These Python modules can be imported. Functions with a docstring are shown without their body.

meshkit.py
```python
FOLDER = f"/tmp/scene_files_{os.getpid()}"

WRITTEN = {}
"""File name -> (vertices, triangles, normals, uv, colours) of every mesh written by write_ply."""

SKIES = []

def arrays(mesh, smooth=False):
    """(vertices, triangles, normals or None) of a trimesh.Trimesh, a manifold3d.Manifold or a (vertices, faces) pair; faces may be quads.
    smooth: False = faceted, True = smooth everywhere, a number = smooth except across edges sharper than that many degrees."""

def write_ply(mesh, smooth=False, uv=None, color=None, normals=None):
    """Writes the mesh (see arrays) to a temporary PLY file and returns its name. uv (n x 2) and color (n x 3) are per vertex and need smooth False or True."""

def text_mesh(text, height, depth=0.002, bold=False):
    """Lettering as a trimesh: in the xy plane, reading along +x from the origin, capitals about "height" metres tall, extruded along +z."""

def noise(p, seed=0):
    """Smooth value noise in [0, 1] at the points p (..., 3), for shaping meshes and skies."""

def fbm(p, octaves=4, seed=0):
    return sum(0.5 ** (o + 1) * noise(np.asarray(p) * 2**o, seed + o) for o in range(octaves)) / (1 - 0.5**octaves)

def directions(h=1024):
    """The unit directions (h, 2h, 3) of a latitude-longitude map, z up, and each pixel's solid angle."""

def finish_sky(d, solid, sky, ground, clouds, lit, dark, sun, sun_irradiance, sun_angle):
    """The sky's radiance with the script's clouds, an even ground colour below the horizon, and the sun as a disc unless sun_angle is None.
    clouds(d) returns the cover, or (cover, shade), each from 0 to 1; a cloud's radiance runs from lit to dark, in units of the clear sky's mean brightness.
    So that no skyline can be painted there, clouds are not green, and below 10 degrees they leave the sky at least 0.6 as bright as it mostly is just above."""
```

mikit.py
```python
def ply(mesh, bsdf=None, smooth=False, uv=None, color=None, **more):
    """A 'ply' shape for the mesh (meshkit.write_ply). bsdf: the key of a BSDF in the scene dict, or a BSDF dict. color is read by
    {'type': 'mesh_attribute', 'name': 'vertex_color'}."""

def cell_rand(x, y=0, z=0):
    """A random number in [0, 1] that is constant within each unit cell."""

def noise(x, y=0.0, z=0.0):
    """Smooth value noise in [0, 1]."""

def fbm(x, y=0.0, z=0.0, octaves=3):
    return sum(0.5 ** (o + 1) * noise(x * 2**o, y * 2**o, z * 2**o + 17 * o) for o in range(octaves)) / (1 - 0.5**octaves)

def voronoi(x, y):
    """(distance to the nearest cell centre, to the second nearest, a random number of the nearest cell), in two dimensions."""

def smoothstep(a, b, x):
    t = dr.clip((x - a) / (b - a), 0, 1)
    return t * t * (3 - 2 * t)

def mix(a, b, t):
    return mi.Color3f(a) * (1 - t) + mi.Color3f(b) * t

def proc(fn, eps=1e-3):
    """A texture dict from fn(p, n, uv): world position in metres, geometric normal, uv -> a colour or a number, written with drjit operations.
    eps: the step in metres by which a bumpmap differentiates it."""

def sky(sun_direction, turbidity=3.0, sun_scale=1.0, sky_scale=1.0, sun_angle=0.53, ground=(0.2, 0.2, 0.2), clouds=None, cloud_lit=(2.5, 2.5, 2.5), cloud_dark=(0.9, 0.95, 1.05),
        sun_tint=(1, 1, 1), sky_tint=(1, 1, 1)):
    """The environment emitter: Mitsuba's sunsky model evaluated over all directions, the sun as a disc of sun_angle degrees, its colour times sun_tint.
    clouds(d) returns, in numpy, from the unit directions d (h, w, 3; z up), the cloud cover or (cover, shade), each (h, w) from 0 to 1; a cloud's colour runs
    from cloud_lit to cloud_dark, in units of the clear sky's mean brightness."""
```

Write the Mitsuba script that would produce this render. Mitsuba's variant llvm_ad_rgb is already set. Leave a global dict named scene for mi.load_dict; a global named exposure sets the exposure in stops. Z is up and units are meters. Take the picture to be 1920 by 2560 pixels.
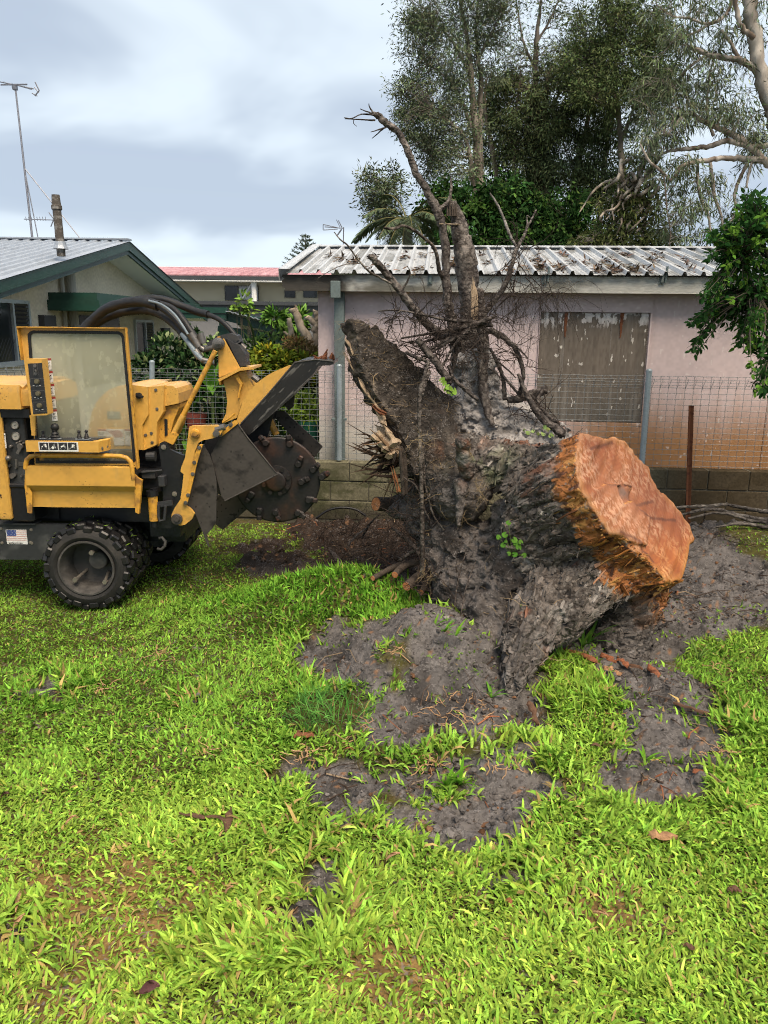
import math, numpy as np, trimesh, shapely, drjit as dr, mitsuba as mi, mikit, meshkit
from shapely.geometry import Polygon, Point
from mikit import noise, fbm, voronoi, smoothstep, mix, cell_rand, proc
T = mi.ScalarTransform4f
scene, labels = {}, {}
rng = np.random.default_rng(7)
A = np.asarray

# ---------------------------------------------------------------- camera, sky, exposure
FPX, CX, CY = 1923.0, 960.0, 1280.0            # lens of the photograph, in its own pixels
EYE = A([0.0, 0.0, 1.95])
PITCH, ROLL = math.radians(13.7), math.radians(0.62)
FWD = A([0, math.cos(PITCH), -math.sin(PITCH)])
_u0 = A([0, math.sin(PITCH), math.cos(PITCH)]); _r0 = A([1.0, 0, 0])
RGT = math.cos(ROLL)*_r0 + math.sin(ROLL)*_u0
UPV = math.cos(ROLL)*_u0 - math.sin(ROLL)*_r0
scene['camera'] = {'type': 'perspective', 'fov': 2*math.degrees(math.atan(960/FPX)), 'fov_axis': 'x', 'near_clip': 0.05, 'far_clip': 2000.0,
                   'to_world': T().look_at(origin=EYE.tolist(), target=(EYE+FWD).tolist(), up=UPV.tolist())}

def clouds(d):
    z = np.maximum(d[..., 2], 0.02)
    q = np.stack([d[..., 0]/(z+0.25), d[..., 1]/(z+0.25), np.zeros_like(z)], -1)
    w = meshkit.fbm(q*1.1+A([7.0, 2.0, 1.0]), 2, 5)[..., None]*0.8
    a = meshkit.fbm((q+w)*A([1.5, 2.6, 1])+A([3.1, 1.7, 0]), 5, 3)
    b = meshkit.fbm((q+w*.5)*A([0.8, 1.1, 1])+A([0.4, 5.2, 2.0]), 3, 11)
    s = np.clip((a*1.15+b*0.95-0.80)*2.7, 0, 1); s = s*s*(3-2*s)
    return np.full_like(z, 0.94), s

scene['sky'] = mikit.sky((0.22, -0.50, 0.84), turbidity=4, sun_scale=0.30, sun_angle=32, clouds=clouds,
                         cloud_lit=(0.735, 0.815, 0.875), cloud_dark=(0.455, 0.52, 0.61), ground=(0.10, 0.13, 0.05))
exposure = 3.52

# ---------------------------------------------------------------- helpers
def ray(px, py):
    d = FWD + RGT*((px-CX)/FPX) + UPV*((CY-py)/FPX)
    return d
def at_y(px, py, Y):
    d = ray(px, py); return EYE + d*(Y/d[1])
def at_z(px, py, z=0.0):
    d = ray(px, py); return EYE + d*((z-EYE[2])/d[2])
def at_x(px, py, X):
    d = ray(px, py); return EYE + d*(X/d[0])
def at_plane(px, py, n, p0):
    d = ray(px, py); n = A(n, float); return EYE + d*(np.dot(n, A(p0)-EYE)/np.dot(n, d))
def unit(v):
    v = A(v, float); return v/np.maximum(np.linalg.norm(v, axis=-1, keepdims=True), 1e-12)

def tm(v, f): return trimesh.Trimesh(A(v, float), A(f, int), process=False)
def cat(ms):
    ms = [m if hasattr(m, 'vertices') else tm(*m) for m in ms]
    return ms[0] if len(ms) == 1 else trimesh.util.concatenate(ms)

def key_for(name):
    if name not in scene and name not in labels and name not in _taken: _taken.add(name); return name
    i = 1
    while f'{name}_{i:03d}' in _taken: i += 1
    k = f'{name}_{i:03d}'; _taken.add(k); return k
_taken = set()

def thing(name, label, category, group=None, kind=None):
    k = key_for(name); labels[k] = {'label': label}
    if category: labels[k]['category'] = category
    if group: labels[k]['group'] = group
    if kind: labels[k]['kind'] = kind
    return k
def put(holder, name, mesh, mat, smooth=False, color=None, label=None, kind=None, **more):
    """one part of a thing (or, with name None, the thing's own single mesh)"""
    k = holder if name is None else key_for(f'{holder}__{name}')
    scene[k] = mikit.ply(mesh, mat, smooth, color=color, **more)
    if label or kind:
        labels.setdefault(k, {})
        if label: labels[k]['label'] = label
        if kind: labels[k]['kind'] = kind
    return k
def solo(name, label, category, mesh, mat, smooth=False, color=None, group=None, kind=None):
    k = thing(name, label, category, group, kind); put(k, None, mesh, mat, smooth, color); return k

def frames(p):
    t = np.gradient(p, axis=0) if len(p) > 1 else A([[0, 0, 1.0]])
    t = unit(t); a = np.cross(t[0], [0, 0, 1.0] if abs(t[0, 2]) < 0.9 else [1.0, 0, 0]); a = a/np.linalg.norm(a)
    out = []
    for k in range(len(p)):
        a = a - t[k]*np.dot(a, t[k]); a = a/max(np.linalg.norm(a), 1e-9); out.append(a)
    a = A(out); return t, a, np.cross(t, a)
def spline(p, n):
    """Catmull-Rom through the rows of p (any number of columns), n points"""
    p = A(p, float); k = len(p)
    if k == 2: s = np.linspace(0, 1, n)[:, None]; return p[0]*(1-s)+p[1]*s
    q = np.vstack([2*p[0]-p[1], p, 2*p[-1]-p[-2]]); u = np.linspace(0, k-1-1e-9, n); i = u.astype(int); s = (u-i)[:, None]
    a, b, c, d = q[i], q[i+1], q[i+2], q[i+3]
    return 0.5*(2*b + (c-a)*s + (2*a-5*b+4*c-d)*s*s + (3*b-3*c+d-a)*s**3)
def tube(pts, radii, sides=8, caps=True, rough=0.0, seed=0):
    p = A(pts, float); r = np.broadcast_to(A(radii, float), (len(p),)).copy()
    t, a, b = frames(p); ang = np.arange(sides)*2*np.pi/sides
    ca, sa = np.cos(ang)[None, :, None], np.sin(ang)[None, :, None]
    rr = np.repeat(r[:, None], sides, 1)
    if rough:
        rr = rr*(1 + rough*(meshkit.noise(np.stack([np.repeat(np.arange(len(p))[:, None]*0.9, sides, 1), np.repeat(np.cos(ang)[None]*1.5, len(p), 0), np.repeat(np.sin(ang)[None]*1.5+seed*3.7, len(p), 0)], -1), seed)-0.5)*2)
    v = p[:, None] + rr[..., None]*(ca*a[:, None] + sa*b[:, None])
    i, j = np.meshgrid(np.arange(len(p)-1), np.arange(sides), indexing='ij')
    q = np.stack([i*sides+j, i*sides+(j+1) % sides, (i+1)*sides+(j+1) % sides, (i+1)*sides+j], -1).reshape(-1, 4)
    f = np.vstack([q[:, [0, 1, 2]], q[:, [0, 2, 3]]]); v = v.reshape(-1, 3)
    if caps:
        n = len(v); v = np.vstack([v, p[:1], p[-1:]]); k = np.arange(sides); e = (len(p)-1)*sides
        f = np.vstack([f, np.stack([(k+1) % sides, k, k*0+n], 1), np.stack([e+k, e+(k+1) % sides, k*0+n+1], 1)])
    return tm(v, f)
def rod(p0, p1, r, sides=10, r2=None):
    return tube(A([p0, p1], float), [r, r if r2 is None else r2], sides)

def box(x0, x1, y0, y1, z0, z1, bev=0.0):
    """axis-aligned box, edges chamfered by bev"""
    c = A([(x0+x1)/2, (y0+y1)/2, (z0+z1)/2]); h = np.abs(A([x1-x0, y1-y0, z1-z0]))/2
    if bev <= 0 or bev >= h.min()*0.98:
        m = trimesh.creation.box(extents=2*h); m.apply_translation(c); return m
    pts = []
    for k in range(3):
        e = h-bev; e[k] = h[k]
        pts += [e*A([i, j, l]) for i in (-1, 1) for j in (-1, 1) for l in (-1, 1)]
    m = trimesh.convex.convex_hull(A(pts)); m.apply_translation(c); return m
def obox(c, ex, ey, ez, sx, sy, sz, bev=0.0):
    """box of full sizes sx, sy, sz along unit axes ex, ey, ez about c"""
    m = box(-sx/2, sx/2, -sy/2, sy/2, -sz/2, sz/2, bev)
    m.vertices = A(c) + m.vertices @ A([ex, ey, ez]); 
    if np.linalg.det(A([ex, ey, ez])) < 0: m.invert()
    return m
def beam(p0, p1, w, h, up=(0, 0, 1), bev=0.0):
    p0, p1 = A(p0, float), A(p1, float); d = unit(p1-p0); s = unit(np.cross(d, up)); u = np.cross(s, d)
    return obox((p0+p1)/2, d, s, u, np.linalg.norm(p1-p0), w, h, bev)
def extr(poly, depth):
    p = poly if isinstance(poly, Polygon) else Polygon(poly)
    p = p.buffer(0)
    gs = getattr(p, 'geoms', [p])
    return cat([trimesh.creation.extrude_polygon(g, depth, engine='earcut') for g in gs])
def plate_w(poly, o, ex, ey, th):
    """polygon (2D, along ex and ey from o) with thickness th along ex x ey"""
    m = extr(poly, th); ex, ey = A(ex, float), A(ey, float); n = np.cross(ex, ey)
    m.vertices = A(o) + m.vertices @ A([ex, ey, n]); return m
def plate(pxs, Y, th, rnd=0.0, holes=()):
    """plate standing in the plane y = Y, its outline given by pixels of the photograph, th thick towards +y"""
    f = lambda q: [(w[0], w[2]) for w in (at_y(x, y, Y) for x, y in q)]
    P = Polygon(f(pxs), [f(h) for h in holes])
    if rnd: P = P.buffer(-rnd).buffer(2*rnd, quad_segs=4).buffer(-rnd, quad_segs=4)
    m = extr(P, abs(th)); v = m.vertices.copy()
    m.vertices = np.stack([v[:, 0], Y + abs(th) - v[:, 2], v[:, 1]], 1)   # x, z -> x, -y: a rotation, no mirror
    return m
def bxp(x0, y0, x1, y1, Y0, Y1, bev=0.0):
    """box whose front face covers the pixel rectangle at depth Y0, reaching back to Y1"""
    a, b = at_y(x0, (y0+y1)/2, Y0), at_y(x1, (y0+y1)/2, Y0); c, d = at_y((x0+x1)/2, y0, Y0), at_y((x0+x1)/2, y1, Y0)
    return box(a[0], b[0], Y0, Y1, d[2], c[2], bev)
def disc(c, axis, r, th, sides=24, bev=0.0):
    c, d = A(c, float), unit(axis)
    if bev: return tube([c-d*th/2, c-d*(th/2-bev), c+d*(th/2-bev), c+d*th/2], [r-bev, r, r, r-bev], sides)
    return rod(c-d*th/2, c+d*th/2, r, sides)
def lathe(prof, c, axis, sides=32, a0=None):
    """profile of (radius, height along axis) turned about the axis through c"""
    d = unit(axis); p = [A(c)+d*h for _, h in prof]
    a = np.cross(d, [0, 0, 1.0] if abs(d[2]) < 0.9 else [1.0, 0, 0]); a /= np.linalg.norm(a); b = np.cross(d, a)
    ang = np.arange(sides)*2*np.pi/sides; v = A([q + r*(np.cos(ang)[:, None]*a + np.sin(ang)[:, None]*b) for (r, _), q in zip(prof, p)])
    n = len(prof); i, j = np.meshgrid(np.arange(n-1), np.arange(sides), indexing='ij')
    q = np.stack([i*sides+j, i*sides+(j+1) % sides, (i+1)*sides+(j+1) % sides, (i+1)*sides+j], -1).reshape(-1, 4)
    return tm(v.reshape(-1, 3), np.vstack([q[:, [0, 1, 2]], q[:, [0, 2, 3]]]))
def ball(c, r, sub=2, sq=(1, 1, 1)):
    m = trimesh.creation.icosphere(sub, 1.0); m.vertices = m.vertices*r*A(sq)+A(c); return m

def leaves(c, d, n, L, W, col, fold=0.25, bend=0.0):
    """many leaves as one mesh: base c, direction d, normal n, length L, width W, colour col, all per leaf. Two folded halves, 6 corners."""
    d = unit(d); s = unit(np.cross(d, n)); n = np.cross(s, d); L = np.broadcast_to(L, (len(c),))[:, None]; W = np.broadcast_to(W, (len(c),))[:, None]
    m1 = c + d*L*0.35; m2 = c + d*L*0.72 - n*L*bend*0.5; tip = c + d*L - n*L*bend
    up = n*W*fold
    v = np.stack([c, m1+s*W*0.5+up, m1-s*W*0.5+up, m2+s*W*0.38+up, m2-s*W*0.38+up, tip, ], 1)
    k = np.arange(len(c))[:, None]*6
    f = np.stack([k+A([[0, 1, 2]]), k+A([[1, 3, 2]]), k+A([[2, 3, 4]]), k+A([[3, 5, 4]])], 1).reshape(-1, 3)
    return tm(v.reshape(-1, 3), f), np.repeat(col, 6, 0)
def quads(c, d, n, L, W, col):
    """many small far leaves: 4-corner lozenges"""
    d = unit(d); s = unit(np.cross(d, n)); L = np.broadcast_to(L, (len(c),))[:, None]; W = np.broadcast_to(W, (len(c),))[:, None]
    v = np.stack([c, c+d*L*0.45+s*W*0.5, c+d*L, c+d*L*0.45-s*W*0.5], 1); k = np.arange(len(c))[:, None]*4
    f = np.stack([k+A([[0, 1, 2]]), k+A([[0, 2, 3]])], 1).reshape(-1, 3)
    return tm(v.reshape(-1, 3), f), np.repeat(col, 4, 0)
def vary(base, n, amount=0.25, hue=0.08, r=rng):
    b = A(base, float)[None]; k = np.exp(r.normal(0, amount, (n, 1))); h = np.exp(r.normal(0, hue, (n, 3))); return np.clip(b*k*h, 0.004, 0.95)
def rdir(n, r=rng): return unit(r.normal(size=(n, 3)))

# ---------------------------------------------------------------- materials
def mat(name, d): scene[name] = d; return name
def rgb(c): return {'type': 'rgb', 'value': list(c)}
def plain(name, c, rough=0.6, metal=0.0, spec=0.5, two=True):
    d = {'type': 'principled', 'base_color': rgb(c) if isinstance(c, (tuple, list)) else c, 'roughness': rough, 'metallic': metal, 'specular': spec}
    return mat(name, {'type': 'twosided', 'bsdf': d} if two else d)
def grime(base, dirt, scale=9.0, amount=0.35, fine=60.0, speck=0.0, streak=1.0):
    """colour with blotches of dirt and fine speckle"""
    b, q = tuple(base), tuple(dirt)
    def fn(p, n, uv):
        t = fbm(p.x*scale, p.y*scale, p.z*scale*streak, 4)
        m = smoothstep(0.48, 0.78, t)*amount
        g = noise(p.x*fine, p.y*fine, p.z*fine)
        if speck: m = dr.maximum(m, smoothstep(0.80, 0.88, noise(p.x*fine*0.9+7, p.y*fine*0.9, p.z*fine*0.6))*speck)
        return mix(b, q, m)*(0.88+0.24*g)
    return proc(fn)
VC = {'type': 'mesh_attribute', 'name': 'vertex_color'}
mat('vertex_matte', {'type': 'twosided', 'bsdf': {'type': 'diffuse', 'reflectance': VC}})
mat('vertex_damp', {'type': 'twosided', 'bsdf': {'type': 'principled', 'base_color': VC, 'roughness': 0.55, 'specular': 0.35}})
def _bump(p, n, uv):
    a = dr.abs(fbm(p.x*26+p.y*9, p.y*26-p.x*6+p.z*7, p.z*26, 4)*2-1); return (1-a)*0.016+noise(p.x*130, p.y*130, p.z*130)*0.003
def _pits(p, n, uv): return smoothstep(0.50, 0.66, fbm(p.x*55+p.z*12, p.y*55-p.x*9, p.z*48, 3))*0.52
def _scales(p, n, uv):
    g = fbm(p.x*34, p.y*34, p.z*34, 3); return smoothstep(0.58, 0.70, noise(p.x*85, p.y*85, p.z*60)*0.5+g*0.5)*0.75
def two_tone(a, w1, c1, w2, c2): return {'type': 'blendbsdf', 'weight': proc(w2), 'a': {'type': 'blendbsdf', 'weight': proc(w1), 'a': a, 'b': {'type': 'diffuse', 'reflectance': rgb(c1)}}, 'b': {'type': 'diffuse', 'reflectance': rgb(c2)}}
mat('bark_rough', {'type': 'twosided', 'bsdf': {'type': 'bumpmap', 'scale': 1.0, 'bump': proc(_bump, 2e-3), 'bsdf': two_tone({'type': 'principled', 'base_color': VC, 'roughness': 0.6, 'specular': 0.3}, _pits, (0.016, 0.012, 0.010), _scales, (0.165, 0.147, 0.131))}})
def _bump2(p, n, uv): return fbm(p.x*70, p.y*70, p.z*70, 3)*0.014+noise(p.x*240, p.y*240, p.z*240)*0.002
def _crumb(p, n, uv): return smoothstep(0.52, 0.68, fbm(p.x*75, p.y*75, p.z*75, 3))*0.46
def _grain(p, n, uv): return smoothstep(0.60, 0.72, noise(p.x*140, p.y*140, p.z*140)*0.55+fbm(p.x*22+5, p.y*22, p.z*22, 2)*0.45)*0.55
mat('soil_rough', {'type': 'twosided', 'bsdf': {'type': 'bumpmap', 'scale': 1.0, 'bump': proc(_bump2, 2e-3), 'bsdf': two_tone({'type': 'diffuse', 'reflectance': VC}, _crumb, (0.026, 0.022, 0.020), _grain, (0.215, 0.20, 0.19))}})
mat('leaf', {'type': 'principledthin', 'base_color': VC, 'roughness': 0.45, 'diff_trans': 0.7, 'spec_trans': 0.0, 'eta': 1.4})
mat('leaf_far', {'type': 'twosided', 'bsdf': {'type': 'diffuse', 'reflectance': VC}})
# ---------------------------------------------------------------- ground and grass
K = 1920/1659.0
def gpoly(pts, z=0.0):                                    # outline on the ground, from the photograph at 1659 px width
    return Polygon([tuple(at_z(x*K, y*K, z)[:2]) for x, y in pts]).buffer(0)
SAND = gpoly([(625, 1415), (700, 1376), (890, 1372), (905, 1330), (800, 1292), (700, 1245), (690, 1190), (640, 1140), (690, 1108), (1659, 1098), (2000, 1100), (2000, 1260), (1720, 1270),
              (1659, 1345), (1480, 1408), (1440, 1440), (1560, 1500), (1575, 1640), (1530, 1705), (1400, 1738), (1260, 1705), (1180, 1715), (1140, 1812), (1000, 1822), (840, 1795), (690, 1765),
              (625, 1700), (632, 1640), (760, 1580), (790, 1540), (690, 1500), (640, 1450)])
ISLES = [gpoly(q) for q in ([(1180, 1425), (1260, 1400), (1305, 1480), (1335, 1560), (1315, 1640), (1230, 1690), (1160, 1625), (1130, 1595), (1200, 1560), (1170, 1480)],
                            [(620, 1540), (760, 1525), (790, 1605), (900, 1605), (1000, 1592), (1110, 1560), (1120, 1597), (1000, 1640), (860, 1650), (780, 1650), (680, 1640)],
                            [(950, 1690), (985, 1670), (1000, 1695), (970, 1712)], [(1520, 1118), (1659, 1125), (1680, 1160), (1540, 1150)], [(1555, 1190), (1680, 1176), (1680, 1245), (1600, 1230)],
                            [(925, 1350), (985, 1340), (990, 1385), (950, 1390)], [(835, 1480), (880, 1450), (890, 1490), (850, 1520)], [(800, 1720), (850, 1700), (880, 1740), (820, 1750)])]
HOLES = [gpoly(q) for q in ([(600, 1120), (720, 1105), (760, 1180), (720, 1215), (660, 1195), (625, 1160)], [(45, 1500), (110, 1462), (165, 1478), (120, 1512)], [(395, 1500), (440, 1492), (470, 1510), (420, 1522)], [(505, 1240), (560, 1200), (640, 1192), (700, 1228), (600, 1252)],
                            [(590, 1965), (680, 1868), (735, 1890), (738, 1975), (640, 2005), (560, 2045), (480, 2060), (470, 2010), (540, 2005)], [(1060, 1885), (1120, 1880), (1140, 1905), (1080, 1912)],
                            [(0, 2040), (60, 2000), (70, 2080), (0, 2120)], [(480, 1180), (620, 1165), (640, 1185), (520, 1200)])]
BARE = shapely.union_all([SAND] + HOLES).difference(shapely.union_all(ISLES))
WARM = gpoly([(0, 1880), (560, 1700), (800, 1850), (1500, 1900), (1659, 2050), (1659, 2300), (0, 2300)])
def sdist(poly, x, y):                                    # negative inside
    p = shapely.points(x, y); d = shapely.distance(poly, p); ins = shapely.contains_xy(poly, x, y)
    return np.where(ins, -shapely.distance(poly.boundary, p), d)
from scipy.ndimage import map_coordinates
def poly_field(poly, pad=0.6, h=0.008):
    """a polygon's signed distance as a lookup table"""
    x0, y0, x1, y1 = poly.bounds; xs = np.arange(x0-pad, x1+pad, h); ys = np.arange(y0-pad, y1+pad, h); X, Y = np.meshgrid(xs, ys, indexing='ij')
    D = sdist(poly, X.ravel(), Y.ravel()).reshape(X.shape)
    def f(u, v):
        iu, iv = (u-xs[0])/h, (v-ys[0])/h; ov = np.maximum(np.maximum(-iu, iu-len(xs)+1), np.maximum(-iv, iv-len(ys)+1)).clip(0)*h
        return map_coordinates(D, [iu.clip(0, len(xs)-1), iv.clip(0, len(ys)-1)], order=1)+ov
    return f
_bareF = poly_field(BARE.simplify(.004), 0.5, 0.022); bare_d = lambda x, y: _bareF(x, y)
sand_d = poly_field(SAND.difference(shapely.union_all(ISLES)).simplify(.004), .5, .03); warm_d = poly_field(WARM, 0.5, 0.05)
def bump(x, y, c, sx, sy, h, rot=0.0):
    u, v = x-c[0], y-c[1]; a, b = u*math.cos(rot)+v*math.sin(rot), -u*math.sin(rot)+v*math.cos(rot)
    return h*np.exp(-0.5*((a/sx)**2+(b/sy)**2))
LIP = at_z(735*K, 1335*K); LIP2 = at_z(560*K, 1380*K); MOUND = at_z(1570*K, 1230*K); SPOIL = at_z(600*K, 1225*K); FRONT = at_z(865*K, 1455*K); TOE = at_z(1310, 1765); HEAP = at_z(1105, 1625)
def base_height(x, y):
    p = np.stack([x, y, x*0], -1)
    h = (meshkit.fbm(p*0.9, 3, 5)-0.5)*0.07
    h = h + bump(x, y, LIP[:2]+A([0, 0.20]), 0.60, 0.20, 0.25, 0.25) + bump(x, y, LIP2[:2]+A([0, 0.1]), 0.4, 0.2, 0.10, 0.35)
    h = h + bump(x, y, MOUND[:2]+A([0.35, 0.45]), 0.6, 0.5, 0.24) + bump(x, y, SPOIL[:2], 0.3, 0.14, 0.07) + bump(x, y, FRONT[:2], 0.34, 0.26, 0.17) + bump(x, y, HEAP[:2], 0.30, 0.24, 0.21, -.3) - bump(x, y, TOE[:2], 0.16, 0.14, 0.11)
    far = np.clip((np.hypot(x, y)-9)/4, 0, 1)
    return h*(1-far)
def ground_height(x, y, d=None):
    d = bare_d(x, y) if d is None else d
    m = np.clip(0.5-d/0.10, 0, 1); p = np.stack([x, y, x*0], -1)
    back = np.clip((y-5.2)/.6, 0, 1)*np.clip((1.0-x)/.5, 0, 1); rg = 1-np.abs(2*meshkit.fbm(p*3.4, 3, 27)-1)*2.2; rg2 = 1-np.abs(2*meshkit.fbm(p*9.5, 2, 28)-1)*2
    h = base_height(x, y) - m*0.034 + m*(rg*(.028+.035*back)+rg2*(.012+.014*back))
    a = meshkit.fbm(p*5.5, 4, 21); b = meshkit.fbm(p*22, 3, 8)
    return h + m*((a-0.5)*0.135 + (b-0.5)*0.075 + np.maximum(meshkit.noise(p*13, 4)-0.62, 0)*0.09)

gx = np.concatenate([-A([600, 250, 110, 50, 24, 13, 8.5, 6.5, 5.6, 5.1])[:], np.linspace(-4.8, 4.8, 480), A([5.1, 5.6, 6.5, 8.5, 13, 24, 50, 110, 250, 600])])
gy = np.concatenate([A([-60, -20, -6, -2, 0, 0.8, 1.3]), 1.45*np.exp(np.linspace(0, math.log(8.4/1.45), 400)), A([8.7, 9.3, 10.5, 13, 17, 23, 32, 48, 80, 150, 300, 600])])
GX, GY = np.meshgrid(gx, gy); _x, _y = GX.ravel(), GY.ravel()
_near = (np.abs(_x) < 5) & (_y > 1.2) & (_y < 8.6)
_d = np.full(len(_x), 3.0); _d[_near] = bare_d(_x[_near], _y[_near])
_p3 = np.stack([_x, _y, _x*0], -1)
_d = _d + (meshkit.fbm(_p3*6, 3, 2)-0.5)*0.22*_near
_z = ground_height(_x, _y, _d)
_bare = np.clip(0.5-_d/0.06, 0, 1)[:, None]
_s1, _s2, _s3 = (meshkit.fbm(_p3*k, 4, s)[:, None] for k, s in ((3.2, 31), (17, 32), (60, 33)))
sand_c = A([0.122, 0.112, 0.107])*(0.55+0.9*_s2)*(0.72+0.56*_s3)
sand_c = sand_c*(1-np.clip((_s1-0.5)*3, 0, 0.62)) 
_toback = np.clip((_y-5.3)/0.9, 0, 1)[:, None]*np.clip((0.9-_x)/0.6, 0, 1)[:, None]
sand_c = sand_c*(1-_toback) + A([0.046, 0.033, 0.026])*(0.5+1.0*_s2)*_toback
_spk = meshkit.noise(_p3*75, 41)[:, None]; sand_c = np.where(_spk > 0.90, A([0.20, 0.11, 0.06])*(0.6+_s3), sand_c)
thatch = (A([0.040, 0.060, 0.014])*(1-_s2) + A([0.12, 0.085, 0.035])*_s2)*(0.4+0.9*_s3)
_warm = np.zeros(len(_x)); _warm[_near] = np.clip(0.5-warm_d(_x[_near], _y[_near])/0.5, 0, 1)
_wn = np.clip((meshkit.fbm(_p3*2.6, 3, 77)-0.47)*5, 0, 1)
thatch = thatch*(1-(_warm*_wn)[:, None]*0.8) + A([0.27, 0.165, 0.065])*(0.45+0.9*_s2)*(_warm*_wn)[:, None]*0.8
_far = np.clip((np.hypot(_x, _y)-8.5)/3, 0, 1)[:, None]
thatch = thatch*(1-_far) + A([0.085, 0.100, 0.048])*_far
gcol = thatch*(1-_bare) + sand_c*_bare
ni = len(gx); i, j = np.meshgrid(np.arange(len(gy)-1), np.arange(ni-1), indexing='ij'); a0 = (i*ni+j).ravel()
ground_mesh = tm(np.stack([_x, _y, _z], 1), np.vstack([np.stack([a0, a0+1, a0+ni+1], 1), np.stack([a0, a0+ni+1, a0+ni], 1)]))
k = thing('ground', 'damp grey sandy soil and lawn thatch of the yard around the stump', None, kind='structure')
put(k, None, ground_mesh, 'soil_rough', smooth=True, color=gcol)

def gz(x, y): return ground_height(np.atleast_1d(A(x, float)), np.atleast_1d(A(y, float)))
def on_ground(px, py, up=0.0):
    p = at_z(px, py, 0.0)
    for _ in range(2): p = at_z(px, py, float(gz(p[0], p[1])[0]))
    return p + A([0, 0, up])

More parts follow.
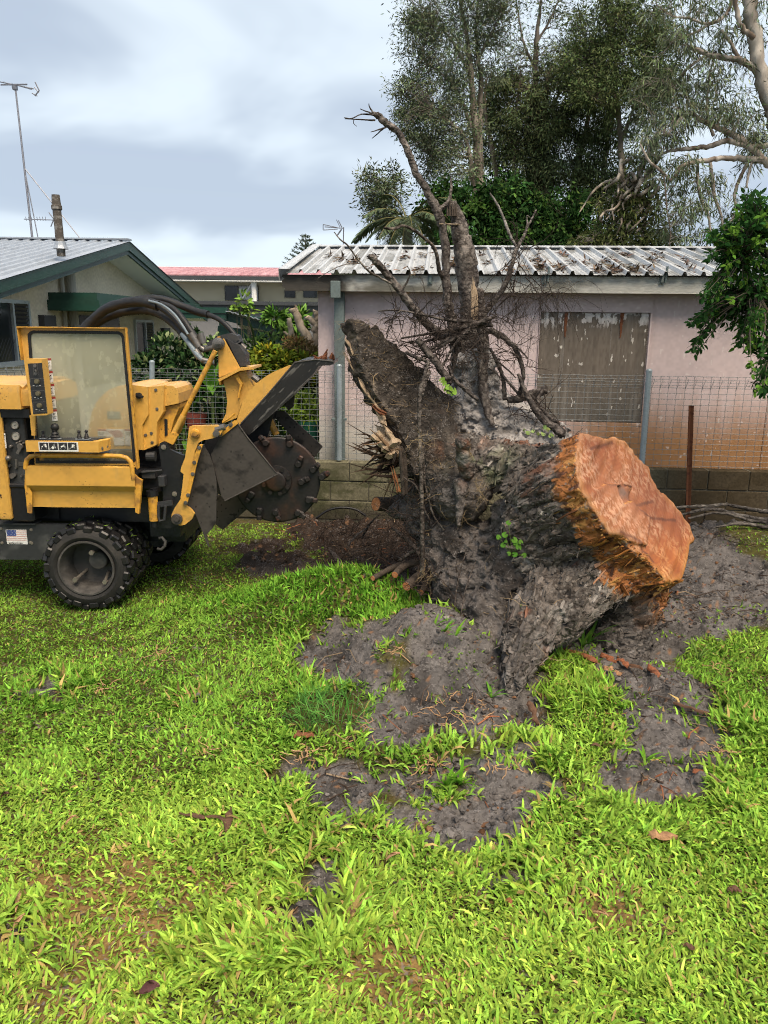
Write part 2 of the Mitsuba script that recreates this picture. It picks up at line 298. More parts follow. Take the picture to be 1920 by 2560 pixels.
# grass: broad buffalo blades, shorter on the mown lawn, long on the turned turf lip and at the sand's edge
def grass():
    r = np.random.default_rng(11)
    n = 380000
    y = 1.5 + 6.6*r.random(n)**1.15; x = (r.random(n)*2-1)*(0.58*y+0.70)
    keep = r.random(n) < np.clip(1.25 - 0.07*y, 0.5, 1.2)
    x, y = x[keep], y[keep]
    # tussock clumping
    cl = meshkit.fbm(np.stack([x, y, x*0], -1)*7, 3, 61)
    d = bare_d(x, y) + (meshkit.fbm(np.stack([x, y, x*0], -1)*6, 3, 2)-0.5)*0.22
    warm = np.clip(0.5-warm_d(x, y)/0.5, 0, 1)*np.clip((meshkit.fbm(np.stack([x, y, x*0], -1)*2.6, 3, 77)-0.47)*5, 0, 1)
    prob = np.clip((d+0.035+(meshkit.fbm(np.stack([x, y, x*0], -1)*11, 2, 19)-.5)*.22)/0.10, 0, 1)*(0.55+0.75*np.clip((cl-0.3)*3, 0, 1))*(1-0.72*warm)
    weak = shapely.contains_xy(shapely.union_all(ISLES[1:]).buffer(.03), x, y); prob = prob*np.where(weak, .36, 1)
    stray = (d < 0.02) & (cl > 0.585) & (y < 5.4)
    keep = (r.random(len(x)) < prob) | (stray & (r.random(len(x)) < 0.10))
    keep &= ~((y > 7.62)) & ~((x < -1.0) & (y > 7.5))
    x, y, d, warm = x[keep], y[keep], d[keep], warm[keep]; n = len(x)
    z = ground_height(x, y) - 0.006
    # lengths
    ds = sand_d(x, y); edge = np.exp(-np.abs(np.minimum(ds, d+9*(d > .12)))/0.22)*np.clip((4.9-y)/.5, 0.3, 1)*np.clip((meshkit.fbm(np.stack([x, y, x*0], -1)*3.1, 2, 91)-.30)*4, .25, 1.1); lip = np.exp(-0.5*(((x-LIP[0])/0.75)**2+((y-LIP[1]-0.1)/0.30)**2))
    L = (0.0245+0.0165*r.random(n))*(1+1.45*edge*(y < 5.6)+1.25*lip)*np.clip(1.25-0.085*y, 0.72, 1.12)*np.exp(r.normal(0, .22, n))
    isl = shapely.contains_xy(shapely.union_all(ISLES).buffer(0.05), x, y); L = np.where(isl, L*1.12, L)
    Wd = (0.0070+0.0042*r.random(n))*np.clip(0.85+0.06*y, 0.9, 1.25)*(1+.55*edge+.45*lip)
    fine = np.exp(-0.5*(((x-at_z(700*K, 1550*K)[0])/0.17)**2+((y-at_z(700*K, 1550*K)[1])/0.13)**2)) > 0.45
    Wd = np.where(fine, Wd*0.38, Wd); L = np.where(fine, L*1.6, L)
    lay = meshkit.noise(np.stack([x, y, x*0], -1)*3.3, 9)*2*np.pi*1.3
    az = np.where(r.random(n) < 0.55, lay+r.normal(0, 0.8, n), r.random(n)*2*np.pi)
    tilt = np.clip(r.normal(0.80, 0.28, n) - 0.22*lip + 0.1*(y < 3), 0.08, 1.25)                    # from upright
    h = np.stack([np.cos(az), np.sin(az), az*0], -1); up = A([0, 0, 1.0])
    side = np.stack([-np.sin(az), np.cos(az), az*0], -1)
    d0 = h*np.sin(tilt*0.55)[:, None] + up*np.cos(tilt*0.55)[:, None]
    d1 = h*np.sin(tilt*1.15)[:, None] + up*np.cos(tilt*1.15)[:, None]
    d2 = h*np.sin(np.minimum(tilt*1.75, 2.1))[:, None] + up*np.cos(np.minimum(tilt*1.75, 2.1))[:, None]
    tw = r.normal(0, 0.5, n)[:, None]; s = unit(side + tw*np.cross(side, d1))
    b = np.stack([x, y, z], -1); Lc, Wc = L[:, None], Wd[:, None]
    p1 = b + d0*Lc*0.34; p2 = p1 + d1*Lc*0.36; p3 = p2 + d2*Lc*0.30
    nrm = np.cross(s, d1)
    v = np.stack([b-s*Wc*0.30, b+s*Wc*0.30, p1-s*Wc*0.5+nrm*Wc*.12, p1+s*Wc*0.5+nrm*Wc*.12, p2-s*Wc*0.42+nrm*Wc*.1, p2+s*Wc*0.42+nrm*Wc*.1, p3, p1-nrm*Wc*.06], 1)
    kk = np.arange(n)[:, None]*8
    nr, fr = kk[y <= 3.6], kk[y > 3.6]                  # the far blades are built without their fold
    f = np.concatenate([nr+A([[0, 1, 7]]), nr+A([[0, 7, 2]]), nr+A([[1, 3, 7]]), nr+A([[2, 7, 4]]), nr+A([[7, 3, 5]]), nr+A([[7, 5, 4]]), nr+A([[4, 5, 6]]), fr+A([[0, 1, 2]]), fr+A([[1, 3, 2]]), fr+A([[2, 3, 6]])], 0)
    big = meshkit.fbm(np.stack([x, y, x*0], -1)*1.1, 3, 15)[:, None]
    base = A([0.172, 0.350, 0.046])*(1-big) + A([0.305, 0.475, 0.068])*big
    warmth = np.clip((3.6-y)/1.6, 0, 1)[:, None]
    base = base*(1-0.5*warmth) + A([0.375, 0.520, 0.080])*0.5*warmth
    base = np.where((lip > 0.4)[:, None], A([0.178, 0.370, 0.044]), base)
    base = np.where(fine[:, None], A([0.12, 0.30, 0.06]), base)*(1-.06*np.clip((y-3.2)/1.2, 0, 1))[:, None]
    col = base*np.exp(r.normal(-.03, 0.33, (n, 1)))*np.exp(r.normal(0, 0.07, (n, 3)))
    dry = r.random(n) < np.where(warm > 0.4, 0.11, 0.030) + 0.08*(edge*(d < 0.06))
    col[dry] = A([0.42, 0.30, 0.12])*np.exp(r.normal(0, 0.25, (dry.sum(), 1)))
    return tm(v.reshape(-1, 3), f), np.clip(np.repeat(col, 8, 0), 0.005, 0.9), n
gm, gc, ng = grass()
mat('grass_blade', {'type': 'principledthin', 'base_color': VC, 'roughness': 0.32, 'diff_trans': 0.55, 'spec_trans': 0.0, 'eta': 1.45})
k = thing('grass', 'bright green broad leaved lawn grass around the bare sand', 'grass', kind='stuff')
put(k, None, gm, 'grass_blade', smooth=True, color=gc)
print('grass blades', ng, 'ground tris', len(ground_mesh.faces))
# ---------------------------------------------------------------- shed, block wall, mesh fence
AZ = math.radians(3.8)
ST = A([math.cos(AZ), -math.sin(AZ), 0]); SN = A([math.sin(AZ), math.cos(AZ), 0]); SZ = A([0, 0, 1.0])
def S(s, d, z): return ST*s + SN*d + SZ*z                       # along the wall, away from the camera, up
def sz(px, py, d):
    w = at_plane(px, py, SN, SN*d); return float(w @ ST), float(w[2])
def sbox(s0, s1, d0, d1, z0, z1, bev=0.0):
    return obox(S((s0+s1)/2, (d0+d1)/2, (z0+z1)/2), ST, SN, SZ, abs(s1-s0), abs(d1-d0), abs(z1-z0), bev)
DW, DF, DB = 7.95, 7.66, 7.58                                  # shed wall, fence, front of the block wall
zb = sz(1200, 1159, DF)[1]                                     # top of the block wall
s_left = sz(796, 950, DW)[0]; s_right = 6.4
ze = sz(1000, 684, DW-0.26)[1]; zr = sz(1000, 619.5, DW+1.85)[1]
zfb = sz(1000, 729, DW-0.2)[1]

def _wall(p, n, uv):
    s = p.x*ST[0]+p.y*ST[1]; z = p.z
    g = fbm(s*1.3, z*0.8, 2.0, 4); f = noise(s*40, z*40, 3.0)
    low = smoothstep(1.48, 0.80, z+(g-0.5)*0.34+(fbm(s*16, z*0.7, 4.0, 3)-0.5)*0.30)*smoothstep(0.9, 1.7, s+(g-0.5)*0.4)
    c = mix((0.545, 0.450, 0.450), (0.495, 0.405, 0.405), g)
    c = mix(c, (0.30, 0.150, 0.055), low*0.95)
    dk = smoothstep(0.86, 0.42, z+(fbm(s*5, z*1.2, 9.0, 3)-0.5)*0.5)*smoothstep(1.6, 0.6, s)
    c = mix(c, (0.50, 0.49, 0.44), smoothstep(1.2, 0.8, z+(g-0.5)*0.3)*smoothstep(1.2, 0.4, s)*0.8)
    c = mix(c, (0.17, 0.17, 0.11), dk*0.55)
    st = smoothstep(0.62, 0.80, fbm(s*9, z*0.9, 5.0, 4)); c = mix(c, (0.30, 0.25, 0.24), st*0.25)
    sp = smoothstep(0.90, 0.93, noise(s*30, z*30, 7.0)); c = mix(c, (0.62, 0.58, 0.56), sp*0.5)
    return c*(0.94+0.12*f)
plain('shed_paint', proc(_wall), 0.75, spec=0.3)
def _board(p, n, uv):
    s = p.x*ST[0]+p.y*ST[1]; z = p.z
    gr = fbm(s*38, z*1.1, 1.0, 4); b = fbm(s*2.2, z*2.0, 4.0, 4)
    c = mix((0.100, 0.086, 0.072), (0.150, 0.128, 0.108), gr)
    c = mix(c, (0.105, 0.098, 0.086), smoothstep(1.55, 0.95, z+(b-0.5)*0.5)*0.85)
    e = smoothstep(0.0, 0.16, z-2.02+0.16*fbm(s*9, 0.0, 3.0, 3)+0.05*noise(s*60, z*6, 0.0))
    flake = smoothstep(0.50, 0.60, fbm(s*30, z*18, 8.0, 4)+0.22*(e-0.5))
    c = mix(c, (0.52, 0.50, 0.49), dr.clip(e*flake*1.5, 0, 1)*0.9)
    sp = smoothstep(0.77, 0.81, fbm(s*26, z*12, 12.0, 3)+0.05*smoothstep(0.16, 0.0, dr.abs(z-1.62))); c = mix(c, (0.52, 0.50, 0.47), sp*0.8)
    run = smoothstep(0.58, 0.80, fbm(s*24, z*0.9, 21.0, 3)); c = mix(c, (0.27, 0.26, 0.245), run*0.28)
    return c*(0.85+0.3*noise(s*70, z*25, 2.0))
plain('peeling_ply', proc(_board), 0.8, spec=0.2)
plain('rust', grime((0.14, 0.055, 0.028), (0.05, 0.02, 0.015), 30, .7, 150), 0.9, spec=0.2)
def _fascia(p, n, uv):
    s = p.x*ST[0]+p.y*ST[1]; z = p.z
    g = fbm(s*1.8, z*7, 3.0, 4); gr = fbm(s*3.0, z*90, 5.0, 3)
    c = mix((0.46, 0.46, 0.43), (0.33, 0.33, 0.305), gr)
    c = mix(c, (0.10, 0.095, 0.075), smoothstep(0.52, 0.74, g)*smoothstep(2.46, 2.30, z)*0.85)
    c = mix(c, (0.035, 0.03, 0.025), smoothstep(-0.72, -1.02, s+0.25*(fbm(s*14, z*14, 0.0, 3)-0.5))*0.92)
    return c*(0.85+0.3*noise(s*25, z*160, 0.0))
plain('grey_timber', proc(_fascia), 0.85, spec=0.15)
ROOF0 = sz(716, 690, DW-.26)[0]
def _roof(p, n, uv):
    s = p.x*ST[0]+p.y*ST[1]; d = p.x*SN[0]+p.y*SN[1]
    g = fbm(s*3, d*1.5, 1.0, 4); c = mix((0.52, 0.54, 0.555), (0.41, 0.42, 0.425), g)
    u = (s-ROOF0)/0.1725; u = u-dr.floor(u); c = mix(c, (0.15, 0.145, 0.125), smoothstep(0.02, 0.1, u)*smoothstep(0.72, 0.64, u)*(0.15+0.6*smoothstep(0.45, 0.68, fbm(s*7, d*2.5, 3.0, 3))))
    c = mix(c, (0.16, 0.15, 0.12), smoothstep(0.52, 0.75, fbm(s*14, d*2.0, 6.0, 3))*0.5*smoothstep(0.5, 1.2, s+g))
    return c*(0.92+0.16*noise(s*60, d*8, 0.0))
plain('zinc_roof', proc(_roof), 0.42, metal=0.25)
plain('galvanised', grime((0.30, 0.36, 0.39), (0.20, 0.22, 0.22), 8, .5, 80), 0.5, metal=0.35)
plain('post_paint', grime((0.115, 0.150, 0.150), (0.06, 0.07, 0.065), 10, .6, 60, streak=.3), 0.7)
plain('wire', grime((0.17, 0.19, 0.20), (0.10, 0.09, 0.08), 6, .5, 60), 0.5, metal=0.3)

shed = thing('garden_shed', 'low pink fibro shed with ribbed zinc roof and boarded window', 'shed')
edges = [s_left] + [sz(x, 950, DW)[0] for x in (1073, 1349, 1629)] ; edges += [edges[-1]+1.15, edges[-1]+2.3, edges[-1]+3.4]
b = [sz(1341, 1054, DW), sz(1602, 1057, DW), sz(1346, 778, DW), sz(1626, 783, DW)]
ws0, ws1 = (b[0][0]+b[2][0])/2, (b[1][0]+b[3][0])/2; wz0, wz1 = (b[0][1]+b[1][1])/2, (b[2][1]+b[3][1])/2
edges[2], edges[3] = ws0-0.008, ws1+0.02
ztop = ze-0.02
for q, (e0, e1) in enumerate(zip(edges[:-1], edges[1:])):
    e0, e1 = e0+0.003, e1-0.003
    if q == 2:
        P = shapely.box(e0, zb-0.1, e1, ztop).difference(shapely.box(ws0, wz0, ws1, wz1))
        m = plate_w(P, SN*DW, ST, SZ, 0.02); m.vertices -= SN*0.0; 
        put(shed, 'wall_panel', m, 'shed_paint')
    else: put(shed, 'wall_panel', sbox(e0, e1, DW, DW+0.02, zb-0.1, ztop), 'shed_paint')
put(shed, 'wall_frame', cat([sbox(s_left+.004, edges[-1], DW+0.035, DW+0.06, zb-0.1, ztop), sbox(s_left, s_left+0.05, DW+.021, DW+3.7, zb-0.1, ztop), sbox(edges[-1]-.05, edges[-1], DW+.061, DW+3.7, zb-.1, ztop), sbox(s_left+.051, edges[-1]-.051, DW+3.65, DW+3.7, zb-.1, ztop)]), 'shed_paint')
wb = put(shed, 'window_board', sbox(ws0+.008, ws1-.010, DW+0.004, DW+0.024, wz0+.006, wz1-.006), 'peeling_ply', label='boarded window of bare plywood with peeling white paint')
for x in (1416, 1556):
    s_, z_ = sz(x, 783, DW-0.01)
    r_ = np.random.default_rng(x); zz = np.linspace(wz1-0.005, wz1-0.005-0.235, 9); w_ = np.interp(np.arange(9), [0, 3, 8], [0.017, 0.014, 0.006])
    pts = [(s_-w+r_.normal(0, .0015), z) for w, z in zip(w_, zz)] + [(s_+w+r_.normal(0, .0015), z) for w, z in zip(w_[::-1], zz[::-1])]
    put(shed, 'strap_hinge', plate_w(Polygon(pts), SN*(DW-0.004), ST, SZ, 0.005), 'rust')
# fascia, post, brackets
fs0 = sz(704, 705, DW-0.2)[0]
r_ = np.random.default_rng(3)
pts = [(fs0+0.012*abs(r_.normal()), z) for z in np.linspace(zfb, ze-0.012, 9)] + [(s_right, ze-0.012), (s_right, zfb)]
put(shed, 'fascia_board', plate_w(Polygon(pts), SN*(DW-0.2+0.035), ST, SZ, 0.035), 'grey_timber', label='weathered grey fascia board, rotten black at its end')
zp = sz(846, 743, DW-.24)[1]
put(shed, 'wall_post', sbox(sz(836, 900, DW-.1)[0], sz(860, 900, DW-.1)[0], DW-0.11, DW-0.003, zb-0.1, zfb-0.0, 0.004), 'post_paint')
put(shed, 'bracket', sbox(sz(826, 720, DW-.25)[0], sz(850, 720, DW-.25)[0], DW-0.25, DW-0.203, sz(838, 745, DW-.25)[1], sz(838, 702, DW-.25)[1], .004), 'post_paint')
for x, st in ((1075, 0), (1361, 1), (1655, 1)):
    s_, z_ = sz(x, 698, DW-.22); ms = [sbox(s_-.022, s_+.022, DW-.215, DW-.2025, z_-.045, z_+.035)]
    ms.append(beam(S(s_, DW-.225, z_-.03), S(s_+0.01, DW-.225, z_+.05), .018, .02))
    if st: ms.append(beam(S(s_+.03, DW-.225, z_-.03), S(s_+.036, DW-.24, z_+.115), .014, .02))
    put(shed, 'bracket', cat(ms), 'post_paint')
# roof sheets: ribs down the slope
slope = unit(S(0, DW+1.85, zr)-S(0, DW-0.26, ze)); slen = np.linalg.norm(S(0, DW+1.85, zr)-S(0, DW-0.26, ze)); sup = unit(np.cross(ST, slope))
pitch, nrib = 0.1725, 4
def sheet(s0):
    prof = []
    for r in range(nrib):
        o = r*pitch; prof += [(o, 0), (o+.040, 0), (o+.043, .004), (o+.050, .004), (o+.053, 0), (o+.078, 0), (o+.081, .004), (o+.088, .004), (o+.091, 0), (o+.118, 0), (o+.131, .036), (o+.153, .036), (o+pitch-.004, 0.001)]
    prof = A(prof+[(nrib*pitch+.002, 0.0012)]); n = len(prof)
    rows = [0, slen*.33, slen*.66, slen]
    v = A([S(s0+p[0], DW-0.26, ze)+slope*t+sup*p[1] for t in rows for p in prof] + [S(s0+p[0], DW-0.26, ze)+slope*t+sup*(p[1]-.0025) for t in rows for p in prof])
    f = []
    N = n*len(rows)
    for r in range(len(rows)-1):
        for c in range(n-1):
            a = r*n+c; f += [[a, a+1, a+n+1], [a, a+n+1, a+n], [N+a, N+a+n+1, N+a+1], [N+a, N+a+n, N+a+n+1]]
    for c in range(n-1): f += [[c, N+c, N+c+1], [c, N+c+1, c+1]]
    return tm(v, f)
rs0 = sz(716, 690, DW-.26)[0]
for q in range(10):
    put(shed, 'roof_sheet', sheet(rs0+q*nrib*pitch), 'zinc_roof')
rs1 = rs0+10*nrib*pitch
b0, b1 = S(rs0-.02, DW-.27, ze), S(rs0-.02, DW+1.85, zr)
put(shed, 'barge_flashing', cat([beam(b0+sup*.036, b1+sup*.036, .11, .003, up=sup), beam(b0-ST*.053-sup*.02, b1-ST*.053-sup*.02, .003, .11, up=sup)]), 'zinc_roof')
put(shed, 'ridge_cap', cat([obox(S((rs0+rs1)/2, DW+1.76, zr)+sup*.030-SZ*.016, ST, slope, sup, rs1-rs0, .17, .003), sbox(rs0, rs1, DW+1.845, DW+1.857, zr-.08, zr+.02)]), 'zinc_roof')
put(shed, 'back_roof', obox(S((rs0+rs1)/2, DW+2.75, zr-.19), ST, unit(A(SN)*1.0-SZ*.21), unit(np.cross(ST, unit(A(SN)*1.0-SZ*.21))), rs1-rs0, 1.85, .02), 'zinc_roof')
# leaf litter on the roof
def litter():
    r = np.random.default_rng(5); cs = []
    for x, y, n, rx in ((815, 645, 35, 12), (850, 655, 70, 20), (890, 660, 110, 25), (930, 650, 40, 14), (960, 672, 90, 24), (1010, 650, 60, 20), (1050, 678, 80, 30), (1068, 645, 45, 10), (1135, 668, 160, 22), (1210, 640, 60, 18),
                        (1265, 678, 60, 24), (1222, 662, 50, 10), (1345, 672, 220, 40), (1385, 674, 90, 20), (1432, 640, 60, 18), (1450, 661, 70, 20), (1482, 678, 110, 26), (1530, 657, 90, 22), (1522, 676, 190, 32), (1570, 677, 130, 26),
                        (1600, 640, 70, 24), (1650, 652, 60, 22), (1695, 676, 40, 18), (1745, 655, 60, 26), (1690, 640, 50, 22), (1580, 640, 30, 20), (1340, 655, 60, 22)):
        s0, _ = sz(x, y, DW+.5); yy = np.interp(y, [620, 684], [slen*.98, 0.02])
        ss = s0+r.normal(0, rx/480, n); n_ = int(n*.62); ss, n = ss[:n_], n_; tt = np.clip(yy+r.normal(0, .10, n), 0.0, slen-.05)
        u = ((ss-rs0) % pitch); onrib = (u > .112) & (u < .170)
        ss = np.where(onrib, ss-.06, ss)
        cs.append(S(0, DW-.26, ze) + ST[None]*ss[:, None] + slope[None]*tt[:, None] + sup[None]*(0.006+.016*np.abs(r.normal(size=n)))[:, None])
    c = np.vstack(cs); n = len(c); d = unit(rdir(n, r)*A([1, 1, .25])); nn = unit(sup+0.5*rdir(n, r))
    return quads(c, d, nn, r.uniform(.05, .12, n), r.uniform(.012, .03, n), vary((0.10, 0.072, 0.052), n, .4, .07, r))
m, c = litter(); k = thing('fallen_leaves', 'brown fallen leaves and twigs caught between the roof ribs', 'leaf litter', kind='stuff'); put(k, None, m, 'vertex_matte', color=c)

# retaining wall of concrete blocks
def _block(p, n, uv):
    s = p.x*ST[0]+p.y*ST[1]; z = p.z
    one = cell_rand(dr.floor(s/0.39+0.5*dr.floor(z/0.163)), dr.floor(z/0.163), 5)
    g = fbm(s*3, z*5, 2.0, 4); f = noise(s*90, z*90, p.x*3)
    c = mix((0.20, 0.185, 0.125), (0.115, 0.108, 0.070), g+0.5*(one-0.5))
    c = mix(c, (0.050, 0.055, 0.026), smoothstep(0.45, 0.70, fbm(s*6, z*10, 8.0, 4))*0.75)
    c = mix(c, (0.052, 0.038, 0.025), smoothstep(1.7, 2.5, s)*0.85)
    c = mix(c, (0.04, 0.035, 0.028), smoothstep(0.20, 0.02, z+(g-.5)*.15)*0.7)
    return c*(0.7+0.6*f)
mat('block_concrete', {'type': 'twosided', 'bsdf': {'type': 'diffuse', 'reflectance': proc(_block)}})
plain('mortar', grime((0.10, 0.095, 0.075), (0.04, 0.04, 0.03), 20, .6, 120), 0.95, spec=.1)
bw = thing('retaining_wall', 'low mossy concrete block wall carrying the mesh fence', 'wall')
bh = zb/3.0; bl = 0.392
put(bw, 'mortar_bed', sbox(-6.5, s_right, DB+.012, DB+.14, -0.2, zb-.006), 'mortar')
r_ = np.random.default_rng(9)
blk = [box(-.1925, .1925, -.07, .07, -bh/2+.005, bh/2-.005, .006)]
bd = mikit.ply(blk[0], 'block_concrete')
for c in range(3):
    for q in range(-17, 17):
        s_ = q*bl + (0.5*bl if c % 2 else 0) + .12
        if s_ < -6.4 or s_ > s_right-.1: continue
        key = key_for(bw+'__block'); o = S(s_, DB+.07+r_.normal(0, .003), bh*(c+.5))
        scene[key] = {**bd, 'to_world': T().translate(o.tolist()).rotate([0, 0, 1], -math.degrees(AZ)+r_.normal(0, .25))}

# welded mesh fence on the wall
zt = sz(1340, 936, DF)[1]
fence = thing('mesh_fence', 'galvanised wire mesh fence with rolled top on the block wall', 'fence')
hz = np.linspace(zb+.02, zt, 17)
for z in hz: put(fence, 'wire', rod(S(-6.2, DF, z), S(s_right, DF, z), .0021, 4), 'wire')
for z, d in ((zt-.030, -.042), (zt-.085, -.012)): put(fence, 'wire', rod(S(-6.2, DF+d, z), S(s_right, DF+d, z), .0021, 4), 'wire')
vw = mikit.ply(tube(A([[0, 0, zb], [0, 0, zt], [0.012, -.042, zt-.03], [0.006, -.012, zt-.085], [0, 0, zt-.12]]), .0021, 4), 'wire')
for q in range(158):
    s_ = -6.2+q*.0795
    scene[key_for(fence+'__wire')] = {**vw, 'to_world': T().translate(S(s_, DF+.004, 0).tolist()).rotate([0, 0, 1], -math.degrees(AZ))}
def fpost(x0, y0, x1, y1, r=.026):
    a, c = sz(x0, y0, DF-.05), sz(x1, y1, DF-.05); p, q = S(a[0], DF-.05, a[1]), S(c[0], DF-.05, c[1])
    put(fence, 'post', cat([rod(q, p, r, 14), lathe([(r+.002, -.012), (r+.002, .004), (r*.7, .016), (0.001, .02)], p, (0, 0, 1), 14)]), 'galvanised')
fpost(848, 915, 848, 1150); fpost(1623, 927, 1604, 1160, .028); fpost(380, 905, 381, 1140)
for z in (.62, .63): pass
for dx in (-.06, .06):
    s_, z_ = sz(848+dx*240, 1048, DF-.05); put(fence, 'clamp', sbox(s_-.018, s_+.018, DF-.07, DF-.03, z_-.012, z_+.012, .003), 'post_paint')
sp = thing('star_picket', 'brown rusty star picket standing before the orange stained wall', 'fence post')
p1 = at_plane(1727, 1014, SN, SN*7.42); p0 = at_plane(1724, 1288, SN, SN*7.42); p0[2] = -0.1
ms = []
for a in (90, 210, 330):
    e = A([math.cos(math.radians(a)), math.sin(math.radians(a)), 0]); ms.append(beam((p0+p1)/2+(p0-p1)/2+e*.014, p1+e*.014, .005, .028, up=e))
put(sp, None, cat(ms), 'rust')
# ---------------------------------------------------------------- houses behind
plain('cream_render', grime((0.60, 0.53, 0.405), (0.48, 0.42, 0.31), 1.5, .6, 30), 0.85, spec=.2)
plain('green_paint', grime((0.010, 0.050, 0.036), (0.016, 0.040, 0.03), 4, .5, 30), 0.45)
plain('green_paint_pale', grime((0.030, 0.062, 0.060), (0.022, 0.045, 0.042), 4, .5, 30), 0.5)
plain('white_soffit', (0.80, 0.80, 0.78), 0.7)
plain('pale_roof', grime((0.33, 0.365, 0.41), (0.24, 0.26, 0.29), 2, .5, 20), 0.4, metal=.3)
plain('dark_pane', (0.012, 0.014, 0.018), 0.12)
plain('alu', (0.42, 0.46, 0.48), 0.4, metal=.4)
plain('flue', grime((0.075, 0.065, 0.055), (0.30, 0.29, 0.27), 16, .7, 70, speck=.8), 0.9)
plain('pipe_cream', (0.36, 0.34, 0.29), 0.6)
plain('antenna_metal', (0.17, 0.18, 0.21), 0.45, metal=.4)
plain('dark_box', (0.035, 0.035, 0.04), 0.5)
XB = -4.65
ap = at_x(322, 605, XB); sl = math.tan(math.radians(10.6)); yA, zA = ap[1], ap[2]
yn, yf = yA-6.2, yA+6.2; zn = zA-6.2*sl; zw = -0.0
hs = thing('gable_house', 'cream house with green gable trim and pale metal roof', 'house')
XW = XB-0.55
put(hs, 'wall', plate_w(Polygon([(yn+.5, zw), (yf-.5, zw), (yf-.5, zA-.1-5.7*sl), (yA, zA-.1), (yn+.5, zA-.1-5.7*sl)]), (XW-.15, 0, 0), (0, 1, 0), (0, 0, 1), .15), 'cream_render')
put(hs, 'side_wall', box(-16, XW-.16, yn+.5, yn+.65, zw, zn-.0), 'cream_render')
for sgn in (-1, 1):
    dirv = unit(A([0, sgn, -sl])); e = unit(np.cross(dirv, (1, 0, 0))); e = e if e[2] > 0 else -e
    L = 6.2/math.cos(math.atan(sl)); P = A([XB, yA, zA])
    put(hs, 'barge_board', obox(P+dirv*L/2-e*.070+A([-.02, 0, 0]), (1, 0, 0), dirv, e, .04, L, .14), 'green_paint')
    put(hs, 'lower_barge_board', obox(P+dirv*L/2-e*.176+A([-.045, 0, 0]), (1, 0, 0), dirv, e, .035, L, .07), 'green_paint_pale')
    put(hs, 'soffit', obox(P+dirv*L/2-e*.20+A([-.32, 0, 0]), (1, 0, 0), dirv, e, .50, L, .012), 'white_soffit')
    ms = []
    for q in range(5):
        w = 2.2; x0 = XB+.02-q*w
        prof = []
        for r in range(11): o = -r*.2; prof += [(o, 0), (o-.14, 0), (o-.16, .028), (o-.185, .028), (o-.2, 0)]
        prof = A(prof); n = len(prof); rows = (0, L)
        v = A([P+A([x0-XB+p[0], 0, 0])+dirv*t+e*(p[1]+.012) for t in rows for p in prof]); f = []
        for c in range(n-1): f += [[c, c+1, n+c+1], [c, n+c+1, n+c]]
        m = tm(v, f); put(hs, 'roof_sheet', m, 'pale_roof')
put(hs, 'ridge_cap', cat([box(-15.6, XB+.02, yA-.12, yA, zA+.03, zA+.055), box(-15.6, XB+.02, yA+.001, yA+.12, zA+.03, zA+.055)]), 'pale_roof')
def hw(px, py): w = at_x(px, py, XW); return w[1], w[2]
def hrect(x0, y0, x1, y1, d0, d1):
    a, b = hw(x0, (y0+y1)/2), hw(x1, (y0+y1)/2); c, d = hw((x0+x1)/2, y0), hw((x0+x1)/2, y1)
    return box(XW+d0, XW+d1, a[0], b[0], d[1], c[1])
def hwindow(x0, y0, x1, y1, split, louvre=True):
    (ya, _), (yb, _) = hw(x0, (y0+y1)/2), hw(x1, (y0+y1)/2); z1, z0 = hw((x0+x1)/2, y0)[1], hw((x0+x1)/2, y1)[1]; ys = ya+(yb-ya)*split
    w = put(hs, 'window', cat([box(XW+.002, XW+.05, a, b, c, d) for a, b, c, d in ((ya-.05, ya, z0, z1), (yb, yb+.05, z0, z1), (ya-.05, yb+.05, z1, z1+.05), (ya-.1, yb+.1, z0-.07, z0), (ys-.025, ys+.025, z0, z1))]), 'alu')
    put(w, 'pane', box(XW+.003, XW+.012, ya, ys-.025, z0, z1), 'dark_pane'); put(w, 'pane', box(XW+.003, XW+.010, ys+.025, yb, z0, z1), 'dark_pane')
    if louvre:
        for q in range(14): 
            z = z0+(q+.5)*(z1-z0)/14; put(w, 'louvre', obox((XW+.03, (ys+yb)/2, z), (0, 1, 0), unit(A([.6, 0, 1])), unit(np.cross((0, 1, 0), unit(A([.6, 0, 1])))), yb-ys-.06, .07, .004), 'dark_box')
    return w
w = hwindow(-60, 757, 69, 905, .68)
put(w, 'security_grille', cat([rod((XW+.035, y, hw(0, 900)[1]), (XW+.035, y+.28, hw(0, 900)[1]+.28), .004, 4) for y in np.arange(hw(-60, 850)[0], hw(10, 850)[0], .09)]), 'dark_box')
hwindow(338, 806, 380, 900, .55)
put(hs, 'meter_box', hrect(96, 788, 126, 815, .002, .09), 'dark_box'); put(hs, 'meter_box', hrect(402, 820, 417, 858, .002, .09), 'dark_box')
a, b_, c_ = hw(119, 727), hw(302, 760), hw(119, 764)
put(hs, 'door', hrect(200, 790, 300, 960, .003, .03), 'dark_pane')
aw = put(hs, 'awning', box(XW+.002, XW+.75, a[0], hw(420, 760)[0], a[1]-.13, a[1]-.02), 'green_paint')
put(aw, 'gutter', box(XW+.002, XW+.80, a[0]-.06, hw(420, 760)[0], a[1]-.29, a[1]-.131), 'green_paint')
fl = thing('flue_pipe', 'weathered dark flue pipe rising through the green trimmed roof', 'chimney')
XF = XB-.02; yF = at_x(150, 612, XF)[1]; zt0 = at_y(139, 487, yF)[2]; zc = at_y(139, 514, yF)[2]; zr0 = at_y(150, 604, yF)[2]
xF = at_y(146, 550, yF)[0]
put(fl, 'cowl', lathe([(.01, zt0), (.054, zt0), (.062, zc+.01), (.072, zc), (.072, zc-.05), (.062, zc-.06)], (xF-.01, yF, 0), (0, 0, 1), 16), 'flue')
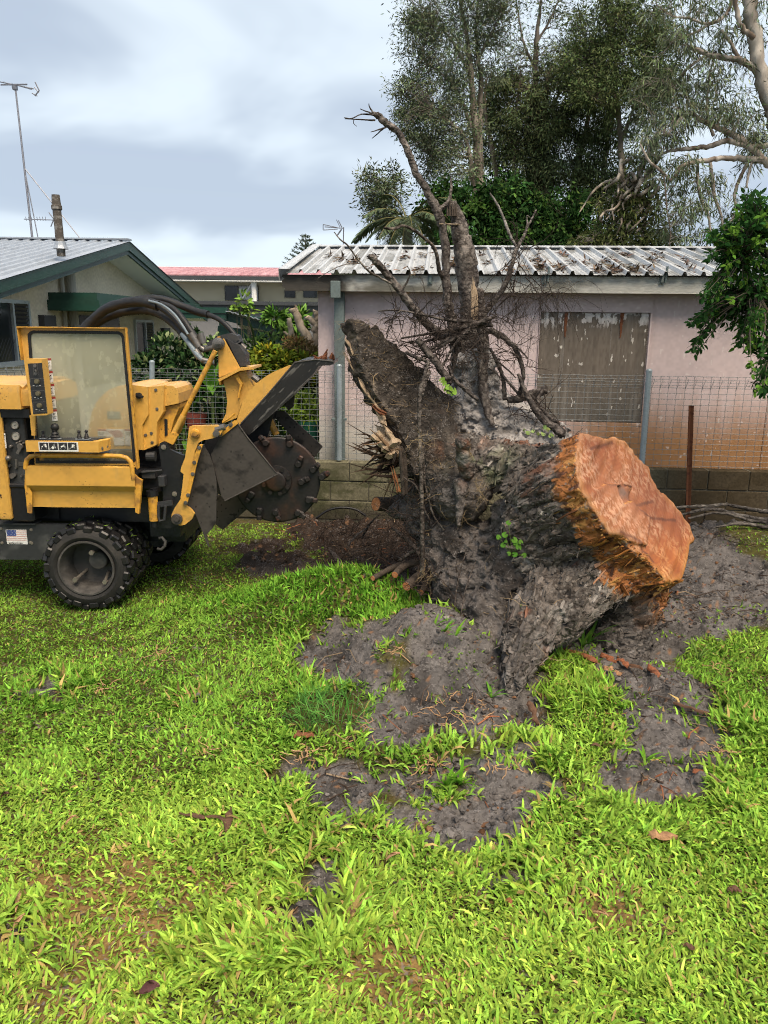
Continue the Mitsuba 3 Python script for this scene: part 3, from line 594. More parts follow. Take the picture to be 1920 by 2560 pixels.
put(fl, 'pipe', rod((xF-.01, yF, zc-.05), (xF, yF, zr0-.2), .058, 16), 'flue')
put(fl, 'flashing', lathe([(.11, zr0-.10), (.085, zr0-.05), (.072, zr0+.0)], (xF, yF, 0), (0, 0, 1), 16), 'pale_roof')
put(hs, 'downpipe', cat([rod((XW+.09, hw(163, 700)[0], 0.3), (XW+.09, hw(163, 700)[0], zr0-.35), .075, 14), rod((XW+.05, hw(146, 700)[0], .3), (XW+.05, hw(146, 700)[0], zr0-.35), .035, 10)]), 'pipe_cream')

def antenna_mast():
    k = thing('tv_antenna', 'tall roof antenna mast with guy wires on the ridge of the gable house', 'antenna')
    p0 = at_y(82, 604, yA); p1 = at_y(38, 216, yA+.3); p0[2] -= .1
    put(k, 'mast', rod(p0, p1, .022, 8, .016), 'antenna_metal')
    g = p0+(p1-p0)*.5
    for q in ((207, 604, yA), (97, 604, yA)): e = at_y(*q); put(k, 'guy_wire', rod(g, e, .010, 5), 'antenna_metal')
    Y = yA+.3; B = lambda x, y, dy=0.0: at_y(x, y, Y+dy)
    put(k, 'boom', cat([rod(B(-8, 203), B(84, 222), .010, 6), rod(B(2, 212), B(68, 211), .013, 6)]), 'antenna_metal')
    ms = [rod(B(88, 205), B(98, 226), .012, 5), rod(B(98, 226), B(87, 240), .012, 5), rod(B(80, 233), B(93, 240), .010, 5), rod(B(86, 218), B(97, 232), .01, 5), rod(B(45, 214), B(80, 224), .008, 5), rod(B(10, 204, -.5), B(10, 204, .5), .006, 4), rod(B(30, 208, -.4), B(30, 208, .4), .006, 4), rod(B(60, 212, -.4), B(60, 212, .4), .006, 4)]
    put(k, 'element', cat(ms), 'antenna_metal')
    c = B(37, 217); put(k, 'bracket', box(c[0]-.035, c[0]+.035, c[1]-.04, c[1]+.04, c[2]-.05, c[2]+.03), 'antenna_metal')
antenna_mast()
def antenna_far():
    k = thing('tv_antenna', 'small comb shaped aerial half hidden behind the flue pipe', 'antenna')
    Y = 17.5; B = lambda x, y: at_y(x, y, Y)
    put(k, 'boom', cat([rod(B(60, 548), B(136, 550), .010, 6)] + [rod(B(x, 542), B(x+2, 552), .007, 4) for x in range(64, 120, 7)]), 'antenna_metal')
    put(k, 'reflector', cat([rod(B(122, 531), B(134, 547), .012, 4), rod(B(134, 549), B(127, 567), .012, 4)]), 'antenna_metal')
    put(k, 'mast', rod(B(137, 545), B(142, 660), .014, 6), 'antenna_metal')
antenna_far()
def antenna_shed():
    k = thing('tv_antenna', 'thin bow tie aerial standing behind the zinc shed roof', 'antenna')
    Y = 10.6; B = lambda x, y: at_y(x, y, Y)
    put(k, 'mast', rod(B(859, 568), B(858, 640), .008, 6), 'antenna_metal')
    put(k, 'element', cat([rod(B(808, 561), B(844, 569), .005, 4), rod(B(808, 575), B(844, 573), .005, 4), rod(B(808, 561), B(808, 575), .005, 4), rod(B(812, 567), B(860, 571), .006, 4), rod(B(846, 551), B(855, 569), .006, 4), rod(B(841, 549), B(850, 568), .004, 4), rod(B(842, 590), B(854, 573), .01, 4)]), 'antenna_metal')
antenna_shed()

# two storey building far behind
plain('cream_far', (0.50, 0.46, 0.33), 0.85); plain('grey_far', (0.20, 0.20, 0.205), 0.7); plain('gutter_far', (0.045, 0.05, 0.055), 0.5)
def _tile(p, n, uv):
    u = dr.abs(dr.sin(p.x*math.pi/0.30)); g = noise(p.x*3, p.z*9, 0.0); return mix((0.25, 0.095, 0.105), (0.42, 0.235, 0.25), dr.clip(u*0.5+g*0.6, 0, 1))
plain('pink_tile', proc(_tile), 0.55)
YF = 27.0
b2 = thing('two_storey_building', 'cream two storey building with pinkish red tiled roof', 'building')
q = lambda x, y, Y=YF: at_y(x, y, Y)
def qb(x0, y0, x1, y1, Y0, Y1):
    xm = min((x0+x1)/2, 580) if x1-x0 > 200 else (x0+x1)/2
    return box(q(x0, y0, Y0)[0], q(x1, y1, Y0)[0], Y0, Y1, q(xm, y1, Y0)[2], q(xm, y0, Y0)[2])
xl, xr = q(330, 720)[0], q(1120, 720)[0]
put(b2, 'wall', box(xl, xr, YF, YF+6, 0, q(700, 702)[2]), 'cream_far')
zg, zrg = q(700, 691, YF-.6)[2], q(560, 674, YF+4)[2]
rf = put(b2, 'roof', obox(((xl+xr)/2, YF+1.7, (zg+zrg)/2), (1, 0, 0), unit(A([0, 4.6, zrg-zg])), unit(np.cross((1, 0, 0), unit(A([0, 4.6, zrg-zg])))), xr-xl+1, 4.7, .06), 'pink_tile')
for t in np.linspace(.06, .94, 8):
    c0 = A([(xl+xr)/2, YF-.6+4.6*t, zg+(zrg-zg)*t+.05]); put(rf, 'tile_course', obox(c0, (1, 0, 0), unit(A([0, 4.6, zrg-zg+.5])), unit(np.cross((1, 0, 0), unit(A([0, 4.6, zrg-zg+.5])))), xr-xl+1, .58, .03), 'pink_tile')
put(rf, 'ridge', box(q(330, 672, YF+4)[0], q(608, 672, YF+4)[0], YF+3.9, YF+4.1, zrg-.02, zrg+.09), 'white_soffit')
put(b2, 'gutter', cat([qb(330, 690, 1120, 700, YF-.75, YF-.6), ]), 'gutter_far')
put(b2, 'soffit', qb(330, 700.5, 1120, 703, YF-.74, YF-.003), 'white_soffit')
put(b2, 'lower_roof', cat([qb(330, 753, 1120, 762, YF-1.2, YF-.003), qb(330, 762.2, 1120, 774, YF-1.1, YF-.004)]), 'gutter_far')
put(b2, 'lower_wall', qb(330, 774.5, 1120, 900, YF-.9, YF-.8), 'grey_far')
put(b2, 'downpipe', cat([rod(q(634, 690, YF-.5), q(636, 753, YF-.5), .09, 8), rod(q(634, 700, YF-.5), q(604, 750, YF-.3), .02, 4)]), 'white_soffit')
plain('curtain', (0.50, 0.52, 0.54), 0.7)
for x0, y0, x1, y1, sp_ in ((561, 714, 647, 751, .40), (711, 724, 738, 744, .5), (758, 724, 793, 744, .85)):
    w = put(b2, 'window', cat([qb(x0, y0, x0+1.6, y1, YF-.06, YF-.002), qb(x1-1.6, y0, x1, y1, YF-.06, YF-.002), qb(x0+1.61, y0, x1-1.61, y0+1.6, YF-.06, YF-.002), qb(x0+1.61, y1-1.6, x1-1.61, y1, YF-.06, YF-.002), qb(x0+(x1-x0)*sp_-1, y0+1.61, x0+(x1-x0)*sp_+1, y1-1.61, YF-.06, YF-.002)]), 'gutter_far')
    xs = x0+(x1-x0)*sp_
    put(w, 'pane', qb(x0+1.61, y0+1.61, xs-1.01, y1-1.61, YF-.03, YF-.003), 'dark_pane'); put(w, 'pane', qb(xs+1.01, y0+1.61, x1-1.61, y1-1.61, YF-.03, YF-.003), 'curtain' if x0 == 561 else 'dark_pane')

# green pergola between the house and the shed
YP = 15.5
pg = thing('pergola', 'dark green pergola with ribbed roof beside the gable house', 'pergola')
P = lambda x, y, Y=YP: at_y(x, y, Y)
put(pg, 'end_beam', cat([bxp(440, 768, 566, 782, YP, YP+.1), bxp(440, 782.5, 566, 796, YP+.03, YP+.13)]), 'green_paint')
a, b_ = P(566, 779), P(735, 821)
dv = unit(b_-a); n_ = unit(np.cross((0, 1, 0), dv)); n_ = n_ if n_[2] > 0 else -n_
L = np.linalg.norm(b_-a); ms = []; cnt = 26
for r in range(cnt):
    c0 = a+dv*(r+.5)*L/cnt; ms.append(obox(c0+n_*.012*(r % 2)+A([0, 1.4, -.30]), dv, unit(A([0, 1, -.21])), unit(np.cross(dv, A([0, 1, -.21]))), L/cnt, 3.0, .012))
put(pg, 'roof_sheet', cat(ms[:13]), 'pale_roof'); put(pg, 'roof_sheet', cat(ms[13:]), 'pale_roof')
put(pg, 'rafter', beam(a-n_*.10+A([0, .15, 0]), b_-n_*.10+A([0, .15, 0]), .05, .16), 'green_paint')
put(pg, 'rafter', beam(a-n_*.10+A([0, 2.2, 0]), b_-n_*.10+A([0, 2.2, 0]), .05, .16), 'green_paint')
for t in (.18, .38, .56, .74, .92): c0 = a+dv*L*t-n_*.12; put(pg, 'purlin', box(c0[0]-.03, c0[0]+.03, YP+.2, YP+2.6, c0[2]-.08, c0[2]+.08), 'green_paint')
put(pg, 'beam', beam(P(545, 826, YP+.3), P(735, 850, YP+.3), .08, .18), 'green_paint')
for x, y0 in ((556, 797), (650, 838), (722, 845)):
    t = P(x, y0, YP+.35); put(pg, 'post', box(t[0]-.06, t[0]+.06, YP+.3, YP+.42, 0, t[2]), 'green_paint')
put(pg, 'brace', cat([beam(P(640, 826, YP+.25), P(655, 870, YP+.25), .05, .05, up=(0, 1, 0)), beam(P(680, 832, YP+.25), P(664, 872, YP+.25), .05, .05, up=(0, 1, 0))]), 'green_paint')
# ---------------------------------------------------------------- trees, shrubs
def limb(pts, n=24, sides=8, rough=.12, seed=0, thin=1.0):
    p = spline(A([list(at_y(x, y, Y))+[r*thin*Y/FPX] for x, y, Y, r in pts]), n); r = np.random.default_rng(seed)
    p[1:-1, :3] += r.normal(0, 1, (n-2, 3))*p[1:-1, 3:4]*.15
    return tube(p[:, :3], np.maximum(p[:, 3], .002), sides, rough=rough, seed=seed), p
def bark_col(m, dark, pale, k=5.0, seed=0, streak=.35):
    v = A(m.vertices); a = meshkit.fbm(v*A([k*2, k*2, k*streak]), 4, seed)[:, None]; w = np.clip((a-.38)*3, 0, 1); return A(dark)*(1-w)+A(pale)*w
def crown(clusters, Llen, Wid, base, seed, clump=.34, amount=.3, droop=.3, per=60, branches=None, tipcol=None):
    """leaves in clumps within ellipsoids: clusters = (px, py, Y, rx px, ry px, number of leaves); each clump hangs on a twig"""
    r = np.random.default_rng(seed); C, D, N_, K_, tw = [], [], [], [], []
    for (x, y, Y, rx, ry, n) in clusters:
        c = at_y(x, y, Y); s = Y/FPX; R = A([rx*s, min(rx, ry)*s*1.1, ry*s]); m = max(2, int(n/per))
        q = rdir(m, r)*np.cbrt(r.uniform(.08, 1, (m, 1))); cc = c+q*R
        for k in range(m):
            nl = int(per*r.uniform(.4, 1.7)); cs = clump*r.uniform(.55, 1.35)*min(R[0], R[2])**.35
            o = r.normal(0, 1, (nl, 3))*A([cs, cs, cs*.75])*.55; C.append(cc[k]+o)
            D.append(unit(unit(o)+rdir(nl, r)*.8-A([0, 0, droop])*r.uniform(.2, 1.6, (nl, 1)))); tone = np.exp(r.normal(0, .24))
            col = vary(base if r.random() > .25 or tipcol is None else tipcol, nl, amount, .07, r)*tone; K_.append(col)
            tw.append((cc[k], cs))
    C, D, K_ = np.vstack(C), np.vstack(D), np.vstack(K_); n = len(C)
    nn = rdir(n, r); m, col = quads(C, D, nn, r.uniform(.65, 1.35, n)*Llen, r.uniform(.7, 1.3, n)*Wid, np.clip(K_, .004, .6)); return m, col, tw
def twig_mesh(nodes, tw, seed, r0=.012, keep=1.0, sides=4):
    """a thin branch from the nearest node of the limbs to each clump"""
    r = np.random.default_rng(seed); ms = []; nodes = A(nodes)
    for c, cs in tw:
        if r.random() > keep: continue
        d = np.linalg.norm((nodes-c)*A([1, 1, .8])+A([0, 0, .3])*0, axis=1)+np.maximum(nodes[:, 2]-c[2], 0)*.8; p0 = nodes[np.argmin(d)]
        L = np.linalg.norm(c-p0); 
        if L < .05: continue
        mid = (p0+c)/2+rdir(1, r)[0]*L*.14+A([0, 0, L*.08]); p = spline(A([p0, mid, c]), 7); p[1:-1] += r.normal(0, .025*L, (5, 3))
        ms.append(tube(p, np.linspace(min(r0*(.5+.6*L), r0*2.2), r0*.22, 7), sides, caps=False))
        for _ in range(2):
            e = c+r.normal(0, cs*.6, 3); k = int(r.integers(3, 6)); ms.append(tube(spline(A([p[k], (p[k]+e)/2+r.normal(0, .04, 3), e]), 5), np.linspace(r0*.35, r0*.15, 5), 3, caps=False))
    return cat(ms)
def tree(name, label, category, limbs, clusters, Llen, Wid, base, seed, dark=(.10, .085, .07), pale=(.32, .29, .25), group=None, keep=1.0, twig_r=.012, leafmat='leaf_far', thin=1.0, dens=1.0, **kw):
    clusters = [(*c[:5], c[5]*dens) for c in clusters]
    k = thing(name, label, category, group); nodes = []
    for i, pts in enumerate(limbs):
        m, p = limb(pts, seed=seed+i, n=max(10, 6*len(pts)), thin=thin); nodes.append(p[:, :3]); put(k, 'trunk' if i == 0 else 'limb', m, 'vertex_matte', smooth=True, color=bark_col(m, dark, pale, 6, seed))
    m, c, tw = crown(clusters, Llen, Wid, base, seed, **kw)
    if keep > 0 and limbs: t = twig_mesh(np.vstack(nodes), tw, seed, twig_r, keep); put(k, 'twigs', t, 'vertex_matte', color=np.repeat(A([A(dark)*.5+A(pale)*.45]), len(t.vertices), 0), kind='stuff')
    put(k, 'crown', m, leafmat, color=c); return k
GUM = (0.098, 0.124, 0.068); GUMP = (0.155, 0.185, 0.115); DKG = (0.026, 0.040, 0.018)
# airy paperbark at the left of the group
Y = 20.0
tree('paperbark_tree', 'tall airy paperbark with pale twin stems against the sky behind the shed', 'tree',
     [[(1212, 640, Y, 20), (1206, 500, Y, 17), (1196, 400, Y, 15), (1185, 300, Y, 12), (1178, 200, Y, 9), (1168, 100, Y, 7), (1150, 0, Y, 4), (1140, -60, Y, 2)], [(1200, 480, Y+.3, 10), (1200, 340, Y+.3, 9), (1203, 200, Y+.3, 8), (1195, 150, Y+.3, 6), (1190, 60, Y+.3, 4), (1200, -40, Y+.3, 3)],
      [(1186, 520, Y-.4, 9), (1180, 420, Y-.4, 8), (1160, 340, Y-.4, 6), (1130, 310, Y-.4, 4), (1080, 275, Y-.4, 3)], [(1178, 320, Y, 6), (1150, 240, Y, 4), (1110, 190, Y, 3), (1060, 150, Y, 2)], [(1172, 180, Y, 5), (1130, 100, Y, 3.5), (1090, 60, Y, 2)], [(1190, 160, Y, 5), (1230, 80, Y, 3.5), (1270, 10, Y, 2)], [(1196, 400, Y, 5), (1140, 390, Y, 3.5), (1080, 385, Y, 2)]],
     [(1100, 20, Y, 95, 70, 2300), (1190, 10, Y, 80, 80, 2100), (1050, 110, Y, 50, 60, 1500), (1120, 140, Y, 80, 80, 2200), (1210, 130, Y+.5, 60, 80, 1800), (1030, 220, Y, 42, 60, 1500), (1100, 240, Y, 70, 70, 2300), (1060, 300, Y-.3, 65, 50, 2300), (1140, 310, Y, 70, 60, 1900), (1085, 375, Y, 60, 45, 1900), (1150, 410, Y-.5, 55, 50, 1500), (1250, 40, Y, 55, 60, 1300), (1020, 300, Y, 28, 40, 600), (1080, 440, Y+.3, 40, 40, 900), (1150, -60, Y, 110, 60, 1800), (1065, 60, Y, 40, 40, 800)],
     .085, .025, GUM, 701, thin=.70, dens=1.45, pale=(.36, .31, .26), clump=.30, per=55, tipcol=GUMP, droop=.45)
# second stem with bare top
Y = 23.2
tree('paperbark_tree', 'taller leaning paperbark with thinly leaved twigs at its top', 'tree',
     [[(1345, 640, Y, 16), (1338, 500, Y, 14), (1345, 330, Y, 12), (1338, 200, Y, 10), (1340, 110, Y, 8), (1350, 30, Y, 5), (1356, -50, Y, 3)], [(1338, 170, Y, 6), (1310, 110, Y, 4), (1300, 60, Y, 3), (1290, 0, Y, 1.5)], [(1340, 110, Y, 5), (1375, 50, Y, 3), (1400, -10, Y, 1.5)], [(1345, 330, Y, 7), (1390, 250, Y, 5), (1430, 180, Y, 3)], [(1262, 640, Y-.5, 10), (1240, 440, Y-.5, 9), (1222, 330, Y-.5, 8), (1212, 275, Y-.5, 6), (1215, 200, Y-.5, 4)], [(1284, 640, Y-.6, 7), (1285, 420, Y-.6, 6), (1288, 300, Y-.6, 5), (1300, 200, Y-.6, 3)]],
     [(1320, 60, Y, 80, 70, 750), (1360, 0, Y, 70, 50, 500), (1420, 40, Y, 50, 60, 700), (1300, 160, Y, 60, 50, 1100), (1380, 150, Y, 60, 50, 1500)], .10, .028, GUM, 711, thin=.66, dens=.9, dark=(.085, .07, .06), pale=(.26, .22, .18), clump=.36, per=40, tipcol=GUMP)
# dense dark trees of the middle
Y = 22.5
tree('dense_tree', 'dense dark tree with hanging foliage in the middle of the group', 'tree',
     [[(1370, 640, Y, 18), (1365, 480, Y, 16), (1360, 300, Y, 12), (1372, 180, Y, 7)], [(1430, 640, Y+.5, 14), (1440, 450, Y+.5, 12), (1470, 300, Y+.5, 8), (1500, 150, Y+.5, 4)], [(1490, 640, Y, 10), (1510, 420, Y, 8), (1530, 260, Y, 5)]],
     [(1290, 250, Y, 60, 70, 3600), (1340, 320, Y, 90, 70, 5600), (1400, 240, Y, 90, 70, 5200), (1300, 400, Y+.6, 80, 80, 5200), (1400, 380, Y, 95, 80, 6200), (1470, 300, Y, 80, 90, 5200), (1500, 420, Y, 85, 90, 5400), (1440, 170, Y+.4, 70, 50, 3000), (1240, 350, Y+.8, 50, 90, 2600), (1240, 230, Y+.8, 45, 60, 1700), (1400, 470, Y-.3, 110, 60, 4200), (1540, 490, Y-.4, 70, 60, 3000), (1300, 500, Y+.8, 100, 60, 4200)],
     .115, .032, (0.072, 0.094, 0.046), 721, thin=.7, dens=1.05, pale=(.20, .17, .13), clump=.30, per=90, droop=.9, tipcol=(0.090, 0.112, 0.048), twig_r=.008)
Y = 21.0
tree('gum_tree', 'broad olive green gum crown filling the top right of the group', 'tree',
     [[(1560, 640, Y, 14), (1555, 420, Y, 12), (1545, 280, Y, 9), (1530, 160, Y, 6), (1520, 60, Y, 3)], [(1552, 360, Y, 7), (1590, 250, Y, 5), (1620, 150, Y, 3), (1640, 80, Y, 2)], [(1540, 240, Y, 6), (1490, 160, Y, 4), (1460, 90, Y, 2)]],
     [(1500, 70, Y, 70, 60, 2700), (1560, 30, Y, 70, 45, 2300), (1620, 60, Y, 60, 60, 2400), (1640, 140, Y, 45, 60, 2000), (1480, 160, Y, 70, 60, 3000), (1560, 140, Y, 80, 60, 3600), (1600, 210, Y-.4, 70, 50, 2600), (1500, 230, Y-.5, 75, 40, 2600), (1660, 210, Y-.5, 40, 50, 1300), (1560, 300, Y, 45, 40, 900), (1640, 270, Y, 45, 40, 900)],
     .092, .027, (0.082, 0.110, 0.046), 731, thin=.6, dens=1.35, pale=(.26, .22, .17), clump=.30, per=70, droop=.5, tipcol=(0.125, 0.155, 0.065))
# bright dark green leafy trees just above the shed roof
Y = 16.5
tree('mango_tree', 'glossy dark green broad leaved tree just above the shed roof', 'tree',
     [[(1270, 720, Y, 14), (1268, 640, Y, 12), (1262, 560, Y, 7)], [(1420, 720, Y, 12), (1425, 600, Y, 7), (1440, 540, Y, 4)], [(1150, 720, Y, 9), (1152, 620, Y, 7), (1140, 560, Y, 4)]],
     [(1110, 600, Y, 40, 40, 900), (1130, 520, Y, 60, 55, 1500), (1190, 560, Y, 60, 60, 1700), (1250, 500, Y, 60, 45, 1800), (1270, 570, Y, 70, 55, 1900), (1220, 620, Y-.5, 90, 30, 1300), (1340, 560, Y, 70, 55, 2000), (1400, 530, Y, 60, 50, 1500), (1350, 620, Y-.4, 80, 28, 1300), (1450, 600, Y, 60, 45, 1300), (1080, 540, Y+.5, 30, 50, 500)],
     .125, .046, (0.024, 0.058, 0.017), 741, dens=1.5, pale=(.16, .14, .11), clump=.24, per=60, droop=.6, tipcol=(0.058, 0.115, 0.026), leafmat='leaf_far')
# small feathery tree and palm left of the dead stems
Y = 19.0
tree('small_gum_tree', 'small feathery gum with a rounded crown left of the dead stems', 'tree', [[(1010, 700, Y, 5), (985, 600, Y, 4.5), (960, 520, Y, 4), (945, 465, Y, 2.5)], [(975, 560, Y, 3), (990, 500, Y, 2), (985, 450, Y, 1)], [(962, 530, Y, 2.5), (925, 490, Y, 2)]],
     [(930, 470, Y, 35, 45, 1300), (965, 490, Y, 40, 50, 1500), (950, 540, Y, 40, 30, 1000), (980, 570, Y, 35, 30, 700), (985, 440, Y, 20, 25, 280)], .10, .030, GUM, 751, clump=.26, per=45, tipcol=GUMP)
def palm(label, cx, cy, Y, n, L, seed):
    k = thing('palm_tree', label, 'palm'); c = at_y(cx, cy, Y); r = np.random.default_rng(seed); b = at_y(cx+2, 720, Y); m = tube(A([b, (b+c)/2, c]), [.11, .09, .075], 10); put(k, 'trunk', m, 'vertex_matte', smooth=True, color=bark_col(m, (.14, .13, .11), (.30, .28, .24), 3))
    for q in range(n):
        az = q*2.399; el = r.uniform(-.15, 1.15); d = A([math.cos(az)*math.cos(el), math.sin(az)*math.cos(el), math.sin(el)]); pts = [c]; l = L*r.uniform(.75, 1.1)
        for s in range(9): d = unit(d-A([0, 0, .17])); pts.append(pts[-1]+d*l/9)
        p = A(pts); rach = tube(p, np.linspace(.018, .004, 10), 4, caps=False); t, a, bb = frames(p); i = np.repeat(np.linspace(1, 8.9, 46), 2); ii = i.astype(int); f = (i-ii)[:, None]; base = p[ii]*(1-f)+p[ii+1]*f
        sd = unit(np.cross(t[ii], [0, 0, 1.0]))*np.where(np.arange(len(i)) % 2, 1, -1)[:, None]; dd = unit(sd+t[ii]*.75-A([0, 0, .55])*r.uniform(.3, 1.2, (len(i), 1))); lm, lc = quads(base, dd, A([0, 0, 1.0])+0*dd, l*.30*np.sin(np.linspace(.35, 2.9, 46)).repeat(2), .030, vary((0.085, 0.115, 0.065), len(i), .2, .05, r))
        put(k, 'frond', cat([rach, lm]), 'leaf_far', color=np.vstack([np.repeat(A([[.16, .15, .07]]), len(rach.vertices), 0), lc]))
palm('feather palm with drooping grey green fronds above the roof ridge', 1018, 552, 14.5, 22, 1.08, 5)
# norfolk pine far off
def pine():
    Y = 62.0; k = thing('norfolk_pine', 'far small norfolk pine with tiered branches left of the shed roof', 'tree'); s = Y/FPX; b, t = at_y(762, 760, Y), at_y(764, 584, Y); m = rod(b, t, .16, 6, .02); put(k, 'trunk', m, 'vertex_matte', color=np.repeat(A([[.10, .09, .08]]), len(m.vertices), 0)); r = np.random.default_rng(3); C, D, cols = [], [], []
    for q in range(15):
        z = t[2]-.30-q*.34; L = .28+q*.20
        for j in range(7):
            a = j*2*np.pi/7+q*.7; d = A([math.cos(a), math.sin(a), .32]); n = int(10+8*q); u = r.random(n)[:, None]; C.append(A([t[0], t[1], z])+d*L*u+r.normal(0, .04, (n, 3))); D.append(unit(d+.6*rdir(n, r)+A([0, 0, .5])))
    C, D = np.vstack(C), np.vstack(D); m, c = quads(C, D, rdir(len(C), r), .24, .06, vary((0.105, 0.135, 0.100), len(C), .2, .05, r)); put(k, 'crown', m, 'leaf_far', color=c)
pine()

# big paperbark at the right edge, its crooked limbs reaching left
Y = 13.0
RL = [[(1960, 640, Y, 32), (1958, 420, Y, 30), (1935, 300, Y, 27), (1908, 200, Y, 25), (1885, 90, Y, 24), (1872, 0, Y, 23), (1862, -90, Y, 20)],
      [(1960, 430, Y, 17), (1905, 402, Y, 14), (1840, 396, Y, 10), (1790, 398, Y-.2, 9), (1740, 404, Y-.3, 8), (1705, 416, Y-.4, 7), (1688, 440, Y-.4, 5), (1676, 452, Y-.4, 4)], [(1905, 395, Y, 14), (1868, 362, Y, 12), (1830, 336, Y, 11), (1790, 318, Y, 9), (1752, 300, Y, 9), (1728, 283, Y, 8), (1706, 292, Y-.1, 6), (1685, 318, Y-.2, 5), (1668, 336, Y-.2, 4)],
      [(1950, 360, Y, 11), (1880, 366, Y, 10), (1822, 352, Y, 10), (1770, 366, Y, 9), (1720, 372, Y, 8), (1680, 376, Y, 6), (1640, 392, Y, 4)], [(1900, 180, Y, 14), (1862, 156, Y, 12), (1825, 146, Y, 10), (1780, 140, Y, 9), (1745, 125, Y, 8), (1714, 116, Y, 6)], [(1850, 150, Y, 7), (1825, 105, Y, 6), (1804, 76, Y, 5)],
      [(1760, 140, Y, 5), (1720, 170, Y, 5), (1700, 195, Y, 4), (1680, 225, Y, 3)], [(1868, -20, Y, 9), (1838, -10, Y, 7), (1812, 40, Y, 6), (1770, 60, Y, 5), (1720, 45, Y, 4), (1680, 40, Y, 3), (1640, 10, Y, 2)], [(1812, 40, Y, 5), (1740, 80, Y, 4), (1690, 100, Y, 3), (1660, 130, Y, 2)], [(1885, 95, Y-.3, 10), (1850, 60, Y-.3, 9), (1835, -20, Y-.3, 8)],
      [(1785, 340, Y, 6), (1770, 300, Y, 5), (1768, 240, Y, 4), (1775, 180, Y, 3)], [(1775, 402, Y, 6), (1780, 440, Y, 7), (1786, 490, Y, 6), (1800, 530, Y, 5), (1808, 570, Y, 4)], [(1745, 405, Y-.2, 5), (1744, 450, Y-.2, 6), (1752, 500, Y-.2, 5), (1768, 530, Y-.2, 5), (1775, 575, Y-.2, 4), (1765, 625, Y-.2, 3)], [(1868, 410, Y, 6), (1848, 450, Y, 6), (1836, 490, Y, 6), (1842, 530, Y, 5), (1820, 560, Y, 4), (1795, 590, Y, 3)], [(1880, 405, Y, 5), (1870, 440, Y, 5), (1866, 470, Y, 4)],
      [(1676, 452, Y-.4, 5), (1650, 425, Y-.5, 5), (1625, 405, Y-.6, 4.5), (1610, 380, Y-.6, 4), (1600, 360, Y-.6, 2.5)], [(1660, 440, Y-.4, 3.5), (1664, 480, Y-.4, 3), (1668, 530, Y-.4, 2.5), (1676, 580, Y-.4, 2), (1672, 620, Y-.4, 1.5)]]
tree('paperbark_tree', 'large paperbark with flaking pale trunk at the right and crooked limbs', 'tree', RL,
     [(1700, 30, Y, 70, 50, 700), (1760, 90, Y, 80, 45, 700), (1680, 150, Y, 50, 60, 900), (1700, 230, Y, 60, 50, 900), (1760, 190, Y, 60, 50, 700), (1820, 230, Y, 60, 60, 900), (1860, 300, Y, 45, 60, 800), (1760, 280, Y, 70, 45, 800), (1660, 300, Y, 60, 50, 1000), (1640, 350, Y, 50, 50, 900), (1690, 430, Y-.3, 60, 50, 800), (1720, 500, Y-.3, 60, 50, 800), (1690, 560, Y-.3, 40, 50, 500), (1900, 60, Y, 40, 100, 600), (1790, 460, Y, 40, 50, 400), (1840, 540, Y, 40, 40, 500), (1900, 350, Y, 40, 70, 700), (1620, 240, Y, 40, 40, 400), (1770, 10, Y, 60, 40, 400), (1760, 580, Y, 40, 35, 350)],
     .125, .017, GUM, 761, thin=.62, dens=.85, dark=(.13, .10, .078), pale=(.50, .46, .41), clump=.24, per=34, droop=1.5, tipcol=GUMP, twig_r=.010)
# pale bare limbs drooping over the roof
Y = 13.6
r_ = np.random.default_rng(81); DL = [[(1640, 350, Y, 6), (1612, 400, Y, 6), (1595, 440, Y, 6), (1570, 470, Y, 5), (1556, 510, Y, 5), (1545, 545, Y, 4), (1520, 570, Y, 3)]]
for q in range(24):
    x, y = 1560+r_.uniform(-10, 95), 400+r_.uniform(-10, 120); pts = [(x, y, Y, 4.5)]
    for s in range(5): x += r_.uniform(-30, 12); y += r_.uniform(8, 40); pts.append((x, min(y, 640), Y+r_.uniform(-.5, .5), max(3.8-s*.6, 1)))
    DL.append(pts)
tree('weeping_gum_tree', 'tangle of pale drooping bare limbs and olive leaves over the right of the roof', 'tree', DL,
     [(1560, 600, Y, 70, 40, 1700), (1500, 600, Y, 60, 35, 1500), (1620, 560, Y, 45, 50, 900), (1600, 490, Y, 45, 40, 700), (1545, 520, Y, 50, 40, 900), (1650, 610, Y, 50, 30, 800), (1470, 620, Y, 40, 22, 700), (1600, 420, Y, 50, 40, 500)], .10, .026, (0.075, 0.095, 0.035), 771, dark=(.20, .165, .13), pale=(.48, .43, .36), clump=.26, per=36, droop=.8, tipcol=(0.12, 0.14, 0.05), twig_r=.008)

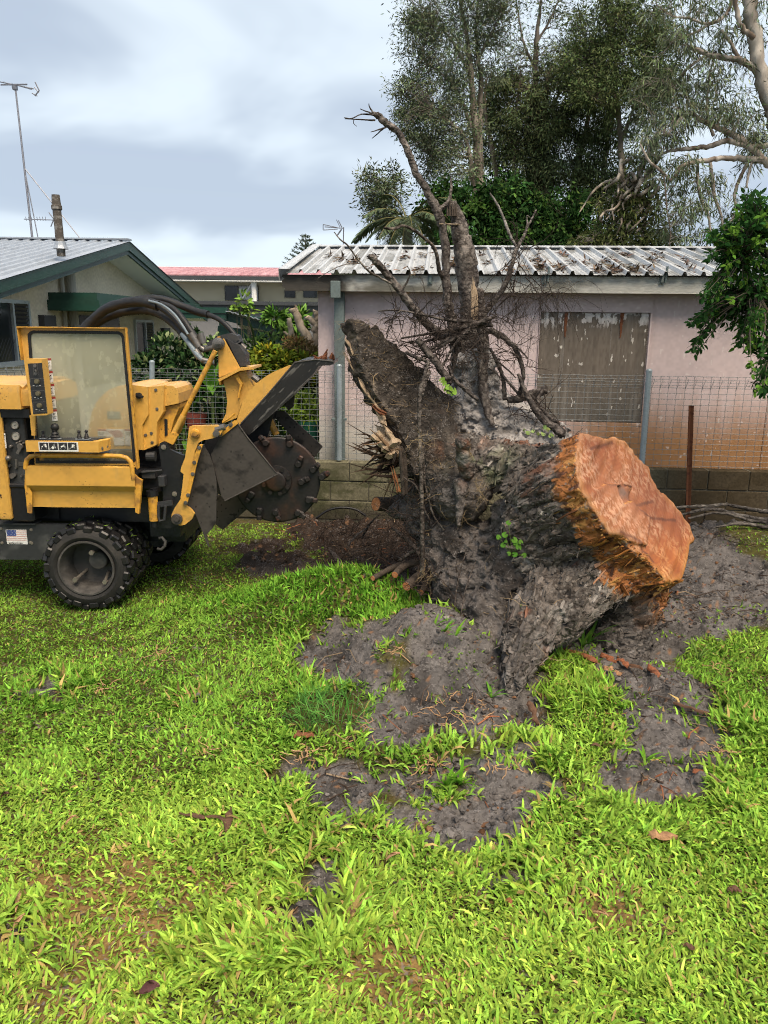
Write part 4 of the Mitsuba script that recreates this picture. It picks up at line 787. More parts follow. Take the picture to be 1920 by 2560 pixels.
# leafy shrub at the right edge, in front of the shed
def bush_right():
    k = thing('leafy_shrub', 'glossy green leafy shrub hanging in from the right edge', 'shrub'); Y = 6.3; r = np.random.default_rng(91); ms = []; C, D, K_, Lz = [], [], [], []
    root = at_y(2060, 1300, Y); root[2] = 0
    tips = []
    spec = [(1850, 600, 60, 55, 30), (1880, 520, 50, 45, 24), (1820, 640, 50, 35, 20), (1800, 720, 40, 35, 14), (1880, 700, 60, 50, 26), (1850, 780, 60, 45, 24), (1900, 850, 40, 50, 20), (1905, 940, 30, 55, 14), (1960, 700, 70, 150, 50), (1990, 900, 60, 100, 30), (1790, 590, 30, 22, 9), (1915, 610, 40, 60, 20), (1760, 745, 22, 14, 5), (1752, 800, 14, 22, 5), (1740, 870, 14, 18, 5), (1775, 775, 22, 26, 7), (1735, 800, 12, 8, 3), (1860, 870, 30, 20, 6), (1985, 520, 60, 60, 20)]
    for x, y, rx, ry, n in spec:
        for _ in range(int(n*2.3)):
            a = r.uniform(0, 2*np.pi); q = math.sqrt(r.random()); e = at_y(x+rx*q*math.cos(a), y+ry*q*math.sin(a), Y+r.normal(0, .28)); tips.append(e)
    tips = A(tips); hubs = [at_y(x, y, Y) for x, y in ((1960, 640), (1940, 760), (1970, 880), (1900, 590), (1880, 740), (1850, 650))]
    for h in hubs: ms.append(tube(spline(A([root, (root+h)/2+r.normal(0, .05, 3)+A([.1, 0, .1]), h]), 10), np.linspace(.035, .012, 10), 7, rough=.1))
    hubs = A(hubs)
    for e in tips:
        h = hubs[np.argmin(np.linalg.norm(hubs-e, axis=1))]; L = np.linalg.norm(e-h); p = spline(A([h, (h+e)/2+A([0, 0, .10*L])+r.normal(0, .05*L, 3), e]), 8); ms.append(tube(p, np.linspace(.006, .0018, 8), 4, caps=False))
        d = unit(p[-1]-p[-3]); n = int(r.integers(9, 17)); u = r.uniform(.0, .24, n)[:, None]; base = e-d*u+d*.02; dd = unit(d*.7+rdir(n, r)*.9-A([0, 0, .12])); young = r.random() < .22
        C.append(base); D.append(dd); K_.append(vary((0.10, 0.21, 0.030) if young else (0.030, 0.082, 0.022), n, .25, .06, r)); Lz.append(r.uniform(.040, .068, n)*(1 if not young else .9))
    C, D, K_, Lz = np.vstack(C), np.vstack(D), np.vstack(K_), np.concatenate(Lz); n = len(C); nn = unit(A([0, -.35, 1.0])+.8*rdir(n, r)); m, c = leaves(C, D, nn, Lz, Lz*.46, K_, .12, .12)
    b = cat(ms); put(k, 'branches', b, 'vertex_matte', color=np.repeat(A([[.11, .095, .075]]), len(b.vertices), 0)); put(k, 'foliage', m, 'leaf', color=c)
bush_right()

# shrubs behind the fence on the left
def shrub(name, label, spec, Llen, Wid, base, seed, category='shrub', tip=None, stems=True, fold=.12, rootz=.35, up=.2):
    k = thing(name, label, category); r = np.random.default_rng(seed); C, D, K_, ms = [], [], [], []
    for x, y, Y, rx, ry, n in spec:
        s = Y/FPX; c = at_y(x, y, Y); o = rdir(n, r)*np.cbrt(r.uniform(.15, 1, (n, 1)))*A([rx*s, min(rx, ry)*s, ry*s]); C.append(c+o); D.append(unit(unit(o)+.8*rdir(n, r)+A([0, 0, up]))); cl = vary(base, n, .3, .07, r)
        if tip is not None: w = r.random(n) < .22; cl[w] = vary(tip, int(w.sum()), .2, .06, r)
        K_.append(cl)
        if stems:
            for _ in range(max(3, n//70)):
                q = c+rdir(1, r)[0]*A([rx*s, min(rx, ry)*s, ry*s])*.8; b = A([c[0]+r.normal(0, .12), c[1], rootz]); ms.append(tube(spline(A([b, (b+q)/2+r.normal(0, .06, 3), q]), 6), np.linspace(.012, .003, 6), 4, caps=False))
    C, D, K_ = np.vstack(C), np.vstack(D), np.vstack(K_); n = len(C); m, c = leaves(C, D, unit(A([0, -.3, 1.0])+rdir(n, r)), r.uniform(.7, 1.3, n)*Llen, r.uniform(.8, 1.2, n)*Wid, K_, fold, .15)
    if ms: b = cat(ms); put(k, 'branches', b, 'vertex_matte', color=np.repeat(A([[.10, .085, .065]]), len(b.vertices), 0))
    put(k, 'foliage', m, 'leaf_far', color=c); return k
shrub('camellia_bush', 'dark glossy bush with pale new tips behind the fence beside the grinder', [(420, 900, 9.0, 45, 60, 420), (380, 930, 9.0, 45, 50, 420), (470, 930, 8.9, 60, 60, 620), (530, 920, 9.0, 45, 45, 420), (420, 1010, 8.8, 70, 60, 700), (500, 1000, 8.8, 60, 50, 520), (440, 1090, 8.7, 110, 50, 600), (480, 850, 9.0, 18, 32, 70), (455, 838, 9.0, 10, 30, 40), (540, 870, 9.1, 20, 30, 80)], .085, .038, (0.020, 0.045, 0.017), 801, tip=(0.16, 0.22, 0.09))
shrub('filler_bush', 'shaded dark green hedge mass low behind the fence', [(640, 1060, 9.2, 130, 60, 1100), (600, 960, 9.6, 70, 60, 600), (730, 980, 9.4, 70, 60, 700), (730, 1080, 9.2, 70, 60, 600), (560, 1090, 9.3, 90, 60, 600), (680, 880, 10.2, 80, 40, 400)], .09, .034, (0.022, 0.046, 0.016), 802, tip=(0.05, 0.09, 0.025))
shrub('croton_bush', 'yellow green bush above the fence beside the pink wall', [(680, 900, 9.3, 55, 26, 520), (640, 925, 9.2, 35, 26, 340), (720, 915, 9.2, 50, 30, 420), (770, 920, 9.2, 28, 35, 240), (670, 880, 9.3, 22, 14, 120)], .085, .036, (0.125, 0.175, 0.022), 803, tip=(0.34, 0.30, 0.03))
shrub('dry_bush', 'brown straw coloured dying bush against the end of the shed', [(750, 872, 9.5, 38, 22, 520), (775, 895, 9.4, 22, 30, 300), (735, 860, 9.5, 25, 16, 220)], .06, .012, (0.16, 0.12, 0.045), 804, tip=(0.26, 0.15, 0.08))
shrub('young_tree', 'sparse light green sapling foliage above the pergola roof', [(612, 752, 13.5, 12, 20, 45), (600, 772, 13.5, 18, 7, 40), (624, 778, 13.5, 12, 7, 26)], .11, .045, (0.13, 0.22, 0.04), 805, category='sapling', rootz=.6)
shrub('young_tree', 'light green leafy shoots round the pruned trunks beside the shed', [(690, 795, 11.5, 26, 12, 110), (735, 815, 11.5, 26, 18, 150), (680, 790, 11.5, 12, 12, 50), (755, 800, 11.5, 14, 22, 80), (740, 845, 11.3, 18, 14, 60)], .13, .05, (0.105, 0.21, 0.04), 806, category='sapling', rootz=.6)
shrub('bamboo_plant', 'bright narrow leaved potted plant behind the fence near the wall', [(755, 1020, 8.6, 38, 32, 300), (735, 1045, 8.5, 24, 16, 120), (775, 1035, 8.5, 24, 20, 140)], .11, .018, (0.14, 0.22, 0.028), 807, category='plant', tip=(0.26, 0.32, 0.06))
def strap_plant(label, cx, cy, Y, n, L, W, base, seed, spread=1.0, name='leafy_plant'):
    k = thing(name, label, 'plant'); r = np.random.default_rng(seed); c = at_y(cx, cy, Y)
    for q in range(n):
        az = r.uniform(0, 2*np.pi); el = r.uniform(.1, 1.3)*spread; d = A([math.cos(az)*math.sin(el), math.sin(az)*math.sin(el), math.cos(el)]); p = [c+A([0, 0, r.uniform(-.1, .25)*L])]; l = L*r.uniform(.7, 1.2)
        for s in range(6): d = unit(d-A([0, 0, .20])); p.append(p[-1]+d*l/6)
        p = A(p); t, a, b = frames(p); sd = unit(np.cross(t, [0, 0, 1.0])); w = W*np.sin(np.linspace(.35, math.pi-.02, 7))[:, None]; nn = np.cross(sd, t)
        v = np.vstack([p-sd*w*.5+nn*w*.12, p, p+sd*w*.5+nn*w*.12]); i = np.arange(6); f = np.vstack([np.stack([i, i+1, i+8], 1), np.stack([i, i+8, i+7], 1), np.stack([i+7, i+8, i+15], 1), np.stack([i+7, i+15, i+14], 1)])
        put(k, 'leaf', tm(v, f), 'leaf', smooth=True, color=np.repeat(vary(base, 1, .18, .05, r), 21, 0))
    put(k, 'stem', rod(c-A([0, 0, .6]), c+A([0, 0, .1]), .015, 6), 'stem_green')
plain('stem_green', (0.08, 0.12, 0.03), .6)
strap_plant('large bright paddle leaved plant seen through the fence behind the brace rod', 530, 985, 8.35, 15, .36, .085, (0.090, 0.21, 0.030), 811)
strap_plant('smaller bright leaved plant low behind the fence by the grinder cabinet', 460, 1100, 8.35, 9, .24, .06, (0.075, 0.20, 0.028), 812)
strap_plant('spiky dark strap leaved plant behind the guard tower', 640, 880, 10.0, 26, .55, .03, (0.040, 0.070, 0.022), 813, 1.2, 'spiky_plant')
plain('green_plastic', (0.015, 0.10, 0.060), .45); plain('terracotta', (0.20, 0.045, 0.030), .6); plain('potting_mix', (0.03, 0.024, 0.02), .9)
def pot(label, x, ytop, ybot, Y, rpx, m):
    k = thing('plant_pot', label, 'pot'); t, b = at_y(x, ytop, Y), at_y(x, ybot, Y); r = rpx*Y/FPX; h = t[2]-b[2]; c = A([t[0], t[1], b[2]])
    put(k, 'body', lathe([(.001, 0), (r*.78, 0), (r*.95, h*.82), (r*1.04, h*.83), (r*1.04, h), (r*.92, h), (r*.88, h*.85)], c, (0, 0, 1), 28), m, 40); put(k, 'soil', disc(c+A([0, 0, h*.86]), (0, 0, 1), r*.9, .01, 24), 'potting_mix')
pot('round green plastic plant pot behind the fence', 772, 1052, 1096, 8.5, 26, 'green_plastic'); pot('dark red plant pot half hidden among the leaves', 490, 1032, 1092, 8.5, 26, 'terracotta')
# pruned trunks by the shed
def pruned():
    k = thing('pruned_tree', 'heavily pruned grey trunk with a pale sawn end beside the shed', 'tree'); Y = 11.0
    for i, pts in enumerate(([(788, 950, Y, 13), (778, 868, Y, 12), (757, 825, Y, 10.5), (742, 792, Y, 9.5), (730, 772, Y, 9)], [(786, 880, Y, 9), (790, 840, Y, 8), (785, 808, Y, 8), (768, 792, Y, 6)], [(788, 830, Y, 7), (792, 800, Y, 6), (788, 776, Y, 6)], [(742, 790, Y, 4), (742, 775, Y, 3.5), (738, 762, Y, 2)])):
        m, p = limb(pts, 20, 10, seed=i); put(k, 'trunk' if i == 0 else 'limb', m, 'vertex_matte', smooth=True, color=bark_col(m, (.16, .13, .10), (.36, .31, .25), 9, i))
        if i in (0, 1): d = p[-1, :3]-p[-2, :3]; put(k, 'sawn_end', disc(p[-1, :3]+unit(d)*.002, d, p[-1, 3]*.95, .006, 14), 'pale_cut')
    k = thing('pruned_tree', 'shorter gnarled pruned trunk left of the tall pruned one', 'tree')
    m, p = limb([(740, 960, 11.2, 9), (735, 870, 11.2, 8), (728, 830, 11.2, 7), (722, 795, 11.2, 6)], 20, 10, seed=9); put(k, 'trunk', m, 'vertex_matte', smooth=True, color=bark_col(m, (.14, .12, .09), (.30, .27, .22), 9, 5)); m, p = limb([(732, 850, 11.2, 5), (718, 835, 11.2, 4), (708, 830, 11.2, 3)], 12, 8, seed=10); put(k, 'limb', m, 'vertex_matte', smooth=True, color=bark_col(m, (.14, .12, .09), (.30, .27, .22), 9, 6))
plain('pale_cut', (0.52, 0.40, 0.26), .7)
pruned()
# ---------------------------------------------------------------- the yellow stump grinder
def _yellow(p, n, uv):
    g = fbm(p.x*2.5, p.z*2.5, p.y*2.5, 4); f = noise(p.x*45, p.y*45, p.z*45)
    c = mix((0.59, 0.325, 0.062), (0.53, 0.302, 0.070), g)
    d = smoothstep(0.55, 0.80, fbm(p.x*11, p.y*11, p.z*8, 4)); c = mix(c, (0.36, 0.20, 0.055), d*0.40)
    sp = smoothstep(0.76, 0.82, noise(p.x*120, p.y*120, p.z*100)*0.5+0.5*fbm(p.x*6+3, p.y*6, p.z*6, 3)+0.02); c = mix(c, (0.10, 0.06, 0.035), sp*0.7)
    c = mix(c, (0.20, 0.125, 0.06), smoothstep(0.95, 0.55, p.z)*smoothstep(0.40, 0.72, fbm(p.x*16, p.y*16, p.z*22, 4))*0.55)
    st = smoothstep(0.66, 0.80, fbm(p.x*42, p.y*42, p.z*4, 3)); c = mix(c, (0.42, 0.27, 0.10), st*0.35)
    return c*(0.94+0.12*f)
plain('yellow_paint', proc(_yellow), 0.32, spec=0.5)
plain('yellow_worn', grime((0.55, 0.28, 0.035), (0.10, 0.05, 0.03), 14, .75, 70, speck=.6), 0.5)
plain('black_paint', grime((0.0085, 0.009, 0.011), (0.022, 0.020, 0.018), 8, .5, 60), 0.4)
plain('muddy_steel', grime((0.052, 0.045, 0.040), (0.008, 0.0065, 0.006), 12, .95, 70, speck=.8), 0.6, metal=.2)
def _cutter(p, n, uv):
    g = fbm(p.x*6, p.z*6, p.y*6, 4); c = mix((0.014, 0.0125, 0.0125), (0.045, 0.022, 0.014), smoothstep(0.42, 0.72, g))
    return mix(c, (0.05, 0.045, 0.043), smoothstep(0.62, 0.75, fbm(p.x*9+4, p.z*14, p.y*4, 3))*0.6)*(0.8+0.4*noise(p.x*80, p.y*80, p.z*80))
plain('cutter_steel', proc(_cutter), 0.5, metal=.2)
plain('tooth_rust', grime((0.022, 0.018, 0.017), (0.11, 0.034, 0.018), 18, .9, 80), 0.5, metal=.2)
plain('rubber', grime((0.008, 0.008, 0.009), (0.020, 0.018, 0.016), 10, .6, 60), 0.42)
plain('tyre_wall', grime((0.020, 0.0195, 0.0185), (0.042, 0.038, 0.033), 7, .8, 70), 0.75, spec=.3)
plain('rail_black', grime((0.020, 0.022, 0.023), (0.060, 0.062, 0.060), 9, .8, 60), 0.6)
plain('rim_steel', grime((0.045, 0.042, 0.039), (0.10, 0.093, 0.085), 12, .7, 60), 0.65)
def _worn(p, n, uv):
    e = smoothstep(0.58, 0.72, fbm(p.x*9+p.z*9, (p.z-p.x)*46, p.y*14, 4)); return mix(mix((0.007, 0.007, 0.008), (0.020, 0.018, 0.016), fbm(p.x*8, p.z*8, p.y*8, 3)), (0.16, 0.155, 0.145), e*0.55)
plain('worn_black', proc(_worn), 0.38)
plain('bolt_steel', (0.30, 0.27, 0.23), 0.4, metal=.7)
plain('hose_black', grime((0.008, 0.008, 0.009), (0.020, 0.018, 0.016), 30, .6, 90), 0.55)
plain('hose_grey', (0.15, 0.19, 0.22), 0.5, metal=.0)
plain('fitting', grime((0.16, 0.15, 0.14), (0.07, 0.06, 0.05), 20, .6, 80), 0.4, metal=.6)
plain('motor_grey', grime((0.026, 0.027, 0.030), (0.05, 0.045, 0.04), 14, .5, 70), 0.5)
plain('label_white', grime((0.62, 0.62, 0.60), (0.40, 0.38, 0.33), 20, .5, 90), 0.4)
plain('label_red', (0.30, 0.045, 0.04), 0.4); plain('label_black', (0.02, 0.02, 0.022), 0.4); plain('label_blue', (0.05, 0.075, 0.22), 0.4); plain('flag_red', (0.50, 0.33, 0.30), 0.4)
plain('gauge_face', (0.30, 0.29, 0.26), 0.3)
plain('bronze_plate', (0.16, 0.14, 0.09), 0.35, metal=.4)
def _haze(p, n, uv):
    g = fbm(p.x*7, p.z*2.2, 1.0, 4); up = smoothstep(0.95, 1.6, p.z)
    return 0.11+0.46*up+0.26*(g-0.5)+0.12*smoothstep(0.62, 0.7, fbm(p.x*40, p.z*25, 5.0, 3))
mat('hazy_plastic', {'type': 'blendbsdf', 'weight': proc(_haze), 'a': {'type': 'thindielectric', 'int_ior': 1.5}, 'b': {'type': 'twosided', 'bsdf': {'type': 'diffuse', 'reflectance': rgb((0.44, 0.44, 0.32))}}})

G = thing('stump_grinder', 'muddy yellow four wheeled stump grinder with raised toothed cutter wheel', 'stump grinder')
def z1(x, y): return (x*0.28933, 700+y*0.28933)          # enlargements of the photograph measured from
def z2(x, y): return (400+x*0.28933, 700+y*0.28933)
def z3(x, y): return (x*0.28933, 1100+y*0.28933)
def z4(x, y): return (380+x*0.28933, 1000+y*0.28933)
def pl(fn, pts, Y, th, rnd=0.0): return plate([fn(*q) for q in pts], Y, th, rnd)
def bz(fn, x0, y0, x1, y1, Y0, Y1, bev=0.0): return bxp(*fn(x0, y0), *fn(x1, y1), Y0, Y1, bev)
def pt(fn, x, y, Y): return at_y(*fn(x, y), Y)
def px2m(n, Y): return n*Y/FPX*0.99
YAX = (0, 1, 0)
def bolt(fn, x, y, Y, r=.012, h=.012, m='bolt_steel', holder=None): put(holder or G, 'bolt', cat([disc(pt(fn, x, y, Y)-A([0, h/2, 0]), YAX, r, h, 6), disc(pt(fn, x, y, Y)-A([0, .001, 0]), YAX, r*1.5, .004, 12)]), m)

# wheels
def wheel(c, side, deep=True, name='wheel'):
    """c: centre of the outer face, side: +1 when the axle runs away from the camera"""
    w = key_for(G+'__'+name); ax = A([0, side, 0]); R = .283; rr = .192
    prof = [(rr, .018), (rr+.012, .0), (rr+.03, -.008), (R-.035, .0), (R-.012, .016), (R-.008, .05), (R-.008, .20), (R-.012, .23), (rr+.03, .25), (rr, .245)]
    ms = [lathe(prof, c, ax, 56)]
    for row, (o, tw) in enumerate(((.055, .35), (.125, -.35), (.195, .35))):
        for q in range(15):
            a = (q+.5*(row % 2))*2*np.pi/15; e = A([math.cos(a), 0, math.sin(a)]); t = A([-math.sin(a), 0, math.cos(a)])
            d1 = unit(ax+t*tw*side); d2 = unit(np.cross(e, d1)); ms.append(obox(A(c)+ax*o+e*(R+.006), d1, d2, e, .084, .066, .044, .010))
    for q in range(15):
        a = (q+.5)*2*np.pi/15; e = A([math.cos(a), 0, math.sin(a)]); t = A([-math.sin(a), 0, math.cos(a)]); ms.append(obox(A(c)+ax*.022+e*(R-.012), ax, t, e, .045, .066, .048, .010))
    scene[key_for(w+'__tyre')] = mikit.ply(cat(ms[:1]), 'tyre_wall', 40); scene[w+'__tread'] = mikit.ply(cat(ms[1:]), 'rubber')
    rim = [(rr+.004, .016), (rr+.002, -.004), (rr-.010, -.004), (rr-.018, .016), (rr-.024, .05), (rr-.032, .07), (rr-.034, .18), (.05, .185)]
    put(w, 'rim', lathe(rim, c, ax, 48), 'rim_steel', 40)
    return w
HX, HY = z3(748, 1165); WC = at_y(HX, HY, 5.02)
zc_w = .283+.022
WC = A([WC[0], 5.02, zc_w])
w1 = wheel(WC, 1); w2 = wheel(WC+A([0, .275, 0]), 1)
r_ = np.random.default_rng(14); n = 46; a = r_.uniform(.15, 2.6, n); o = r_.uniform(.03, .24, n); c = WC+np.stack([np.cos(a)*.312, o, np.sin(a)*.312], 1)
m, cc = quads(c, rdir(n, r_)*A([1, 1, .3]), np.stack([np.cos(a), a*0, np.sin(a)], 1)+.2*rdir(n, r_), r_.uniform(.02, .05, n), .007, vary((.20, .34, .04), n, .2, .06, r_)); put(w1, 'grass_clippings', m, 'leaf_far', color=cc, kind='stuff')
put(w1, 'hub', cat([lathe([(.001, .10), (.058, .10), (.064, .106), (.064, .17)], WC+A([.045, 0, .025]), (0, 1, 0), 24)]), 'rim_steel', 40)
for x, y in ((790, 975), (648, 1210), (905, 1228)):
    q = at_y(*z3(x, y), 5.035); e = q-WC; e[1] = 0
    put(w1, 'stud', cat([rod(q, A([WC[0], 5.20, WC[2]])+e*.75, .0105, 10), rod(q-A([0, .006, 0]), q+A([0, .022, 0]), .017, 6)]), 'bolt_steel')
for Y in (6.02, 6.29): wheel(A([WC[0]+.16, Y+.25, zc_w]), -1)
XR = WC[0]-2.05
for Y, s in ((5.02, 1), (6.54, -1)): wheel(A([XR, Y, zc_w]), s)
put(G, 'axle', rod(WC+A([0, .2, 0]), WC+A([0, 1.4, 0]), .05, 12), 'black_paint')
put(G, 'axle', rod(A([XR, 5.2, zc_w]), A([XR, 6.4, zc_w]), .05, 12), 'black_paint')

# chassis
xL = XR-.75
zt_r, zb_r = pt(z3, 200, 728, 5.12)[2], pt(z3, 200, 1034, 5.12)[2]
xr_ = pt(z3, 585, 800, 5.12)[0]
rail = put(G, 'frame_rail', plate_w(Polygon([(xL, zb_r), (xr_-.22, zb_r), (xr_-.15, zb_r+.02), (xr_-.11, zt_r-.09), (xr_-.02, zt_r-.02), (xr_, zt_r), (xL, zt_r)]), (0, 5.17, 0), (1, 0, 0), (0, 0, 1), .05), 'rail_black')
put(G, 'frame_lip', box(xL, pt(z3, 300, 700, 5.1)[0], 5.10, 5.20, zt_r+.001, zt_r+.010), 'rail_black')
put(G, 'frame_rail', box(xL, xr_+.8, 6.2, 6.25, zb_r, zt_r), 'rail_black')
put(G, 'undercarriage', cat([box(xL, WC[0]+.55, 5.55, 6.0, zb_r+.02, zt_r+.10), box(WC[0]-.55, WC[0]+.42, 5.30, 6.1, zt_r-.02, zt_r+.16), box(xL, WC[0]+.15, 5.32, 5.9, zt_r+.05, zt_r+.42)]), 'black_paint')
for x, y in ((8, 765), (270, 775), (18, 888), (275, 892), (262, 884)): bolt(z3, x, y, 5.119, .007, .006)
# flag sticker
fx0, fy0, fx1, fy1 = 55, 776, 233, 900
put(G, 'flag_label', bz(z3, fx0, fy0, fx1, fy1, 5.1165, 5.1195), 'label_white', label='white sticker with a stars and stripes flag and small lettering')
fk = G+'__flag_label'
put(fk, 'canton', bz(z3, fx0+2, fy0+2, 138, 828, 5.1150, 5.1163), 'label_blue')
for q in range(6):
    y = fy0+6+q*16; put(fk, 'stripe', bz(z3, 140 if q < 3 else fx0+3, y, fx1-3, y+7, 5.1152, 5.1163), 'flag_red')
for q in range(9):
    put(fk, 'star', disc(pt(z3, 66+(q % 3)*30+8*((q//3) % 2), 786+(q//3)*16, 5.1146), YAX, .0022, .0008, 6), 'label_white')
def text_on(holder, s, fn, x, y, Y, h, mtl, name='lettering', bold=True):
    m = meshkit.text_mesh(s, h, .0012, bold); v = m.vertices.copy(); o = pt(fn, x, y, Y)
    m.vertices = np.stack([o[0]+v[:, 0], o[1]-v[:, 2], o[2]+v[:, 1]], 1); put(holder, name, m, mtl)
text_on(fk, 'MADE IN USA', z3, 76, 897, 5.1160, .0105, 'label_black')

# step guard: bent yellow sheet, hand rail, its side straps
YG = 4.99
def bent(prof, x0, x1):                                    # profile of (y, z), swept along x, 5 mm thick
    p = A(prof); P = shapely.LineString(p).buffer(.004, cap_style='flat', join_style='mitre')
    return plate_w(P, (x0, 0, 0), (0, 1, 0), (0, 0, 1), x1-x0)
gx0, gx1 = pt(z3, 222, 300, YG)[0], pt(z3, 1160, 300, YG)[0]
gz_ = [pt(z3, 690, y, YG)[2] for y in (233, 393, 455, 560)]
put(G, 'guard_panel', bent([(YG+.035, gz_[0]), (YG, gz_[0]-.004), (YG, gz_[1]), (YG+.055, gz_[1]-.048), (YG+.055, gz_[3]-.03)], gx0, gx1), 'yellow_paint', label='bent yellow step guard panel specked with mud')
put(G, 'guard_strap', pl(z3, [(218, 232), (246, 232), (246, 400), (276, 460), (276, 635), (236, 630), (222, 480), (212, 400)], YG+.01, .008), 'yellow_worn')
put(G, 'guard_strap', pl(z3, [(1158, 300), (1185, 330), (1225, 350), (1200, 640), (1168, 625)], YG+.02, .03), 'yellow_worn')
hr = [(222, 250), (222, 215), (232, 170), (262, 142), (310, 135), (600, 135), (900, 136), (1040, 140), (1095, 155), (1130, 190), (1140, 235), (1148, 300), (1152, 340)]
put(G, 'hand_rail', tube(A([pt(z3, x, y, YG+.004) for x, y in hr]), .0150, 12), 'yellow_worn', 60)
put(G, 'hand_rail', rod(pt(z3, 362, 140, YG+.09), pt(z3, 362, 260, YG+.09), .014, 12), 'yellow_worn', 60)
put(G, 'floor_tray', box(gx0, gx1, YG+.06, YG+.5, gz_[0]-.06, gz_[0]-.05), 'black_paint')
put(G, 'tray_box', bz(z3, 610, 165, 965, 240, YG+.12, YG+.4, .01), 'black_paint')

# control tray with levers
YT = 4.93
ztop_, zbot_ = pt(z1, 560, 1392, YT)[2], pt(z1, 560, 1487, YT)[2]
xa, xb, xc_ = pt(z1, 224, 1440, YT)[0], pt(z1, 852, 1440, YT)[0], pt(z1, 935, 1430, YT+.09)[0]
tr = put(G, 'control_tray', plate_w(Polygon([(xa, YT), (xb, YT), (xc_, YT+.085), (xc_, YT+.20), (xa+.03, YT+.20)]), (0, 0, zbot_), (1, 0, 0), (0, 1, 0), ztop_-zbot_), 'yellow_paint')
put(tr, 'top_plate', plate_w(Polygon([(xa+.012, YT+.012), (xb-.045, YT+.012), (xb+.02, YT+.19), (xa+.04, YT+.19)]), (0, 0, ztop_+.0005), (1, 0, 0), (0, 1, 0), .003), 'black_paint')
lb = put(tr, 'pictogram_label', bz(z1, 334, 1400, 676, 1482, YT-.003, YT-.0005), 'label_white')
r_ = np.random.default_rng(4)
for q in range(4):
    x0 = 342+q*82; put(tr, 'pictogram', bz(z1, x0, 1406, x0+74, 1468, YT-.0045, YT-.0032), 'label_black')
    ms = [disc(pt(z1, x0+20+r_.uniform(0, 36), 1418+r_.uniform(0, 36), YT-.0052), YAX, r_.uniform(.003, .007), .001, 10) for _ in range(3)]
    ms += [rod(pt(z1, x0+12, 1462, YT-.005), pt(z1, x0+40+q*6, 1415, YT-.005), .0012, 4), rod(pt(z1, x0+60, 1455, YT-.005), pt(z1, x0+44, 1425, YT-.005), .0012, 4)]
    put(tr, 'pictogram_mark', cat(ms), 'label_white')
for x, y in ((876, 1456), (920, 1440)): bolt(z1, x, y, YT+.03+.0012*(x-876), .009, .008, 'fitting')
def lever(x, y, sc, knob):
    b0 = A([pt(z1, x, 1370, YT+.08)[0], YT+.08, ztop_]); k = pt(z1, x-4, y, YT+.08); k[1] = YT+.08
    l = key_for(G+'__lever')
    put(l, 'boot', lathe([(.030*sc, .003), (.026*sc, .012*sc), (.032*sc, .018*sc), (.020*sc, .030*sc), (.026*sc, .036*sc), (.015*sc, .05*sc), (.019*sc, .056*sc), (.008*sc, .072*sc)], b0, (0, 0, 1), 16), 'hose_black', 40)
    put(l, 'rod', rod(b0, k, .005*sc, 8), 'fitting'); put(l, 'knob', ball(k, knob, 2), 'hose_black', True)
    put(l, 'plate', box(b0[0]-.035*sc, b0[0]+.035*sc, b0[1]-.02, b0[1]+.02, ztop_+.0036, ztop_+.0055), 'alu')
lever(478, 1272, 1.0, .0265); lever(375, 1316, .55, .010); lever(686, 1312, .6, .011); lever(749, 1308, .6, .011)

# control box
YC = 4.90
cb = put(G, 'switch_box', plate([z1(*q) for q in ((206, 690), (222, 682), (361, 681), (413, 1162), (405, 1168), (285, 1172), (270, 1160))], YC+.012, .085, .004), 'yellow_paint')
put(cb, 'black_panel', plate([z1(*q) for q in ((240, 722), (361, 717), (409, 1150), (287, 1158))], YC+.0085, .003), 'label_black')
for c0 in ((305, 775, 22, 50), (320, 888, 60, 36), (331, 995, 60, 38), (342, 1098, 60, 44)):
    x, y, w_, h_ = c0
    fr = plate([z1(x-w_, y-h_), z1(x+w_-2, y-h_-3), z1(x+w_+4, y+h_-3), z1(x-w_+6, y+h_)], YC+.0075, .0008); put(cb, 'outline', fr, 'fitting')
    put(cb, 'inset', plate([z1(x-w_+3, y-h_+3), z1(x+w_-5, y-h_), z1(x+w_+1, y+h_-6), z1(x-w_+9, y+h_-3)], YC+.0065, .0008), 'label_black')
for x, y in ((318, 878), (329, 983), (341, 1085)):
    put(cb, 'knob', cat([disc(pt(z1, x, y, YC+.002), YAX, .0165, .008, 20), disc(pt(z1, x, y, YC-.008), YAX, .010, .012, 14)]), 'bronze_plate')
    put(cb, 'knob_mark', cat([bz(z1, x-34, y+32, x-18, y+36, YC+.0052, YC+.0062), bz(z1, x+18, y+32, x+34, y+36, YC+.0052, YC+.0062), bz(z1, x-6, y+36, x+6, y+40, YC+.0052, YC+.0062)]), 'label_white')
put(cb, 'toggle', cat([disc(pt(z1, 302, 742, YC+.004), YAX, .010, .006, 14), disc(pt(z1, 308, 808, YC+.004), YAX, .010, .006, 14), rod(pt(z1, 306, 780, YC+.006), pt(z1, 310, 786, YC-.03), .006, 8)]), 'fitting')
put(G, 'box_arm', pl(z1, [(256, 1168), (300, 1172), (302, 1345), (272, 1345)], YC+.09, .02), 'yellow_paint')

